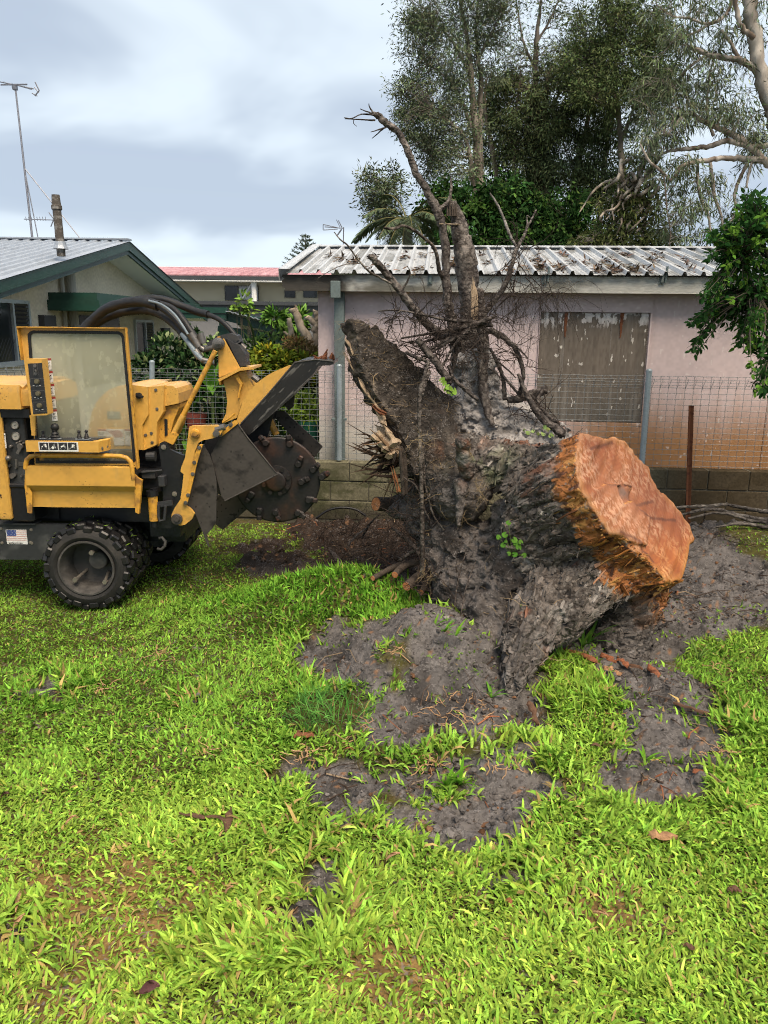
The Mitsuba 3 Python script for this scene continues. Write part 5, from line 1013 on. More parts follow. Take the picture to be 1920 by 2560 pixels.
# clear operator shield in a yellow frame
YS = 5.06
outer = [z1(*q) for q in ((170, 408), (1094, 416), (1200, 1600), (1185, 1640), (1160, 1600), (300, 1600), (292, 1340))]
inner = [z1(*q) for q in ((243, 470), (262, 449), (290, 441), (1020, 448), (1050, 462), (1068, 492), (1168, 1560), (1140, 1580), (310, 1580), (304, 1340))]
put(G, 'shield_frame', plate(outer, YS, .010, holes=[inner]), 'yellow_paint')
fl_ = [pt(z1, 168, 406, YS), pt(z1, 1096, 415, YS), pt(z1, 1205, 1620, YS)]
put(G, 'shield_frame', cat([beam(fl_[0]+A([0, -.022, 0]), fl_[1]+A([0, -.022, 0]), .044, .006), beam(fl_[1]+A([.002, -.018, 0]), fl_[2]+A([.002, -.018, 0]), .030, .006, up=(1, 0, 0)), beam(fl_[0]+A([0, -.018, 0]), pt(z1, 205, 690, YS)+A([0, -.018, 0]), .036, .006, up=(1, 0, 0))]), 'yellow_worn')
ig = Polygon([(w[0], w[2]) for w in (at_y(x, y, YS-.004) for x, y in inner)])
g_ = ig.buffer(.004).difference(ig.buffer(-.014)); m = extr(g_, .014); v = m.vertices.copy(); m.vertices = np.stack([v[:, 0], YS+.011-v[:, 2], v[:, 1]], 1)
put(G, 'gasket', m, 'hose_black')
w_ = [at_y(x, y, YS+.005) for x, y in [inner[2], inner[3], inner[4], inner[5], inner[6], inner[7], inner[8], inner[9], inner[0], inner[1]]]
sh = put(G, 'shield', tm(A(w_), [[0, k, k+1] for k in range(1, len(w_)-1)]), 'hazy_plastic', label='hazy scratched clear plastic operator shield')
for q, (x, y) in enumerate(((394, 680), (408, 790), (420, 902), (432, 1012), (444, 1122))):
    d_ = plate([z1(x, y), z1(x+46, y-2), z1(x+54, y+94), z1(x+8, y+97)], YS+.001, .0012)
    k = put(G, 'warning_label', d_, 'label_white'); put(k, 'red_band', plate([z1(x, y-2), z1(x+46, y-4), z1(x+48, y+14), z1(x+1.5, y+16)], YS-.0003, .0011), 'label_red')
    r_ = np.random.default_rng(q); ms = [bxp(*z1(x+11+j*1.3, y+58+j*9-q % 2*8), *z1(x+11+r_.uniform(20, 34), y+61+j*9-q % 2*8), YS-.0002, YS+.0008) for j in range(3)]
    ms += [disc(pt(z1, x+24+r_.uniform(-6, 6), y+36, YS), YAX, .0045, .001, 8), rod(pt(z1, x+20, y+44, YS), pt(z1, x+36, y+28, YS), .0012, 4)]
    put(k, 'print', cat(ms), 'label_black')
# tank and cabinet behind the shield
tank = [(768, 1330), (766, 1290), (775, 1220), (795, 1140), (830, 1060), (880, 1000), (940, 950), (1010, 920), (1090, 906), (1130, 903), (1300, 905), (1300, 1460), (780, 1460)]
tk = put(G, 'tank_cover', pl(z1, tank, 5.40, .55), 'yellow_paint')
put(tk, 'data_plate', bz(z1, 925, 1135, 1040, 1200, 5.396, 5.3995), 'bronze_plate'); put(tk, 'data_plate_print', cat([bz(z1, 935, 1146, 1030, 1150, 5.3945, 5.3955), bz(z1, 945, 1164, 975, 1168, 5.3945, 5.3955), bz(z1, 990, 1164, 1020, 1172, 5.3945, 5.3955), bz(z1, 938, 1186, 1030, 1190, 5.3945, 5.3955)]), 'alu')
for x0, x1, tp in ((845, 917, 0), (924, 1070, 1), (1076, 1145, 0)):
    k = put(tk, 'warning_label', bz(z1, x0, 1288, x1, 1350 if x0 == 845 else 1428, 5.394, 5.399), 'label_white')
    if not tp: put(tk, 'warning_band', bz(z1, x0, 1288, x1, 1304, 5.3925, 5.3935), 'label_red'); put(tk, 'warning_print', cat([bz(z1, x0+8, 1316+j*10, x1-10-6*j, 1320+j*10, 5.3925, 5.3935) for j in range(3)]), 'label_black')
    else: put(tk, 'hatching', cat([beam(pt(z1, 932+j*16, 1300, 5.3932), pt(z1, 932+j*16+min(60, 128-j*16), 1300+min(60, 128-j*16), 5.3932), .0012, .006, up=(1, 0, 1)) for j in range(7)]), 'label_red')
cabn = put(G, 'side_cabinet', cat([pl(z1, [(1128, 905), (1278, 925), (1280, 1165), (1228, 1255), (1240, 1470), (1128, 1462)], 5.14, .50)]), 'yellow_paint')
put(G, 'side_cabinet', pl(z1, [(1284, 926), (1414, 912), (1412, 1140), (1356, 1230), (1350, 1425), (1246, 1470), (1236, 1262), (1284, 1170)], 5.165, .47), 'yellow_paint')
put(G, 'side_cabinet', pl(z1, [(1414, 910), (1490, 914), (1520, 935), (1540, 980), (1545, 1065), (1418, 1092)], 5.20, .42), 'yellow_paint')
put(G, 'side_cabinet', pl(z1, [(1416, 1100), (1545, 1072), (1545, 1110), (1500, 1215), (1480, 1300), (1440, 1390), (1360, 1440), (1356, 1235), (1414, 1150)], 5.23, .36), 'yellow_worn')
put(G, 'slot_cover', pl(z1, [(1420, 1200), (1446, 1205), (1448, 1340), (1424, 1350)], 5.222, .006), 'black_paint')
put(cabn, 'latch', cat([disc(pt(z1, 1200, 1000, 5.13), YAX, .020, .018, 16), beam(pt(z1, 1175, 985, 5.118), pt(z1, 1236, 1012, 5.118), .016, .016, up=(0, 1, 0))]), 'hose_black')
for x, y in ((1346, 950), (1356, 1115), (1258, 1340), (1308, 1325), (1315, 1405)): bolt(z1, x, y, 5.163, .007, .006, 'fitting')
# engine bay at the left: hood, gauges
hood = Polygon([(xL-.1, 0)]) if False else None
zh0, zh1 = pt(z1, 100, 1116, 5.02)[2], pt(z1, 100, 898, 5.10)[2]
xh1 = pt(z1, 243, 1050, 5.02)[0]
prof = [(5.02, zh0), (5.018, zh0+.10), (5.03, zh0+.155), (5.07, zh1-.02), (5.14, zh1), (5.75, zh1+.01), (5.85, zh1-.03), (5.88, zh0)]
hm = plate_w(Polygon(prof), (xL, 0, 0), (0, 1, 0), (0, 0, 1), xh1-xL-.05)
end = plate_w(Polygon(prof).buffer(-.02), (xh1-.051, 0, 0), (0, 1, 0), (0, 0, 1), .05)
put(G, 'engine_hood', cat([hm, end]), 'yellow_paint', 35)
bay = put(G, 'engine_bay', cat([box(xL, xh1+.02, 5.28, 5.8, zt_r, zh0), box(xL, xh1-.02, 5.06, 5.28, zh0-.06, zh0-.002)]), 'black_paint')
dash = put(G, 'gauge_panel', cat([bz(z1, 46, 1190, 222, 1600, 5.10, 5.14, .006), bz(z3, 48, 200, 228, 380, 5.101, 5.14)]), 'rail_black')
for x, y, r in ((128, 1255, .0235), (135, 1350, .026)):
    k = put(G, 'gauge', cat([disc(pt(z1, x, y, 5.095), YAX, r, .012, 24, .002)]), 'gauge_face'); put(k, 'bezel', tube(A([pt(z1, x, y, 5.088)+r*A([math.cos(a), 0, math.sin(a)]) for a in np.linspace(0, 2*np.pi, 25)]), .0035, 6), 'fitting'); put(k, 'needle', beam(pt(z1, x-10, y+2, 5.087), pt(z1, x+12, y-3, 5.087), .002, .002), 'label_black')
for x, y, r in ((95, 1438, .010), (178, 1437, .021), (205, 1410, .007), (176, 1396, .007), (150, 1408, .007)): put(G, 'dash_switch', disc(pt(z1, x, y, 5.085), YAX, r, .03, 16, .003), 'fitting')
put(G, 'ignition_key', beam(pt(z1, 180, 1440, 5.05), pt(z1, 150, 1500, 5.05), .02, .012, up=(0, 1, 0)), 'fitting'); put(G, 'key_tag', rod(pt(z3, 138, 165, 5.06), pt(z3, 142, 235, 5.06), .007, 8), 'fitting')
put(G, 'throttle_knob', cat([ball(pt(z3, 72, 158, 5.05), .020, 2), rod(pt(z3, 72, 158, 5.05), pt(z3, 72, 158, 5.12), .007, 8)]), 'fitting', True)
for x, y, r in ((84, 222, .009), (105, 310, .018), (128, 300, .012), (188, 310, .008), (140, 240, .007), (30, 1310, .008)): put(G, 'dash_switch', disc(pt(z3, x, y, 5.09) if y < 1000 else pt(z1, x, y, 5.09), YAX, r, .02, 12), 'fitting')
put(G, 'serial_plate', cat([bz(z3, 160, 190, 222, 225, 5.096, 5.100)]), 'fitting')
put(G, 'warning_label', bz(z1, 4, 1325, 50, 1452, 5.07, 5.075), 'label_white', label='narrow white printed label beside the gauges')
put(G, 'label_print', cat([bz(z1, 10, 1340+j*13, 44-(j % 3)*6, 1345+j*13, 5.0675, 5.069) for j in range(8)]), 'label_black')
put(G, 'battery_box', bz(z3, 50, 392, 284, 705, 5.08, 5.3, .01), 'black_paint'); put(G, 'battery_lid', bz(z3, 56, 378, 292, 420, 5.07, 5.31, .01), 'black_paint')
put(G, 'corner_post', cat([bz(z3, -60, -250, 50, 695, 5.05, 5.09, .012)]), 'yellow_paint')
text_on(G, 'M', z3, -24, 500, 5.0485, .026, 'label_black')

# front: dark mounting plate, steering cylinder, lift arm
put(G, 'mount_plate', pl(z4, [(58, 410), (66, 375), (98, 360), (130, 375), (150, 425), (200, 450), (275, 480), (270, 640), (255, 850), (190, 1000), (215, 1085), (150, 1110), (60, 1100), (95, 880), (88, 620)], 5.16, .03), 'black_paint')
put(G, 'mount_plate', pl(z4, [(58, 410), (66, 375), (98, 360), (130, 375), (150, 425), (275, 480), (270, 640), (255, 850), (150, 1110), (60, 1100), (95, 880), (88, 620)], 5.95, .03), 'black_paint')
bolt(z4, 100, 408, 5.158, .012); bolt(z4, 195, 812, 5.158, .012)
put(G, 'front_block', cat([bz(z4, -110, 560, 100, 1000, 5.33, 5.9), bz(z4, -20, 900, 240, 1180, 5.30, 5.9), bz(z3, 1240, 250, 1420, 420, 5.2, 5.5), bz(z4, -160, 420, 80, 600, 5.5, 5.9)]), 'black_paint')
put(G, 'steering_cylinder', rod(pt(z3, 1318, 480, 5.12), pt(z3, 1335, 695, 5.12), .0335, 16), 'yellow_worn', 60)
put(G, 'cylinder_cap', cat([rod(pt(z3, 1312, 435, 5.12), pt(z3, 1318, 482, 5.12), .040, 14), rod(pt(z3, 1335, 690, 5.12), pt(z3, 1338, 750, 5.12), .022, 10), beam(pt(z3, 1310, 440, 5.12), pt(z3, 1420, 410, 5.2), .03, .03)]), 'black_paint')
put(G, 'cylinder_bracket', beam(pt(z3, 1350, 560, 5.12), pt(z3, 1490, 540, 5.12), .02, .035), 'motor_grey'); put(G, 'cylinder_loop', cat([tube(A([pt(z3, *q, 5.10) for q in ((1370, 560), (1370, 660), (1380, 700), (1420, 690), (1430, 570))]), .010, 8)]), 'motor_grey'); put(G, 'solenoid', bz(z3, 1365, 315, 1420, 405, 5.10, 5.2, .004), 'motor_grey')
put(G, 'valve_block', cat([bz(z3, 1225, 270, 1340, 330, 5.15, 5.3), rod(pt(z3, 1225, 280, 5.14), pt(z3, 1400, 262, 5.14), .008, 8), rod(pt(z3, 1270, 140, 5.2), pt(z3, 1345, 140, 5.2), .035, 14)]), 'motor_grey')
put(G, 'tow_ring', tube(A([pt(z3, 1375, 850, 5.20), pt(z3, 1400, 842, 5.20), pt(z3, 1428, 875, 5.20), pt(z3, 1425, 915, 5.20), pt(z3, 1395, 945, 5.20), pt(z3, 1358, 940, 5.20)]), .011, 8), 'rim_steel', True)
arm = put(G, 'lift_arm', pl(z4, [(318, 260), (322, 235), (345, 222), (560, 218), (625, 235), (590, 300), (530, 330), (440, 348), (400, 372), (372, 440), (350, 560), (325, 700), (290, 860), (272, 905), (330, 940), (365, 985), (345, 1030), (285, 1078), (240, 1086), (190, 1065), (165, 1025), (170, 985), (200, 925), (245, 860), (262, 740), (272, 640), (246, 618), (252, 580), (285, 500), (310, 330)], 5.125, .03), 'yellow_paint')
put(arm, 'edge_strip', pl(z4, [(412, 385), (438, 385), (392, 530), (362, 660), (330, 800), (300, 905), (264, 885), (292, 800), (320, 700), (345, 560), (362, 480)], 5.10, .02), 'yellow_worn')
put(arm, 'pin', cat([disc(pt(z4, 374, 290, 5.112), YAX, .032, .022, 20, .003), disc(pt(z4, 374, 290, 5.094), YAX, .018, .02, 12)]), 'yellow_worn')
put(arm, 'pin', cat([disc(pt(z4, 215, 1030, 5.112), YAX, .038, .022, 20, .003), disc(pt(z4, 215, 1030, 5.094), YAX, .018, .02, 6)]), 'muddy_steel')
for x, y in ((410, 412), (366, 540), (352, 640), (312, 822), (290, 888)): bolt(z4, x, y, 5.099, .009, .008, 'fitting', arm)
put(G, 'lift_arm', pl(z4, [(320, 230), (560, 218), (620, 240), (400, 372), (325, 700), (272, 905), (330, 990), (200, 1060), (190, 960), (262, 740)], 5.95, .03), 'yellow_worn')
# diagonal brace rod
put(G, 'brace_rod', rod(pt(z2, 478, 612, 5.20), pt(z2, 118, 1330, 5.20), .0165, 12), 'yellow_worn', 60)
put(G, 'brace_clevis', pl(z2, [(85, 1325), (135, 1318), (150, 1350), (112, 1425), (60, 1400), (40, 1385)], 5.175, .045, .006), 'yellow_worn')
put(G, 'brace_sleeve', rod(pt(z2, 200, 1168, 5.20), pt(z2, 108, 1350, 5.20), .0195, 12), 'yellow_paint', 60)

# tower with motor
YM = 5.42
put(G, 'tower_gusset', pl(z2, [(506, 640), (520, 520), (548, 505), (690, 762), (520, 840), (508, 838)], YM, .02), 'yellow_paint')
put(G, 'tower_gusset', pl(z2, [(506, 640), (520, 520), (548, 505), (690, 762), (520, 840), (508, 838)], YM+.26, .02), 'yellow_paint')
put(G, 'tower_back', obox((pt(z2, 508, 700, YM)+A([0, .14, 0])), (1, 0, 0), (0, 1, 0), (0, 0, 1), .012, .25, .33), 'yellow_worn')
fa, fb = pt(z2, 505, 868, YM-.06), pt(z2, 692, 770, YM-.06)
put(G, 'flange_plate', cat([beam(fa+A([0, .20, 0]), fb+A([0, .20, 0]), .40, .018), beam(fb+A([-.003, .20, -.003]), pt(z2, 797, 762, YM-.06)+A([0, .20, 0]), .40, .017)]), 'yellow_paint')
put(G, 'tower_column', pl(z2, [(545, 870), (690, 792), (735, 790), (800, 905), (815, 935), (760, 990), (700, 1080), (665, 1190), (560, 1232), (535, 1225), (572, 1150), (580, 1050), (570, 960)], YM+.02, .22), 'yellow_paint')
put(G, 'tower_rib', pl(z2, [(640, 830), (668, 812), (712, 900), (690, 965), (684, 1020), (668, 1022), (680, 960), (690, 905)], YM-.02, .039), 'yellow_worn')
mc = put(G, 'hydraulic_motor', cat([pl(z2, [(400, 545), (500, 482), (605, 458), (665, 480), (680, 520), (640, 545), (560, 560), (470, 600), (430, 610)], YM+.06, .16), pl(z2, [(570, 500), (640, 545), (680, 560), (735, 640), (738, 700), (745, 740), (690, 750)], YM+.04, .17)]), 'motor_grey')
put(mc, 'collar', cat([rod(pt(z2, 590, 545, YM+.12), pt(z2, 720, 735, YM+.12), .052, 18), rod(pt(z2, 640, 545, YM+.12), pt(z2, 655, 567, YM+.12), .060, 18)]), 'motor_grey', 50)
put(G, 'top_pin', cat([disc(pt(z2, 505, 552, YM-.03), YAX, .042, .04, 22, .004), disc(pt(z2, 505, 552, YM-.06), YAX, .030, .04, 18, .003), disc(pt(z2, 500, 548, YM-.085), YAX, .013, .03, 12), obox(pt(z2, 500, 546, YM-.10), (1, 0, 0), YAX, (0, 0, 1), .05, .02, .012)]), 'fitting', 50)

# hoses
def hose(name, pts, r, m, Y0=None, n=40, label=None, rough=0.0):
    p = spline(A([at_y(x, y, Y) for x, y, Y in pts]), n); return put(G, name, tube(p, r, 12, rough=rough, seed=len(pts)), m, 70, label=label)
H1 = [(205, 828, 5.85), (232, 800, 5.85), (268, 772, 5.8), (315, 757, 5.72), (360, 755, 5.66), (395, 765, 5.62), (430, 790, 5.58), (458, 822, 5.55), (480, 842, 5.52)]
hose('hose_sleeve', H1[:6], .036, 'hose_black', n=34, label='ruched black fabric sleeve round the hydraulic hoses', rough=.12)
hose('hose', H1[4:]+[(500, 863, 5.5)], .0225, 'hose_black')
hose('hose', [(392, 757, 5.66), (430, 770, 5.62), (456, 796, 5.56), (478, 828, 5.52), (492, 846, 5.50)], .0215, 'hose_black')
hose('hose', [(372, 752, 5.60), (405, 762, 5.56), (435, 785, 5.52), (455, 812, 5.48), (470, 836, 5.46)], .0085, 'hose_grey')
hose('hose_sleeve', [(315, 757, 5.80), (365, 746, 5.80), (410, 749, 5.78), (455, 765, 5.75), (495, 780, 5.70), (520, 786, 5.66)], .026, 'hose_black', n=30, rough=.15)
hose('hose', [(515, 785, 5.67), (545, 797, 5.62), (568, 815, 5.58), (585, 835, 5.56), (600, 855, 5.56), (608, 868, 5.56)], .0185, 'hose_black')
hose('hose_sleeve', [(205, 838, 5.95), (245, 806, 5.95), (290, 785, 5.9), (345, 776, 5.85), (390, 782, 5.8), (430, 805, 5.7), (462, 840, 5.6)], .030, 'hose_black', n=34, rough=.12)
hose('hose', [(455, 835, 5.55), (475, 862, 5.5), (492, 886, 5.46), (512, 903, 5.44), (536, 905, 5.44)], .018, 'hose_grey')
for a, b, r in (((476, 833, 5.5), (498, 868, 5.5), .030), ((497, 866, 5.5), (512, 876, 5.5), .022), ((510, 875, 5.5), (535, 868, 5.46), .018), ((488, 876, 5.48), (500, 895, 5.47), .026), ((500, 835, 5.5), (508, 858, 5.5), .026), ((602, 862, 5.56), (614, 872, 5.56), .022), ((505, 900, 5.44), (534, 906, 5.44), .020)):
    put(G, 'hose_fitting', rod(at_y(*a), at_y(*b), r, 12), 'fitting', 60)

# cutter guard: curved yellow cheek with black hood
arc = [(662, 1215), (690, 1120), (722, 1028), (772, 955), (850, 880), (920, 828), (990, 790), (1060, 760), (1118, 735), (1135, 740), (1100, 790), (1020, 880), (930, 985), (800, 1130), (715, 1235), (690, 1250)]
put(G, 'guard_cheek', pl(z2, arc, YM-.04, .012), 'yellow_paint', label='curved yellow side cheek of the cutter guard')
put(G, 'guard_cheek', pl(z2, arc, YM+.42, .012), 'yellow_worn')
lip = [(690, 1248), (730, 1200), (800, 1125), (930, 982), (1020, 878), (1110, 776), (1160, 715), (1230, 690), (1345, 686), (1430, 690), (1500, 702), (1502, 728), (1460, 738), (1370, 742), (1340, 790), (1290, 850), (1200, 940), (1100, 1045), (980, 1150), (860, 1260), (770, 1340), (730, 1320)]
put(G, 'guard_hood', pl(z2, lip, YM-.05, .50), 'worn_black', label='worn black steel edge of the cutter guard hood')
ed = A([at_y(*z2(x, y), YM-.052) for x, y in ((700, 1240), (930, 990), (1110, 778), (1165, 712), (1345, 688), (1500, 704))])
put(G, 'hood_edge', tube(ed, .006, 6), 'rim_steel')
put(G, 'guard_hood_tab', pl(z2, [(1090, 990), (1165, 1000), (1150, 1100), (1110, 1128), (1070, 1075)], YM+.25, .02), 'muddy_steel')
put(G, 'rear_flap', pl(z2, [(950, 1140), (1070, 1128), (1405, 1440), (1340, 1528), (1180, 1400)], YM+.36, .02), 'muddy_steel')
put(G, 'guard_strut', rod(pt(z2, 925, 1170, YM+.2), pt(z2, 1005, 1335, YM+.2), .026, 12), 'yellow_worn')
put(G, 'guard_pivot', cat([rod(pt(z2, 480, 1290, 5.14), pt(z2, 560, 1270, 5.14), .022, 12), disc(pt(z2, 487, 1325, 5.12), YAX, .024, .03, 6), rod(pt(z2, 800, 830, YM+.02), pt(z2, 850, 870, YM+.02), .022, 8)]), 'fitting')
put(G, 'rope_tie', tube(spline(A([pt(z2, 540, 1232, YM-.06), pt(z2, 600, 1195, YM-.07), pt(z2, 650, 1150, YM-.07)]), 10), .007, 6), 'yellow_worn')
# wood shreds caught on the hood
r_ = np.random.default_rng(8); ms = []
for q in range(16):
    a = at_y(*z2(1350+r_.uniform(0, 150), 690-r_.uniform(0, 20)), YM+.05+r_.uniform(-.05, .15)); b = a+A([r_.uniform(-.04, .05), r_.uniform(-.03, .03), r_.uniform(.0, .07)]); ms.append(rod(a, b, r_.uniform(.006, .016), 5, .004))
solo('wood_shreds', 'torn bark and wood shreds lying on the tip of the black hood', 'wood chips', cat(ms), 'rust', kind='stuff')

# side shields and skirts
put(G, 'side_shield', pl(z4, [(738, 200), (770, 260), (820, 320), (900, 420), (1000, 540), (1085, 640), (1070, 655), (630, 872), (600, 830), (508, 470), (590, 320), (650, 250)], 5.20, .008), 'muddy_steel', label='scuffed dark steel side shield in front of the cutter wheel')
put(G, 'shield_strip', pl(z4, [(575, 300), (705, 180), (728, 178), (742, 205), (600, 318)], 5.185, .014), 'yellow_worn')
for x, y in ((590, 300), (680, 212)): bolt(z4, x, y, 5.184, .010, .010, 'fitting')
put(G, 'shield_rim', tube(A([pt(z4, *q, 5.198) for q in ((738, 200), (820, 318), (1000, 538), (1086, 642), (630, 872))]), .0055, 6), 'muddy_steel')
put(G, 'skirt', pl(z4, [(420, 385), (455, 405), (495, 470), (530, 570), (556, 700), (560, 800), (555, 930), (552, 1060), (520, 1110), (470, 1165), (482, 1215), (496, 1272), (480, 1258), (440, 1150), (405, 1060), (375, 985), (330, 925), (300, 900), (330, 790), (375, 600)], 5.17, .012), 'muddy_steel')
put(G, 'skirt', pl(z4, [(552, 820), (600, 830), (632, 872), (850, 770), (838, 930), (720, 1030), (612, 1120), (548, 1075)], 5.62, .012), 'muddy_steel')
put(G, 'head_block', cat([pl(z4, [(480, 250), (740, 220), (900, 420), (900, 760), (640, 860), (560, 800), (450, 400)], 5.62, .12), pl(z4, [(700, 140), (1060, 60), (1000, 320), (860, 420), (760, 330)], YM+.15, .22)]), 'black_paint')

# cutter wheel with its teeth
YW = 5.44; CWc = pt(z4, 1080, 690, YW); RW = px2m(385*0.28933, YW)
cw = key_for(G+'__cutter_wheel')
put(cw, 'disc', lathe([(.001, -.022), (RW-.012, -.022), (RW, -.012), (RW, .012), (RW-.012, .022), (.001, .022)], CWc, YAX, 64), 'cutter_steel', 40)
put(cw, 'hub', cat([lathe([(.001, -.075), (.058, -.075), (.070, -.068), (.072, -.045), (.080, -.043), (.108, -.04), (.112, -.0225)], CWc, YAX, 32)]), 'cutter_steel', 40)
for q in range(8):
    a = q*math.pi/4+.3; put(cw, 'hub_bolt', disc(CWc+A([.092*math.cos(a), -.048, .092*math.sin(a)]), YAX, .016, .022, 6), 'cutter_steel')
for x, y, dx, dy in ((975, 358, -.3, 1), (1188, 365, .3, 1), (1270, 540, .5, .6), (1402, 590, 1, .3), (1305, 700, .6, 0), (1368, 862, 1, -.4), (1272, 980, .6, -1), (1075, 980, 0, -1), (930, 972, -.4, -1), (850, 830, -1, -.5), (1480, 655, 1, 0), (870, 480, -1, .6)):
    c = pt(z4, x, y, YW-.03); e = unit(c-CWc+A([0, .03, 0])); e[1] = 0; e = unit(e); t = np.cross(e, (0, 1, 0)); th = .45
    e2 = unit(e*math.cos(th)+t*math.sin(th)); t2 = np.cross(e2, (0, 1, 0))
    m = cat([obox(c, e2, t2, A(YAX, float), .072, .050, .036, .010), disc(c+e2*-.012-A([0, .022, 0]), YAX, .022, .016, 12, .003)])
    put(cw, 'tooth_pocket', m, 'cutter_steel'); put(cw, 'tooth', cat([obox(c+e2*.036-A([0, .014, 0]), e2, t2, A(YAX, float), .036, .036, .030, .007)]), 'tooth_rust')
# ---------------------------------------------------------------- the uprooted stump: one field of distances, meshed by surface nets
SA = unit(A([0.62, -0.60, 0.50]))                         # trunk axis, towards the saw cut
PC = at_y(1590, 1262, 4.42)
SU = unit(np.cross([0, 0, 1.0], SA)); SV = np.cross(SA, SU)  # in the cut's plane: sideways, up
def on_plane2(pxs, n, p0, eu, ev): return [(float((w-p0) @ eu), float((w-p0) @ ev)) for w in (at_plane(x, y, n, p0) for x, y in pxs)]
CUT = [(1451, 1078), (1490, 1088), (1523, 1096), (1533, 1086), (1568, 1102), (1597, 1135), (1625, 1164), (1650, 1213), (1675, 1242), (1695, 1266), (1728, 1312), (1742, 1348), (1726, 1369), (1718, 1414), (1711, 1451), (1666, 1459), (1650, 1430), (1621, 1394), (1580, 1369), (1568, 1342), (1527, 1336), (1502, 1303), (1470, 1254), (1449, 1221), (1439, 1176), (1441, 1135), (1445, 1102)]
cutP = Polygon(on_plane2(CUT, SA, PC, SU, SV)).buffer(-.028).buffer(.056).buffer(-.028); cutF = poly_field(cutP)
# root flange: a broad slab standing up to the left
FP = at_y(1000, 1010, 5.20); FN = unit(A([0.55, -0.76, 0.34])); FU = unit(np.cross([0, 0, 1.0], FN)); FV = np.cross(FN, FU)
z5 = lambda x, y: (800+x/2.9625, 560+y/2.9625)
FL = [z5(*q) for q in ((236, 690), (268, 705), (300, 716), (335, 745), (395, 800), (412, 755), (442, 792), (500, 862), (600, 945), (700, 1045), (760, 1085), (830, 1170), (930, 1255), (1050, 1370), (1180, 1480), (1150, 1700), (1000, 1900), (860, 1880), (700, 1850), (640, 1640), (560, 1480), (480, 1370), (400, 1235), (340, 1115), (300, 1040), (296, 930), (278, 850), (258, 770))]
flP = Polygon(on_plane2(FL, FN, FP, FU, FV)).buffer(0); flF = poly_field(flP)
def cone(p, a, b, ra, rb):
    a, b = A(a, float), A(b, float); d = b-a; t = np.clip(((p-a) @ d)/(d @ d), 0, 1); return np.linalg.norm(p-a-t[:, None]*d, axis=1)-(ra+(rb-ra)*t)
def chain(p, pts): return np.min([cone(p, q[0], r[0], q[1], r[1]) for q, r in zip(pts[:-1], pts[1:])], axis=0)
def ell(p, c, r): q = (p-A(c))/A(r); k = np.linalg.norm(q, axis=1); return (k-1)*np.min(r)
def smin(a, b, k): h = np.clip(0.5+0.5*(b-a)/k, 0, 1); return b+(a-b)*h-k*h*(1-h)
Pb = PC-SA*0.95
def fields(p):
    """distances of the trunk, flange, buttress roots and soil"""
    q = p-PC; t = -(q @ SA); u, v = q @ SU, q @ SV
    k = 1+0.02*np.clip(t, 0, 2)+0.10*np.clip(t-0.35, 0, 2)
    lobes = 0.0
    tr = cutF(u/k, v/k)*np.minimum(k, 1.4)
    tr = np.maximum(tr, t-0.60-0.18*np.clip(-v, -.3, .4))
    ft = (p-FP); w = ft @ FN; fl = np.maximum(flF(ft @ FU, ft @ FV), np.abs(w+.065)-.065)-.006
    fl = smin(fl, chain(p, [(at_y(1085, 1060, 5.30), .13), (at_y(1110, 1150, 5.20), .19), (at_y(1150, 1230, 5.02), .21)]), .08)
    toe = chain(p, [(at_y(1490, 1330, 4.80), .29), (at_y(1430, 1440, 4.52), .215), (at_y(1345, 1550, 4.24), .160), (at_y(1308, 1626, 4.03), .118), (at_y(1280, 1708, 3.86), .055)])
    toe = smin(toe, cone(p, at_y(1560, 1400, 4.55), at_y(1400, 1530, 4.28), .15, .16), .06)
    und = chain(p, [(at_y(1595, 1350, 4.72), .21), (at_y(1588, 1480, 4.62), .175), (at_y(1556, 1575, 4.58), .155), (at_y(1560, 1655, 4.54), .165)])
    ridge = chain(p, [(at_y(1185, 1150, 5.08), .145), (at_y(1300, 1170, 4.98), .16), (at_y(1430, 1215, 4.8), .2)])
    stub = chain(p, [(at_y(1168, 1180, 4.80), .055), (at_y(1158, 1125, 4.74), .045), (at_y(1157, 1108, 4.72), .045)])
    stub = np.minimum(stub, chain(p, [(at_y(1150, 1210, 4.80), .045), (at_y(1152, 1250, 4.76), .03), (at_y(1147, 1310, 4.72), .016)]))
    soil = chain(p, [(at_y(1095, 1290, 5.25), .17), (at_y(1150, 1390, 5.05), .26), (at_y(1190, 1480, 4.80), .27), (at_y(1215, 1590, 4.50), .19), (at_y(1225, 1670, 4.25), .12)])
    soil = smin(soil, chain(p, [(at_y(1300, 1330, 4.84), .22), (at_y(1262, 1480, 4.58), .17), (at_y(1240, 1600, 4.30), .12)]), .10)
    soil = smin(soil, chain(p, [(at_y(1045, 1235, 5.40), .10), (at_y(1085, 1340, 5.30), .15)]), .1)
    mnd = smin(ell(p, at_y(1215, 1075, 5.62), (.34, .30, .26)), ell(p, at_y(1188, 985, 5.68), (.17, .17, .34)), .12)
    mnd = smin(mnd, ell(p, at_y(1320, 1110, 5.35), (.34, .24, .15)), .12)
    lump = chain(p, [(at_y(990, 1268, 5.5), .07), (at_y(1050, 1265, 5.35), .10)])
    return [tr, fl, smin(toe, ridge, .05), und, soil, mnd, lump, stub]
NAMES = ['trunk', 'root_flange', 'buttress_root', 'under_root', 'root_soil', 'sand_heap', 'broken_root', 'root_stub']
BLK = Polygon(on_plane2([(1580, 1210), (1588, 1258), (1628, 1290), (1623, 1364), (1560, 1352), (1500, 1318), (1446, 1235), (1430, 1190), (1495, 1222), (1520, 1206)], SA, PC, SU, SV)).buffer(0); blkF = poly_field(BLK)
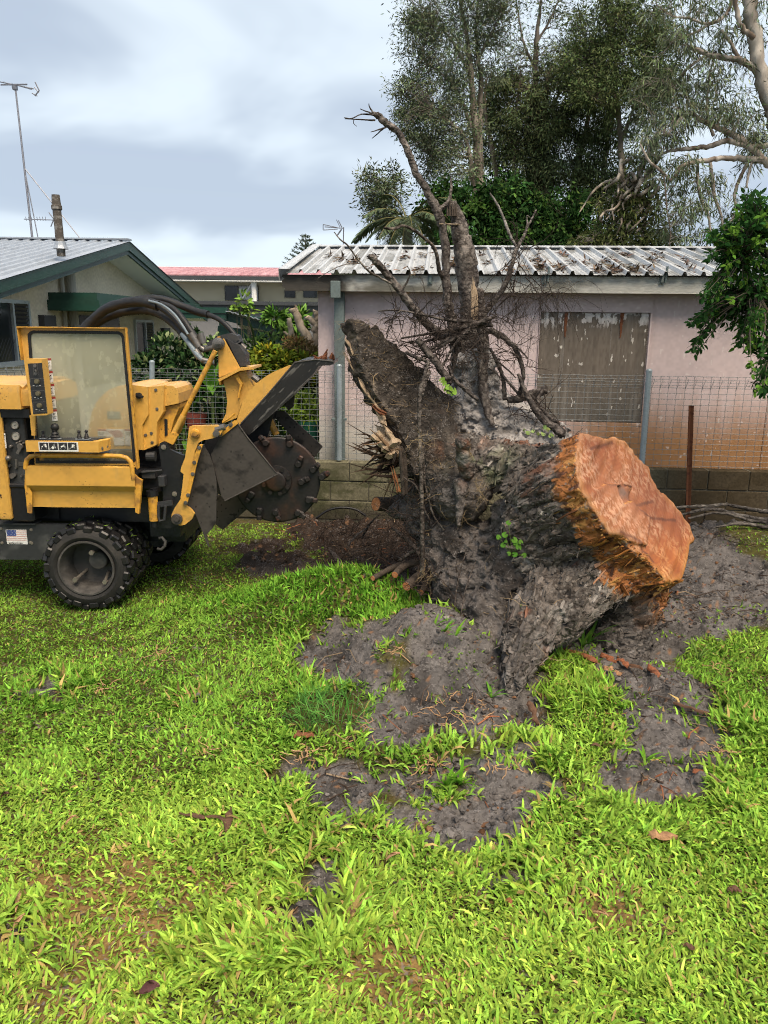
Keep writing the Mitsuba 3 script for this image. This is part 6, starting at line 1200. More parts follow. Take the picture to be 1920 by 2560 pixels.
CRK = shapely.MultiLineString([on_plane2(q, SA, PC, SU, SV) for q in ([(1520, 1207), (1545, 1212), (1578, 1209), (1582, 1240), (1590, 1260), (1612, 1284), (1628, 1290), (1624, 1330), (1623, 1362)], [(1478, 1122), (1510, 1113), (1534, 1104)], [(1590, 1262), (1640, 1250)], [(1628, 1290), (1690, 1300)], [(1550, 1330), (1600, 1352), (1640, 1400)])])
NO = on_plane2([(1568, 1232)], SA, PC, SU, SV)[0]
def hcut(u, v):
    """relief of the saw cut, in metres towards the cut's normal"""
    s = np.clip(blkF(u, v)/0.012+.5, 0, 1)*np.clip(1-np.hypot(u, v)/.42, 0, 1)**.5*1.5
    notch = np.clip(1-np.maximum(np.abs(u-NO[0])/0.075, np.abs(v-NO[1])/0.06), 0, 1)
    kerf = 0.0035*np.sin(75*np.hypot(u+.5, v-.9))
    return -0.028*s - 0.03*np.clip(notch*5, 0, 1) + kerf + 0.004*np.sin(13*u+7*v)
def total(p):
    F = fields(p); q = p-PC; t = -(q @ SA); u, v = q @ SU, q @ SV
    d = smin(smin(F[0], F[1], .07), F[2], .10); d = smin(d, F[3], .07); d = smin(d, F[7], .03)
    wood = d.copy()
    d = smin(d, F[4], .05); d = smin(d, F[5], .05); d = smin(d, F[6], .03)
    near = np.clip(1-(d-wood+.03)/.05, 0, 1)*0+np.clip(0.5+(np.minimum(F[4], F[5])-wood)/.06, 0, 1)     # 1 on wood, 0 on soil
    onfl = np.clip(0.5+(np.minimum(np.minimum(F[0], F[2]), F[3])-F[1])/.12, 0, 1)
    g = np.stack([u, v, t], -1)
    b1 = meshkit.fbm(g*A([10.5, 10.5, 1.9])+meshkit.noise(g*3, 5)[:, None]*1.2, 3, 3); b1 = np.clip(np.abs(2*b1-1)*4.2, 0, 1)-.55
    td = unit(at_y(1490, 1330, 4.80)-at_y(1290, 1690, 3.9)); tu = unit(np.cross(td, [0, 1, 0])); tv = np.cross(td, tu); wt = np.clip(.5+(F[0]-F[2])/.12, 0, 1)
    g2 = np.stack([p @ tu, p @ tv, p @ td], -1); b1t = np.clip(np.abs(2*meshkit.fbm(g2*A([11, 11, 2.2])+3, 3, 3)-1)*4.2, 0, 1)-.55; b1 = b1*(1-wt)+b1t*wt
    b2 = meshkit.fbm(g*A([26, 26, 8])+5.0, 3, 4); b2 = np.clip(np.abs(2*b2-1)*4.0, 0, 1)-.5
    b3 = meshkit.noise(g*A([60, 60, 26]), 6)
    lum = meshkit.fbm(p*2.2, 2, 9)-0.5
    bark = b1*.034+b2*.020+b3*.007+lum*.06; fib = (meshkit.fbm(g*A([38, 38, 5]), 3, 8)-.5)*.05; tb = np.clip((t-.10)/.10, 0, 1); bark = bark*tb+fib*(1-tb)
    s1, s2 = meshkit.fbm(p*7, 4, 12)-0.5, meshkit.fbm(p*24, 3, 13)-0.5
    soil = s1*.14+s2*.085
    flt = (meshkit.fbm(p*A([14, 14, 14]), 4, 17)-0.5)*.035+s2*.03
    disp = near*((1-onfl)*bark+onfl*flt)+(1-near)*soil
    disp = disp*np.clip(t/0.03, 0.12, 1)
    d = d-disp
    return -smin(-d, t+hcut(u, v), .022)
def surface_nets(f, lo, hi, h, coarse=4):
    lo = A(lo); n = (np.ceil((A(hi)-lo)/h/coarse).astype(int))*coarse+1
    cn = (n-1)//coarse+1; I = np.stack(np.meshgrid(*[np.arange(k) for k in cn], indexing='ij'), -1).reshape(-1, 3)
    cd = f(lo+I*h*coarse).reshape(cn)
    D = np.repeat(np.repeat(np.repeat(np.where(cd > 0, 1.0, -1.0).astype(np.float32), coarse, 0), coarse, 1), coarse, 2)[:n[0], :n[1], :n[2]].copy()
    near = (np.abs(cd) < h*coarse*1.5+.018)
    B = np.argwhere(near); off = np.stack(np.meshgrid(*[np.arange(-(coarse//2), coarse//2+1)]*3, indexing='ij'), -1).reshape(-1, 3)
    mask = np.zeros(n, bool)
    for o in off:
        P = B*coarse+o; ok = ((P >= 0) & (P < n)).all(1); P = P[ok]; mask[P[:, 0], P[:, 1], P[:, 2]] = True
    P = np.argwhere(mask)
    for k in range(0, len(P), 400000):
        Q = P[k:k+400000]; D[Q[:, 0], Q[:, 1], Q[:, 2]] = f(lo+Q*h)
    s = D < 0
    c = [s[i:s.shape[0]-1+i, j:s.shape[1]-1+j, l:s.shape[2]-1+l] for i in (0, 1) for j in (0, 1) for l in (0, 1)]
    tot = sum(x.astype(np.int8) for x in c); cells = np.argwhere((tot > 0) & (tot < 8))
    idx = np.full(tot.shape, -1, np.int64); idx[cells[:, 0], cells[:, 1], cells[:, 2]] = np.arange(len(cells))
    acc, cnt = np.zeros((len(cells), 3)), np.zeros(len(cells))
    corner = lambda o: D[cells[:, 0]+o[0], cells[:, 1]+o[1], cells[:, 2]+o[2]]
    for ax in range(3):
        for o in [(a, b) for a in (0, 1) for b in (0, 1)]:
            o0 = list(o); o0.insert(ax, 0); o1 = list(o); o1.insert(ax, 1); a, b = corner(o0), corner(o1); x = (a < 0) != (b < 0)
            t = np.where(x, a/np.where(x, a-b, 1), 0); q = np.repeat(A(o0, float)[None], len(cells), 0); q[:, ax] += t
            acc += q*x[:, None]; cnt += x
    V = lo+(cells+acc/cnt[:, None])*h; Fs = []
    for ax in range(3):
        a = [slice(None)]*3; b = [slice(None)]*3; a[ax] = slice(0, -1); b[ax] = slice(1, None); x = s[tuple(a)] != s[tuple(b)]
        E = np.argwhere(x); o1, o2 = (ax+1) % 3, (ax+2) % 3; ok = (E[:, o1] > 0) & (E[:, o2] > 0) & (E[:, o1] < n[o1]-1) & (E[:, o2] < n[o2]-1); E = E[ok]
        def at(d1, d2): q = E.copy(); q[:, o1] += d1; q[:, o2] += d2; return idx[q[:, 0], q[:, 1], q[:, 2]]
        Q = np.stack([at(-1, -1), at(0, -1), at(0, 0), at(-1, 0)], 1); inside = s[E[:, 0], E[:, 1], E[:, 2]]
        Q = np.where(inside[:, None], Q, Q[:, ::-1]); Fs.append(Q[(Q >= 0).all(1)])
    Q = np.vstack(Fs); return V, np.vstack([Q[:, [0, 1, 2]], Q[:, [0, 2, 3]]])
SV_, SF_ = surface_nets(total, (-0.55, 3.72, -0.16), (2.0, 6.2, 2.12), 0.0094)
SM = tm(SV_, SF_)
comp = trimesh.graph.connected_component_labels(SM.face_adjacency, node_count=len(SF_)); big = np.bincount(comp).argmax(); SM.update_faces(comp == big); SM.remove_unreferenced_vertices()
SV_, SF_ = A(SM.vertices), A(SM.faces)
def stump_colour(p, nrm):
    F = A(fields(p)); q = p-PC; t = -(q @ SA); u, v = q @ SU, q @ SV; g = np.stack([u, v, t], -1)
    N = lambda k, s=0, o=4: meshkit.fbm(p*k, o, s)[:, None]
    G_ = lambda k, s=0, o=4: meshkit.fbm(g*A(k), o, s)[:, None]
    # bark
    b = G_((26, 26, 8), 4, 3); ridge = 1-np.abs(2*b-1)*1.6; bl = G_((5, 5, 3), 21)
    bark = A([0.026, 0.021, 0.018])*(1-np.clip(ridge, 0, 1))+A([0.128, 0.109, 0.094])*np.clip(ridge, 0, 1); bk = np.clip((G_((8, 8, 3), 27)-0.52)*6, 0, 1); bark = bark*(1-.6*bk)
    pale = np.clip((G_((12, 12, 5), 23)-0.56)*7, 0, 1)*np.clip(ridge*1.3, 0, 1); bark = bark*(1-pale)+A([0.23, 0.21, 0.19])*pale
    red = np.clip((G_((7, 7, 4), 26)-0.60)*8, 0, 1); bark = bark*(1-red*.7)+A([0.19, 0.075, 0.038])*red*.7
    moss = np.clip((N(3.0, 31)-0.56)*8, 0, 1)*np.clip(1-np.abs(u+0.55)/.4, 0, 1)*np.clip(t/.3, 0, 1)*np.clip((p[:, 2]-.45)/.2, 0, 1)[:, None].T.reshape(-1, 1) if False else None
    # torn orange inner bark near the saw cut
    lowside = np.clip((-v+0.02)/0.3, 0, 1)
    reach = 0.105+0.13*meshkit.fbm(g*A([6, 6, 2]), 3, 41)+0.17*lowside*meshkit.noise(g*A([3, 3, 1.5]), 5)
    og = np.clip((reach-t)/0.035+0.8*(meshkit.fbm(g*A([34, 34, 9]), 3, 42)-0.5)*3, 0, 1)[:, None]
    inner = A([0.30, 0.115, 0.035])*(0.45+1.1*G_((50, 50, 9), 43)); inner = np.where(G_((30, 30, 7), 44) > 0.60, A([0.085, 0.035, 0.018]), inner)
    inner = np.where(G_((18, 18, 4), 46) > 0.60, A([0.45, 0.22, 0.07])*(0.7+.6*G_((60, 60, 12), 47)), inner)
    ug = np.clip(1.5-np.linalg.norm(p-at_y(1625, 1470, 4.52), axis=1)/.15+(meshkit.fbm(g*A([12, 12, 5]), 3, 48)-.5)*2.2, 0, 1)[:, None]; og = np.maximum(og, ug)
    bark = bark*(1-og)+inner*og
    # flange: dark root mat, bare orange patches near the trunk
    fl = A([0.053, 0.046, 0.040])*(0.35+1.3*N(30, 51))*(.6+.8*N(70, 55))+A([0.030, 0.025, 0.020])*np.clip((N(9, 52)-0.55)*4, 0, 1)
    edge = .7*np.clip((N(14, 53)-0.56)*7, 0, 1)*np.clip((flF((p-FP) @ FU, (p-FP) @ FV)+0.045)/.02, 0, 1)[:, None]; fl = fl*(1-edge)+A([0.23, 0.19, 0.15])*edge*(0.6+0.8*N(40, 54))
    # soil
    so = A([0.122, 0.109, 0.101])*(0.45+1.1*N(16, 61))*(0.7+0.6*N(60, 62)); dk = np.clip((N(5, 63)-0.47)*6, 0, 1); so = so*(1-.62*dk)
    hp = A([0.335, 0.315, 0.30])*(0.65+0.7*N(18, 64))*(0.75+0.5*N(60, 65)); dk = np.clip((N(8, 66)-0.56)*8, 0, 1); hp = hp*(1-.6*dk)
    woodd = np.minimum(np.minimum(F[0], F[2]), np.minimum(F[3], F[7]))
    wfl = np.clip(0.5+(woodd-F[1])/.10+(N(11, 71)[:, 0]-.5)*1.2, 0, 1)[:, None]
    c = bark*(1-wfl)+fl*wfl
    ws = np.clip(0.5+(np.minimum(woodd, F[1])-np.minimum(F[4], F[6]))/.07+(N(9, 72)[:, 0]-.5)*2.2, 0, 1)[:, None]
    ws = np.maximum(ws, np.clip((t-.60+(N(7, 76)[:, 0]-.5)*.5)/.06, 0, 1)[:, None]*np.clip((1.02-p[:, 2])/.12, 0, 1)[:, None]); c = c*(1-ws)+so*ws
    wh = np.clip(0.5+(np.minimum(woodd, F[1])-F[5])/.07+(N(9, 73)[:, 0]-.5)*1.6, 0, 1)[:, None]; c = c*(1-wh)+hp*wh
    # sand dust caught low on the roots
    low = np.clip((0.30-p[:, 2])/0.25+(N(7, 74)[:, 0]-.5)*2, 0, 1)[:, None]*np.clip(t/.4, 0, 1)[:, None]*.7; c = c*(1-low)+so*low
    mo = (np.clip((N(5, 81)-0.50)*7, 0, 1)*np.exp(-(np.linalg.norm(p-at_y(1215, 1165, 4.80), axis=1)/.16)**2)[:, None])*.85; c = c*(1-mo)+A([0.20, 0.24, 0.115])*(0.6+.8*N(50, 82))*mo
    bp = np.clip((N(9, 83)-0.47)*9, 0, 1)*np.exp(-(np.linalg.norm(p-at_y(1150, 1080, 5.02), axis=1)/.14)**2)[:, None]; c = c*(1-bp)+A([0.22, 0.085, 0.035])*(0.5+N(40, 84))*bp
    return np.clip(c, .006, .9), F, t, u, v
def cut_colour(u, v):
    g = np.stack([u, v, u*0], -1); r = np.hypot(u, v); th = np.arctan2(v, u)
    N = lambda k, s=0, o=4: meshkit.fbm(g*A(k), o, s)[:, None]
    ra = np.stack([r*14, th*9, r*0], -1); rn = meshkit.fbm(ra, 4, 7)[:, None]
    c = A([0.250, 0.072, 0.025])*(1-N((5, 5, 1), 1))+A([0.375, 0.145, 0.052])*N((5, 5, 1), 1)
    saw = np.clip((N((95, 50, 1), 2, 3)-0.43)*6, 0, 1)*np.clip((N((6, 6, 1), 3)-.28)*4, 0, 1)
    c = c*(1-saw*.8)+A([0.60, 0.37, 0.24])*saw*.8
    c = c*(0.82+0.36*rn)
    d = -sdist(cutP, u, v)[:, None]; rim = np.clip(1-d/0.060, 0, 1); c = c*(1-rim*.55)+A([0.50, 0.285, 0.115])*rim*.55; bz_ = np.clip((N((3.2, 3.2, 1), 14)-.45)*5, 0, 1); c = c*(1-.50*bz_)+A([.185, .055, .023])*.50*bz_
    out = np.clip(1-d/0.008, 0, 1); c = c*(1-out)+A([0.10, 0.06, 0.035])*out
    hc = np.clip(1-np.hypot((u-.01)/.10, (v-.05)/.09), 0, 1)[:, None]; c = c*(1-.45*hc)+A([0.20, 0.065, 0.025])*.45*hc
    cd = shapely.distance(CRK, shapely.points(u, v))[:, None]+(N((60, 60, 1), 8)-.5)*.012; ck = np.clip(1.4-cd/.010, 0, 1); c = c*(1-.8*ck)+A([.05, .02, .012])*.8*ck; ck = np.clip(1-cd/.05, 0, 1)*(.3+N((20, 20, 1), 9)); c = c*(1-.45*ck)+A([.19, .06, .025])*.45*ck
    o = on_plane2([(1568, 1228)], SA, PC, SU, SV)[0]; dk = np.clip(1.6-1.6*np.hypot((u-o[0])/.062, (v-o[1])/.055)[:, None]+(N((40, 40, 1), 6)-.5)*1.2, 0, 1); c = c*(1-dk)+A([0.085, 0.062, 0.055])*(.6+N((40, 40, 1), 5))*dk
    rg = .5+.5*np.sin((r[:, None]+(N((4, 4, 1), 12)-.5)*.12)*260); c = c*(.72+.14*rg)*A([1.0, .95, .90]); lo = np.clip((-v-.16)/.2, 0, 1)[:, None]; c = c*(1+lo*A([.05, -.08, -.40])); pk = np.exp(-(np.hypot(u+.12, v-.02)/.22)**2)[:, None]; c = c*(1-.25*pk)+A([.50, .25, .15])*.25*pk
    return np.clip(c, .01, .9)
vn = A(SM.vertex_normals); SC_, F_, t_, u_, v_ = stump_colour(SV_, vn)
iscut = (t_ < 0.075) & ((vn @ SA) > 0.55) & (sdist(cutP, u_, v_) < 0.006) & (np.abs(t_+hcut(u_, v_)) < 0.016)
SC_[iscut] = cut_colour(u_[iscut], v_[iscut])
grp = np.argmin(F_[[0, 1, 2, 3, 4, 5, 6, 7]], axis=0); grp[iscut] = 8
fg = np.median(grp[SF_], axis=1).astype(int); fg[(grp[SF_] == 8).sum(1) >= 2] = 8
STUMP = thing('tree_stump', 'huge uprooted tree stump with orange saw cut and upturned root flange', 'tree stump')
LAB = {8: 'freshly sawn orange cut face with pale chain marks', 1: 'upturned flange of root covered in dark earth and fine rootlets', 5: 'pale grey sand heaped on top of the roots'}
for q, nm in enumerate(NAMES+['cut_face']):
    sel = fg == q
    if sel.sum() < 20: continue
    ids, inv = np.unique(SF_[sel], return_inverse=True)
    k = key_for(STUMP+'__'+nm); path = meshkit.write_ply((SV_[ids], inv.reshape(-1, 3)), False, None, SC_[ids], normals=vn[ids])
    scene[k] = {'type': 'ply', 'filename': path, 'face_normals': False, 'bsdf': {'type': 'ref', 'id': 'bark_rough' if q in (0, 2, 3, 7) else ('vertex_damp' if q == 8 else 'soil_rough')}}
    if q in LAB: labels[k] = {'label': LAB[q]}
print('stump tris', len(SF_), {n: int((fg == i).sum()) for i, n in enumerate(NAMES+['cut'])})

# ragged flakes of bark standing off the trunk
def bark_flakes():
    r = np.random.default_rng(21); fc = SV_[SF_].mean(1); ar = np.linalg.norm(np.cross(SV_[SF_[:, 1]]-SV_[SF_[:, 0]], SV_[SF_[:, 2]]-SV_[SF_[:, 0]]), axis=1)
    ok = np.isin(fg, (0, 2, 3)) & ((fc-PC) @ SA < -0.02); ok &= ((fc-PC) @ SA < -0.13) | ((fc-PC) @ SA < -0.05)*(np.random.default_rng(2).random(len(fc)) < .12)
    w = ar*ok; n = 3600; i = r.choice(len(fc), n, p=w/w.sum()); c = fc[i]; nr = vn[SF_[i, 0]]
    ax_ = np.where((fg[i] == 2)[:, None], unit(at_y(1490, 1330, 4.80)-at_y(1290, 1690, 3.9))[None], SA[None]); a = unit(ax_-nr*np.sum(nr*ax_, 1)[:, None]); a = unit(a+.20*rdir(n, r)); a = unit(a-nr*np.sum(a*nr, 1)[:, None]); s = np.cross(nr, a)
    L, W = r.gamma(3, .014, n)[:, None]+.012, r.gamma(3, .0024, n)[:, None]+.0035; lift = r.uniform(.002, .014, n)[:, None]
    sg = r.choice([-1, 1], n)[:, None]
    p = [c-a*L*.5-s*W*.6+nr*.000, c-a*L*.45+s*W*.5+nr*.002, c+a*L*.1+s*W*.8+nr*lift*.5, c+a*L*.5+s*W*.3+nr*lift*r.uniform(.6, 1.4, (n, 1)), c+a*L*.42-s*W*.5+nr*lift, c-a*L*.05-s*W*.7+nr*lift*.3]
    th = -nr*r.uniform(.003, .006, n)[:, None]
    v = np.stack(p+[q+th for q in p], 1); k = np.arange(n)[:, None]*12
    top = [[0, 1, 5], [1, 2, 5], [2, 4, 5], [2, 3, 4]]; f = [k+A([t_]) for t_ in top]+[k+A([[j, (j+1) % 6+6, (j+1) % 6]]) for j in range(6)]+[k+A([[j, j+6, (j+1) % 6+6]]) for j in range(6)]
    cc = SC_[SF_[i, 0]]*np.exp(r.normal(-.05, .30, (n, 1)))
    return tm(v.reshape(-1, 3), np.stack(f, 1).reshape(-1, 3)), np.clip(np.repeat(cc, 12, 0), .006, .9)
def torn_fibres():
    r = np.random.default_rng(33); edge = LineStr = shapely.LineString(on_plane2([(1449, 1221), (1470, 1254), (1502, 1303), (1527, 1336), (1568, 1342), (1580, 1369), (1621, 1394), (1650, 1430), (1666, 1459), (1711, 1451)], SA, PC, SU, SV)); ms, cs = [], []
    for q in range(230):
        w = edge.interpolate(r.random()**.7, normalized=True); o = PC+SU*w.x+SV*w.y; out = unit(SU*w.x+SV*w.y); st_ = r.uniform(.0, .10); L = r.gamma(2.5, .028); b = o-SA*st_+out*r.uniform(-.035, .016)
        d = unit(-SA+out*r.normal(-.05, .22)+rdir(1, r)[0]*.18); p = spline(A([b, b+d*L*.5+rdir(1, r)[0]*.006, b+d*L+out*r.normal(0, .012)]), 5); m = tube(p, np.array([.5, 1, .9, .6, .15])*r.uniform(.0025, .009), 4, rough=.4, seed=q); ms.append(m)
        k = r.random(); c = A([.36, .15, .045]) if k < .5 else (A([.50, .28, .10]) if k < .72 else A([.085, .04, .022])); cs.append(np.repeat((c*np.exp(r.normal(0, .25)))[None], len(m.vertices), 0))
    return cat(ms), np.vstack(cs)
m, c = torn_fibres(); put(STUMP, 'torn_fibres', m, 'vertex_matte', color=c, kind='stuff', label='torn orange wood fibres along the lower edge of the cut')
m, c = bark_flakes(); put(STUMP, 'bark_flakes', m, 'vertex_damp', color=c, kind='stuff')
def rootlets():
    r = np.random.default_rng(22); fc = SV_[SF_].mean(1); ms, cs = [], []
    for grp_, n, Lm in ((1, 1700, .075), (4, 800, .075), (2, 200, .05), (0, 150, .05), (5, 60, .06)):
        cand = np.where((fg == grp_) & (fc[:, 1] < 5.9))[0]; i = r.choice(cand, n)
        for q in i:
            nr = vn[SF_[q, 0]]; d = unit(rdir(1, r)[0]*1.0+nr*.2-A([0, 0, .35])); p = fc[q]+nr*.002; pts = [p]; L = r.gamma(2.2, Lm/2.2)
            for s_ in range(4): d = unit(d+.55*rdir(1, r)[0]+nr*(.10 if s_ < 2 else -.02)); pts.append(pts[-1]+d*L/4)
            m = tube(A(pts), np.linspace(1, .35, 5)*r.uniform(.0011, .0024), 3, caps=False); ms.append(m)
            col = A([0.035, 0.028, 0.024]) if r.random() < .62 else A([0.26, 0.19, 0.11]); cs.append(np.repeat((col*np.exp(r.normal(0, .3)))[None], len(m.vertices), 0))
    return cat(ms), np.vstack(cs)
m, c = rootlets(); put(STUMP, 'rootlets', m, 'vertex_matte', color=c, kind='stuff')
# splintered pale slivers along the flange's outer edge
plain('pale_wood', grime((0.36, 0.27, 0.18), (0.16, 0.11, 0.075), 16, .6, 90, streak=.4), .8, spec=.2)
plain('torn_wood', grime((0.30, 0.125, 0.055), (0.13, 0.05, 0.03), 14, .7, 90), .75, spec=.2)
def sliver(pts, w, th, mtl='pale_wood', name='splinter', seed=0):
    r = np.random.default_rng(seed); p = spline(A([at_y(x, y, Y) for x, y, Y in pts]), 10); t, a, b = frames(p); wd = np.interp(np.linspace(0, 1, 10), [0, .15, .6, 1], [.08, .7, 1, .8])*w*(1+.3*r.normal(size=10))
    ms = []
    for j in range(4):
        o = (j-1.5)/4; q = p+a*(o*wd)[:, None]*1.0+b*r.normal(0, th*.3); k0 = int(r.integers(0, 3)); ms.append(tube(q[k0:], np.maximum(wd[k0:]*.22, .002)*np.linspace(.3, 1, len(q)-k0)**.5, 5, rough=.35, seed=seed+j))
    return put(STUMP, name, cat(ms), mtl)
sliver([(862, 845, 5.25), (878, 868, 5.24), (895, 905, 5.22), (918, 955, 5.2)], .045, .02, 'pale_wood', seed=1)
sliver([(858, 877, 5.23), (885, 925, 5.2), (915, 975, 5.17), (945, 1015, 5.15), (962, 1050, 5.12)], .05, .03, 'pale_wood', seed=2)
sliver([(925, 985, 5.15), (945, 1030, 5.13), (965, 1070, 5.1), (990, 1110, 5.08)], .09, .03, 'pale_wood', seed=3)
sliver([(935, 1060, 5.15), (955, 1085, 5.12), (975, 1105, 5.1), (992, 1135, 5.06)], .15, .05, 'pale_wood', 'splinter', seed=4)
sliver([(980, 1165, 5.05), (986, 1185, 5.03), (992, 1208, 5.02), (998, 1230, 5.0)], .022, .03, 'torn_wood', seed=5)
sliver([(985, 1160, 5.02), (1000, 1120, 5.0), (1008, 1180, 5.0), (1010, 1235, 5.0)], .05, .03, 'root_bark', seed=6)
sliver([(930, 1010, 5.1), (945, 1025, 5.08), (965, 1035, 5.06)], .04, .03, 'rust', seed=7)
r_ = np.random.default_rng(31); ms = []
for q in range(46):                                           # shaggy broken root end by the wall
    x0, y0 = 985+r_.normal(0, 14), 1130+r_.normal(0, 26); x1, y1 = x0-r_.uniform(20, 105), y0+r_.normal(2, 34); Y0 = 5.2+r_.normal(0, .06)
    p = spline(A([at_y(x0, y0, Y0), at_y((x0+x1)/2, (y0+y1)/2+r_.normal(0, 9), Y0-.06+r_.normal(0, .05)), at_y(x1, y1, Y0-.1+r_.normal(0, .12))]), 6); ms.append(tube(p, np.linspace(r_.uniform(.005, .020), .0015, 6), 5, rough=.5, seed=q))
sc_ = np.vstack([np.repeat((A([.06, .042, .032]) if q % 4 else A([.20, .13, .08]))[None]*(.6+.1*(q % 9)), len(m.vertices), 0) for q, m in enumerate(ms)]); put(STUMP, 'shredded_root', cat(ms), 'vertex_matte', color=sc_, kind='stuff')
# roots with sawn ends in the pit
plain('root_bark', grime((0.070, 0.055, 0.044), (0.020, 0.016, 0.014), 16, .8, 90), .85, spec=.2)
plain('cut_orange', grime((0.46, 0.175, 0.070), (0.62, 0.38, 0.23), 40, .6, 120), .7, spec=.2)
for (x0, y0, Y0), (x1, y1, Y1), r in (((1010, 1262, 5.55), (940, 1260, 5.38), .052), ((1010, 1415, 5.10), (987, 1437, 4.98), .024), ((1050, 1440, 5.0), (1016, 1466, 4.86), .032), ((980, 1420, 5.15), (932, 1446, 5.0), .019), ((960, 1430, 5.2), (905, 1442, 5.05), .018), ((1075, 1455, 5.0), (1052, 1480, 4.9), .022)):
    a, b = at_y(x0, y0, Y0), at_y(x1, y1, Y1); k = put(STUMP, 'cut_root', tube(spline(A([a+A([.1, .05, .02]), a, b]), 8), np.linspace(r*1.15, r, 8), 12, rough=.14, seed=int(x0)), 'root_bark', 60); put(k, 'sawn_end', disc(b+unit(b-a)*.001, b-a, r*.93, .004, 12), 'cut_orange')

# dead stems, branches and roots behind and on the stump
def bark_tube(pts, n, sides=12, rough=.14, seed=0):
    p = spline(A([list(at_y(x, y, Y))+[r*Y/FPX] for x, y, Y, r in pts]), n); r = np.random.default_rng(seed)
    p[1:-1, :3] += r.normal(0, 1, (n-2, 3))*p[1:-1, 3:4]*.11; p[:, 3] *= .88*(1+.14*(meshkit.noise(np.stack([np.arange(n)*.55, np.arange(n)*0+seed*3.3, np.arange(n)*0], -1), 3)-.5))
    m = tube(p[:, :3], np.maximum(p[:, 3], .0008), sides, rough=rough, seed=seed); v = A(m.vertices)
    k = meshkit.fbm(v*A([24, 24, 9]), 3, seed)[:, None]; k2 = meshkit.fbm(v*A([60, 60, 30]), 2, seed+1)[:, None]
    return m, k, k2
def stem(holder, name, pts, n=30, sides=12, tone=(0.085, 0.072, 0.064), pale=(0.24, 0.22, 0.20), seed=0, label=None, rough=.09):
    m, k, k2 = bark_tube(pts, n, sides, rough, seed); w = np.clip((k-.45)*3+(k2-.5)*2.2, 0, 1); c = A(tone)*(1-w)+A(pale)*w
    return put(holder, name, m, 'bark_rough', smooth=True, color=c*(.45+1.0*k2), label=label)
def twigs(holder, base, seed, n=10, L=.35, r0=.004, tone=(0.06, 0.048, 0.042), spread=.9, name='twig', down=0.0, kids=2, stuff=False):
    n = int(n*1.7); tone = A(tone)*.8; r = np.random.default_rng(seed); b = A([at_y(*q) for q in base]); ms = []
    for q in range(n):
        t = r.random()*(len(b)-1); i = int(t); p = b[i]+(b[min(i+1, len(b)-1)]-b[i])*(t-i); d = unit(rdir(1, r)[0]*A([1, .6, 1])); l = L*r.uniform(.4, 1.1)
        def grow(p, d, l, rad, depth):
            pts = [p]
            for s in range(5): d = unit(d+.38*rdir(1, r)[0]*spread-A([0, 0, down])); pts.append(pts[-1]+d*l/5)
            ms.append(tube(A(pts), np.linspace(rad, rad*.35, 6), 4, caps=False))
            if depth: [grow(pts[int(r.integers(1, 5))], unit(d+.8*rdir(1, r)[0]), l*r.uniform(.35, .7), rad*.6, depth-1) for _ in range(kids)]
        grow(p, d, l, r0*r.uniform(.6, 1.2), 1)
    m = cat(ms); c = np.repeat((A(tone)*np.exp(np.random.default_rng(seed).normal(0, .1)))[None], len(m.vertices), 0)
    return put(holder, name, m, 'vertex_matte', color=c, kind='stuff')
BK = dict(tone=(0.060, 0.048, 0.042), pale=(0.20, 0.175, 0.155))
d1 = thing('dead_tree', 'thick broken topped dead trunk standing in the middle behind the stump', 'dead tree')
stem(d1, 'trunk', [(1150, 1000, 5.75, 34), (1158, 900, 5.78, 36), (1172, 840, 5.8, 32), (1176, 760, 5.8, 29), (1165, 660, 5.8, 29), (1152, 590, 5.8, 25), (1139, 535, 5.8, 17), (1130, 506, 5.8, 12)], 46, 18, seed=1, **BK)
sliv = [tube(spline(A([at_y(1128+o, 540, 5.74), at_y(1128+o*1.1, 520, 5.74), at_y(1127+o*1.2+h*.2, 503-h, 5.76)]), 5), np.linspace(.010, .001, 5), 5) for o, h in ((-9, 5), (-3, 12), (3, 3), (8, 8), (12, -6))]
put(d1, 'broken_top', cat(sliv), 'root_bark')
stem(d1, 'branch', [(1130, 540, 5.8, 4), (1125, 500, 5.8, 5), (1128, 470, 5.82, 4), (1127, 440, 5.84, 2)], 12, 6, seed=2, **BK)
stem(d1, 'branch', [(1150, 562, 5.75, 3), (1120, 560, 5.7, 2.5), (1098, 560, 5.65, 1.5)], 10, 5, seed=3, tone=(.2, .15, .1), pale=(.35, .28, .2))
d2 = thing('dead_tree', 'tall thin dead trunk bending left to a burnt twiggy tip', 'dead tree')
L2 = [(1140, 860, 5.7, 16), (1128, 800, 5.7, 14), (1118, 740, 5.7, 12.5), (1114, 670, 5.7, 12), (1112, 600, 5.7, 11.5), (1102, 550, 5.7, 12), (1090, 522, 5.7, 12.5), (1072, 486, 5.7, 10.5), (1044, 440, 5.7, 9.5), (1026, 395, 5.7, 9), (1012, 362, 5.7, 8.5), (992, 328, 5.7, 8.5), (966, 308, 5.7, 9), (944, 290, 5.7, 8), (934, 282, 5.7, 3)]
stem(d2, 'trunk', L2, 80, 14, seed=4, **BK)
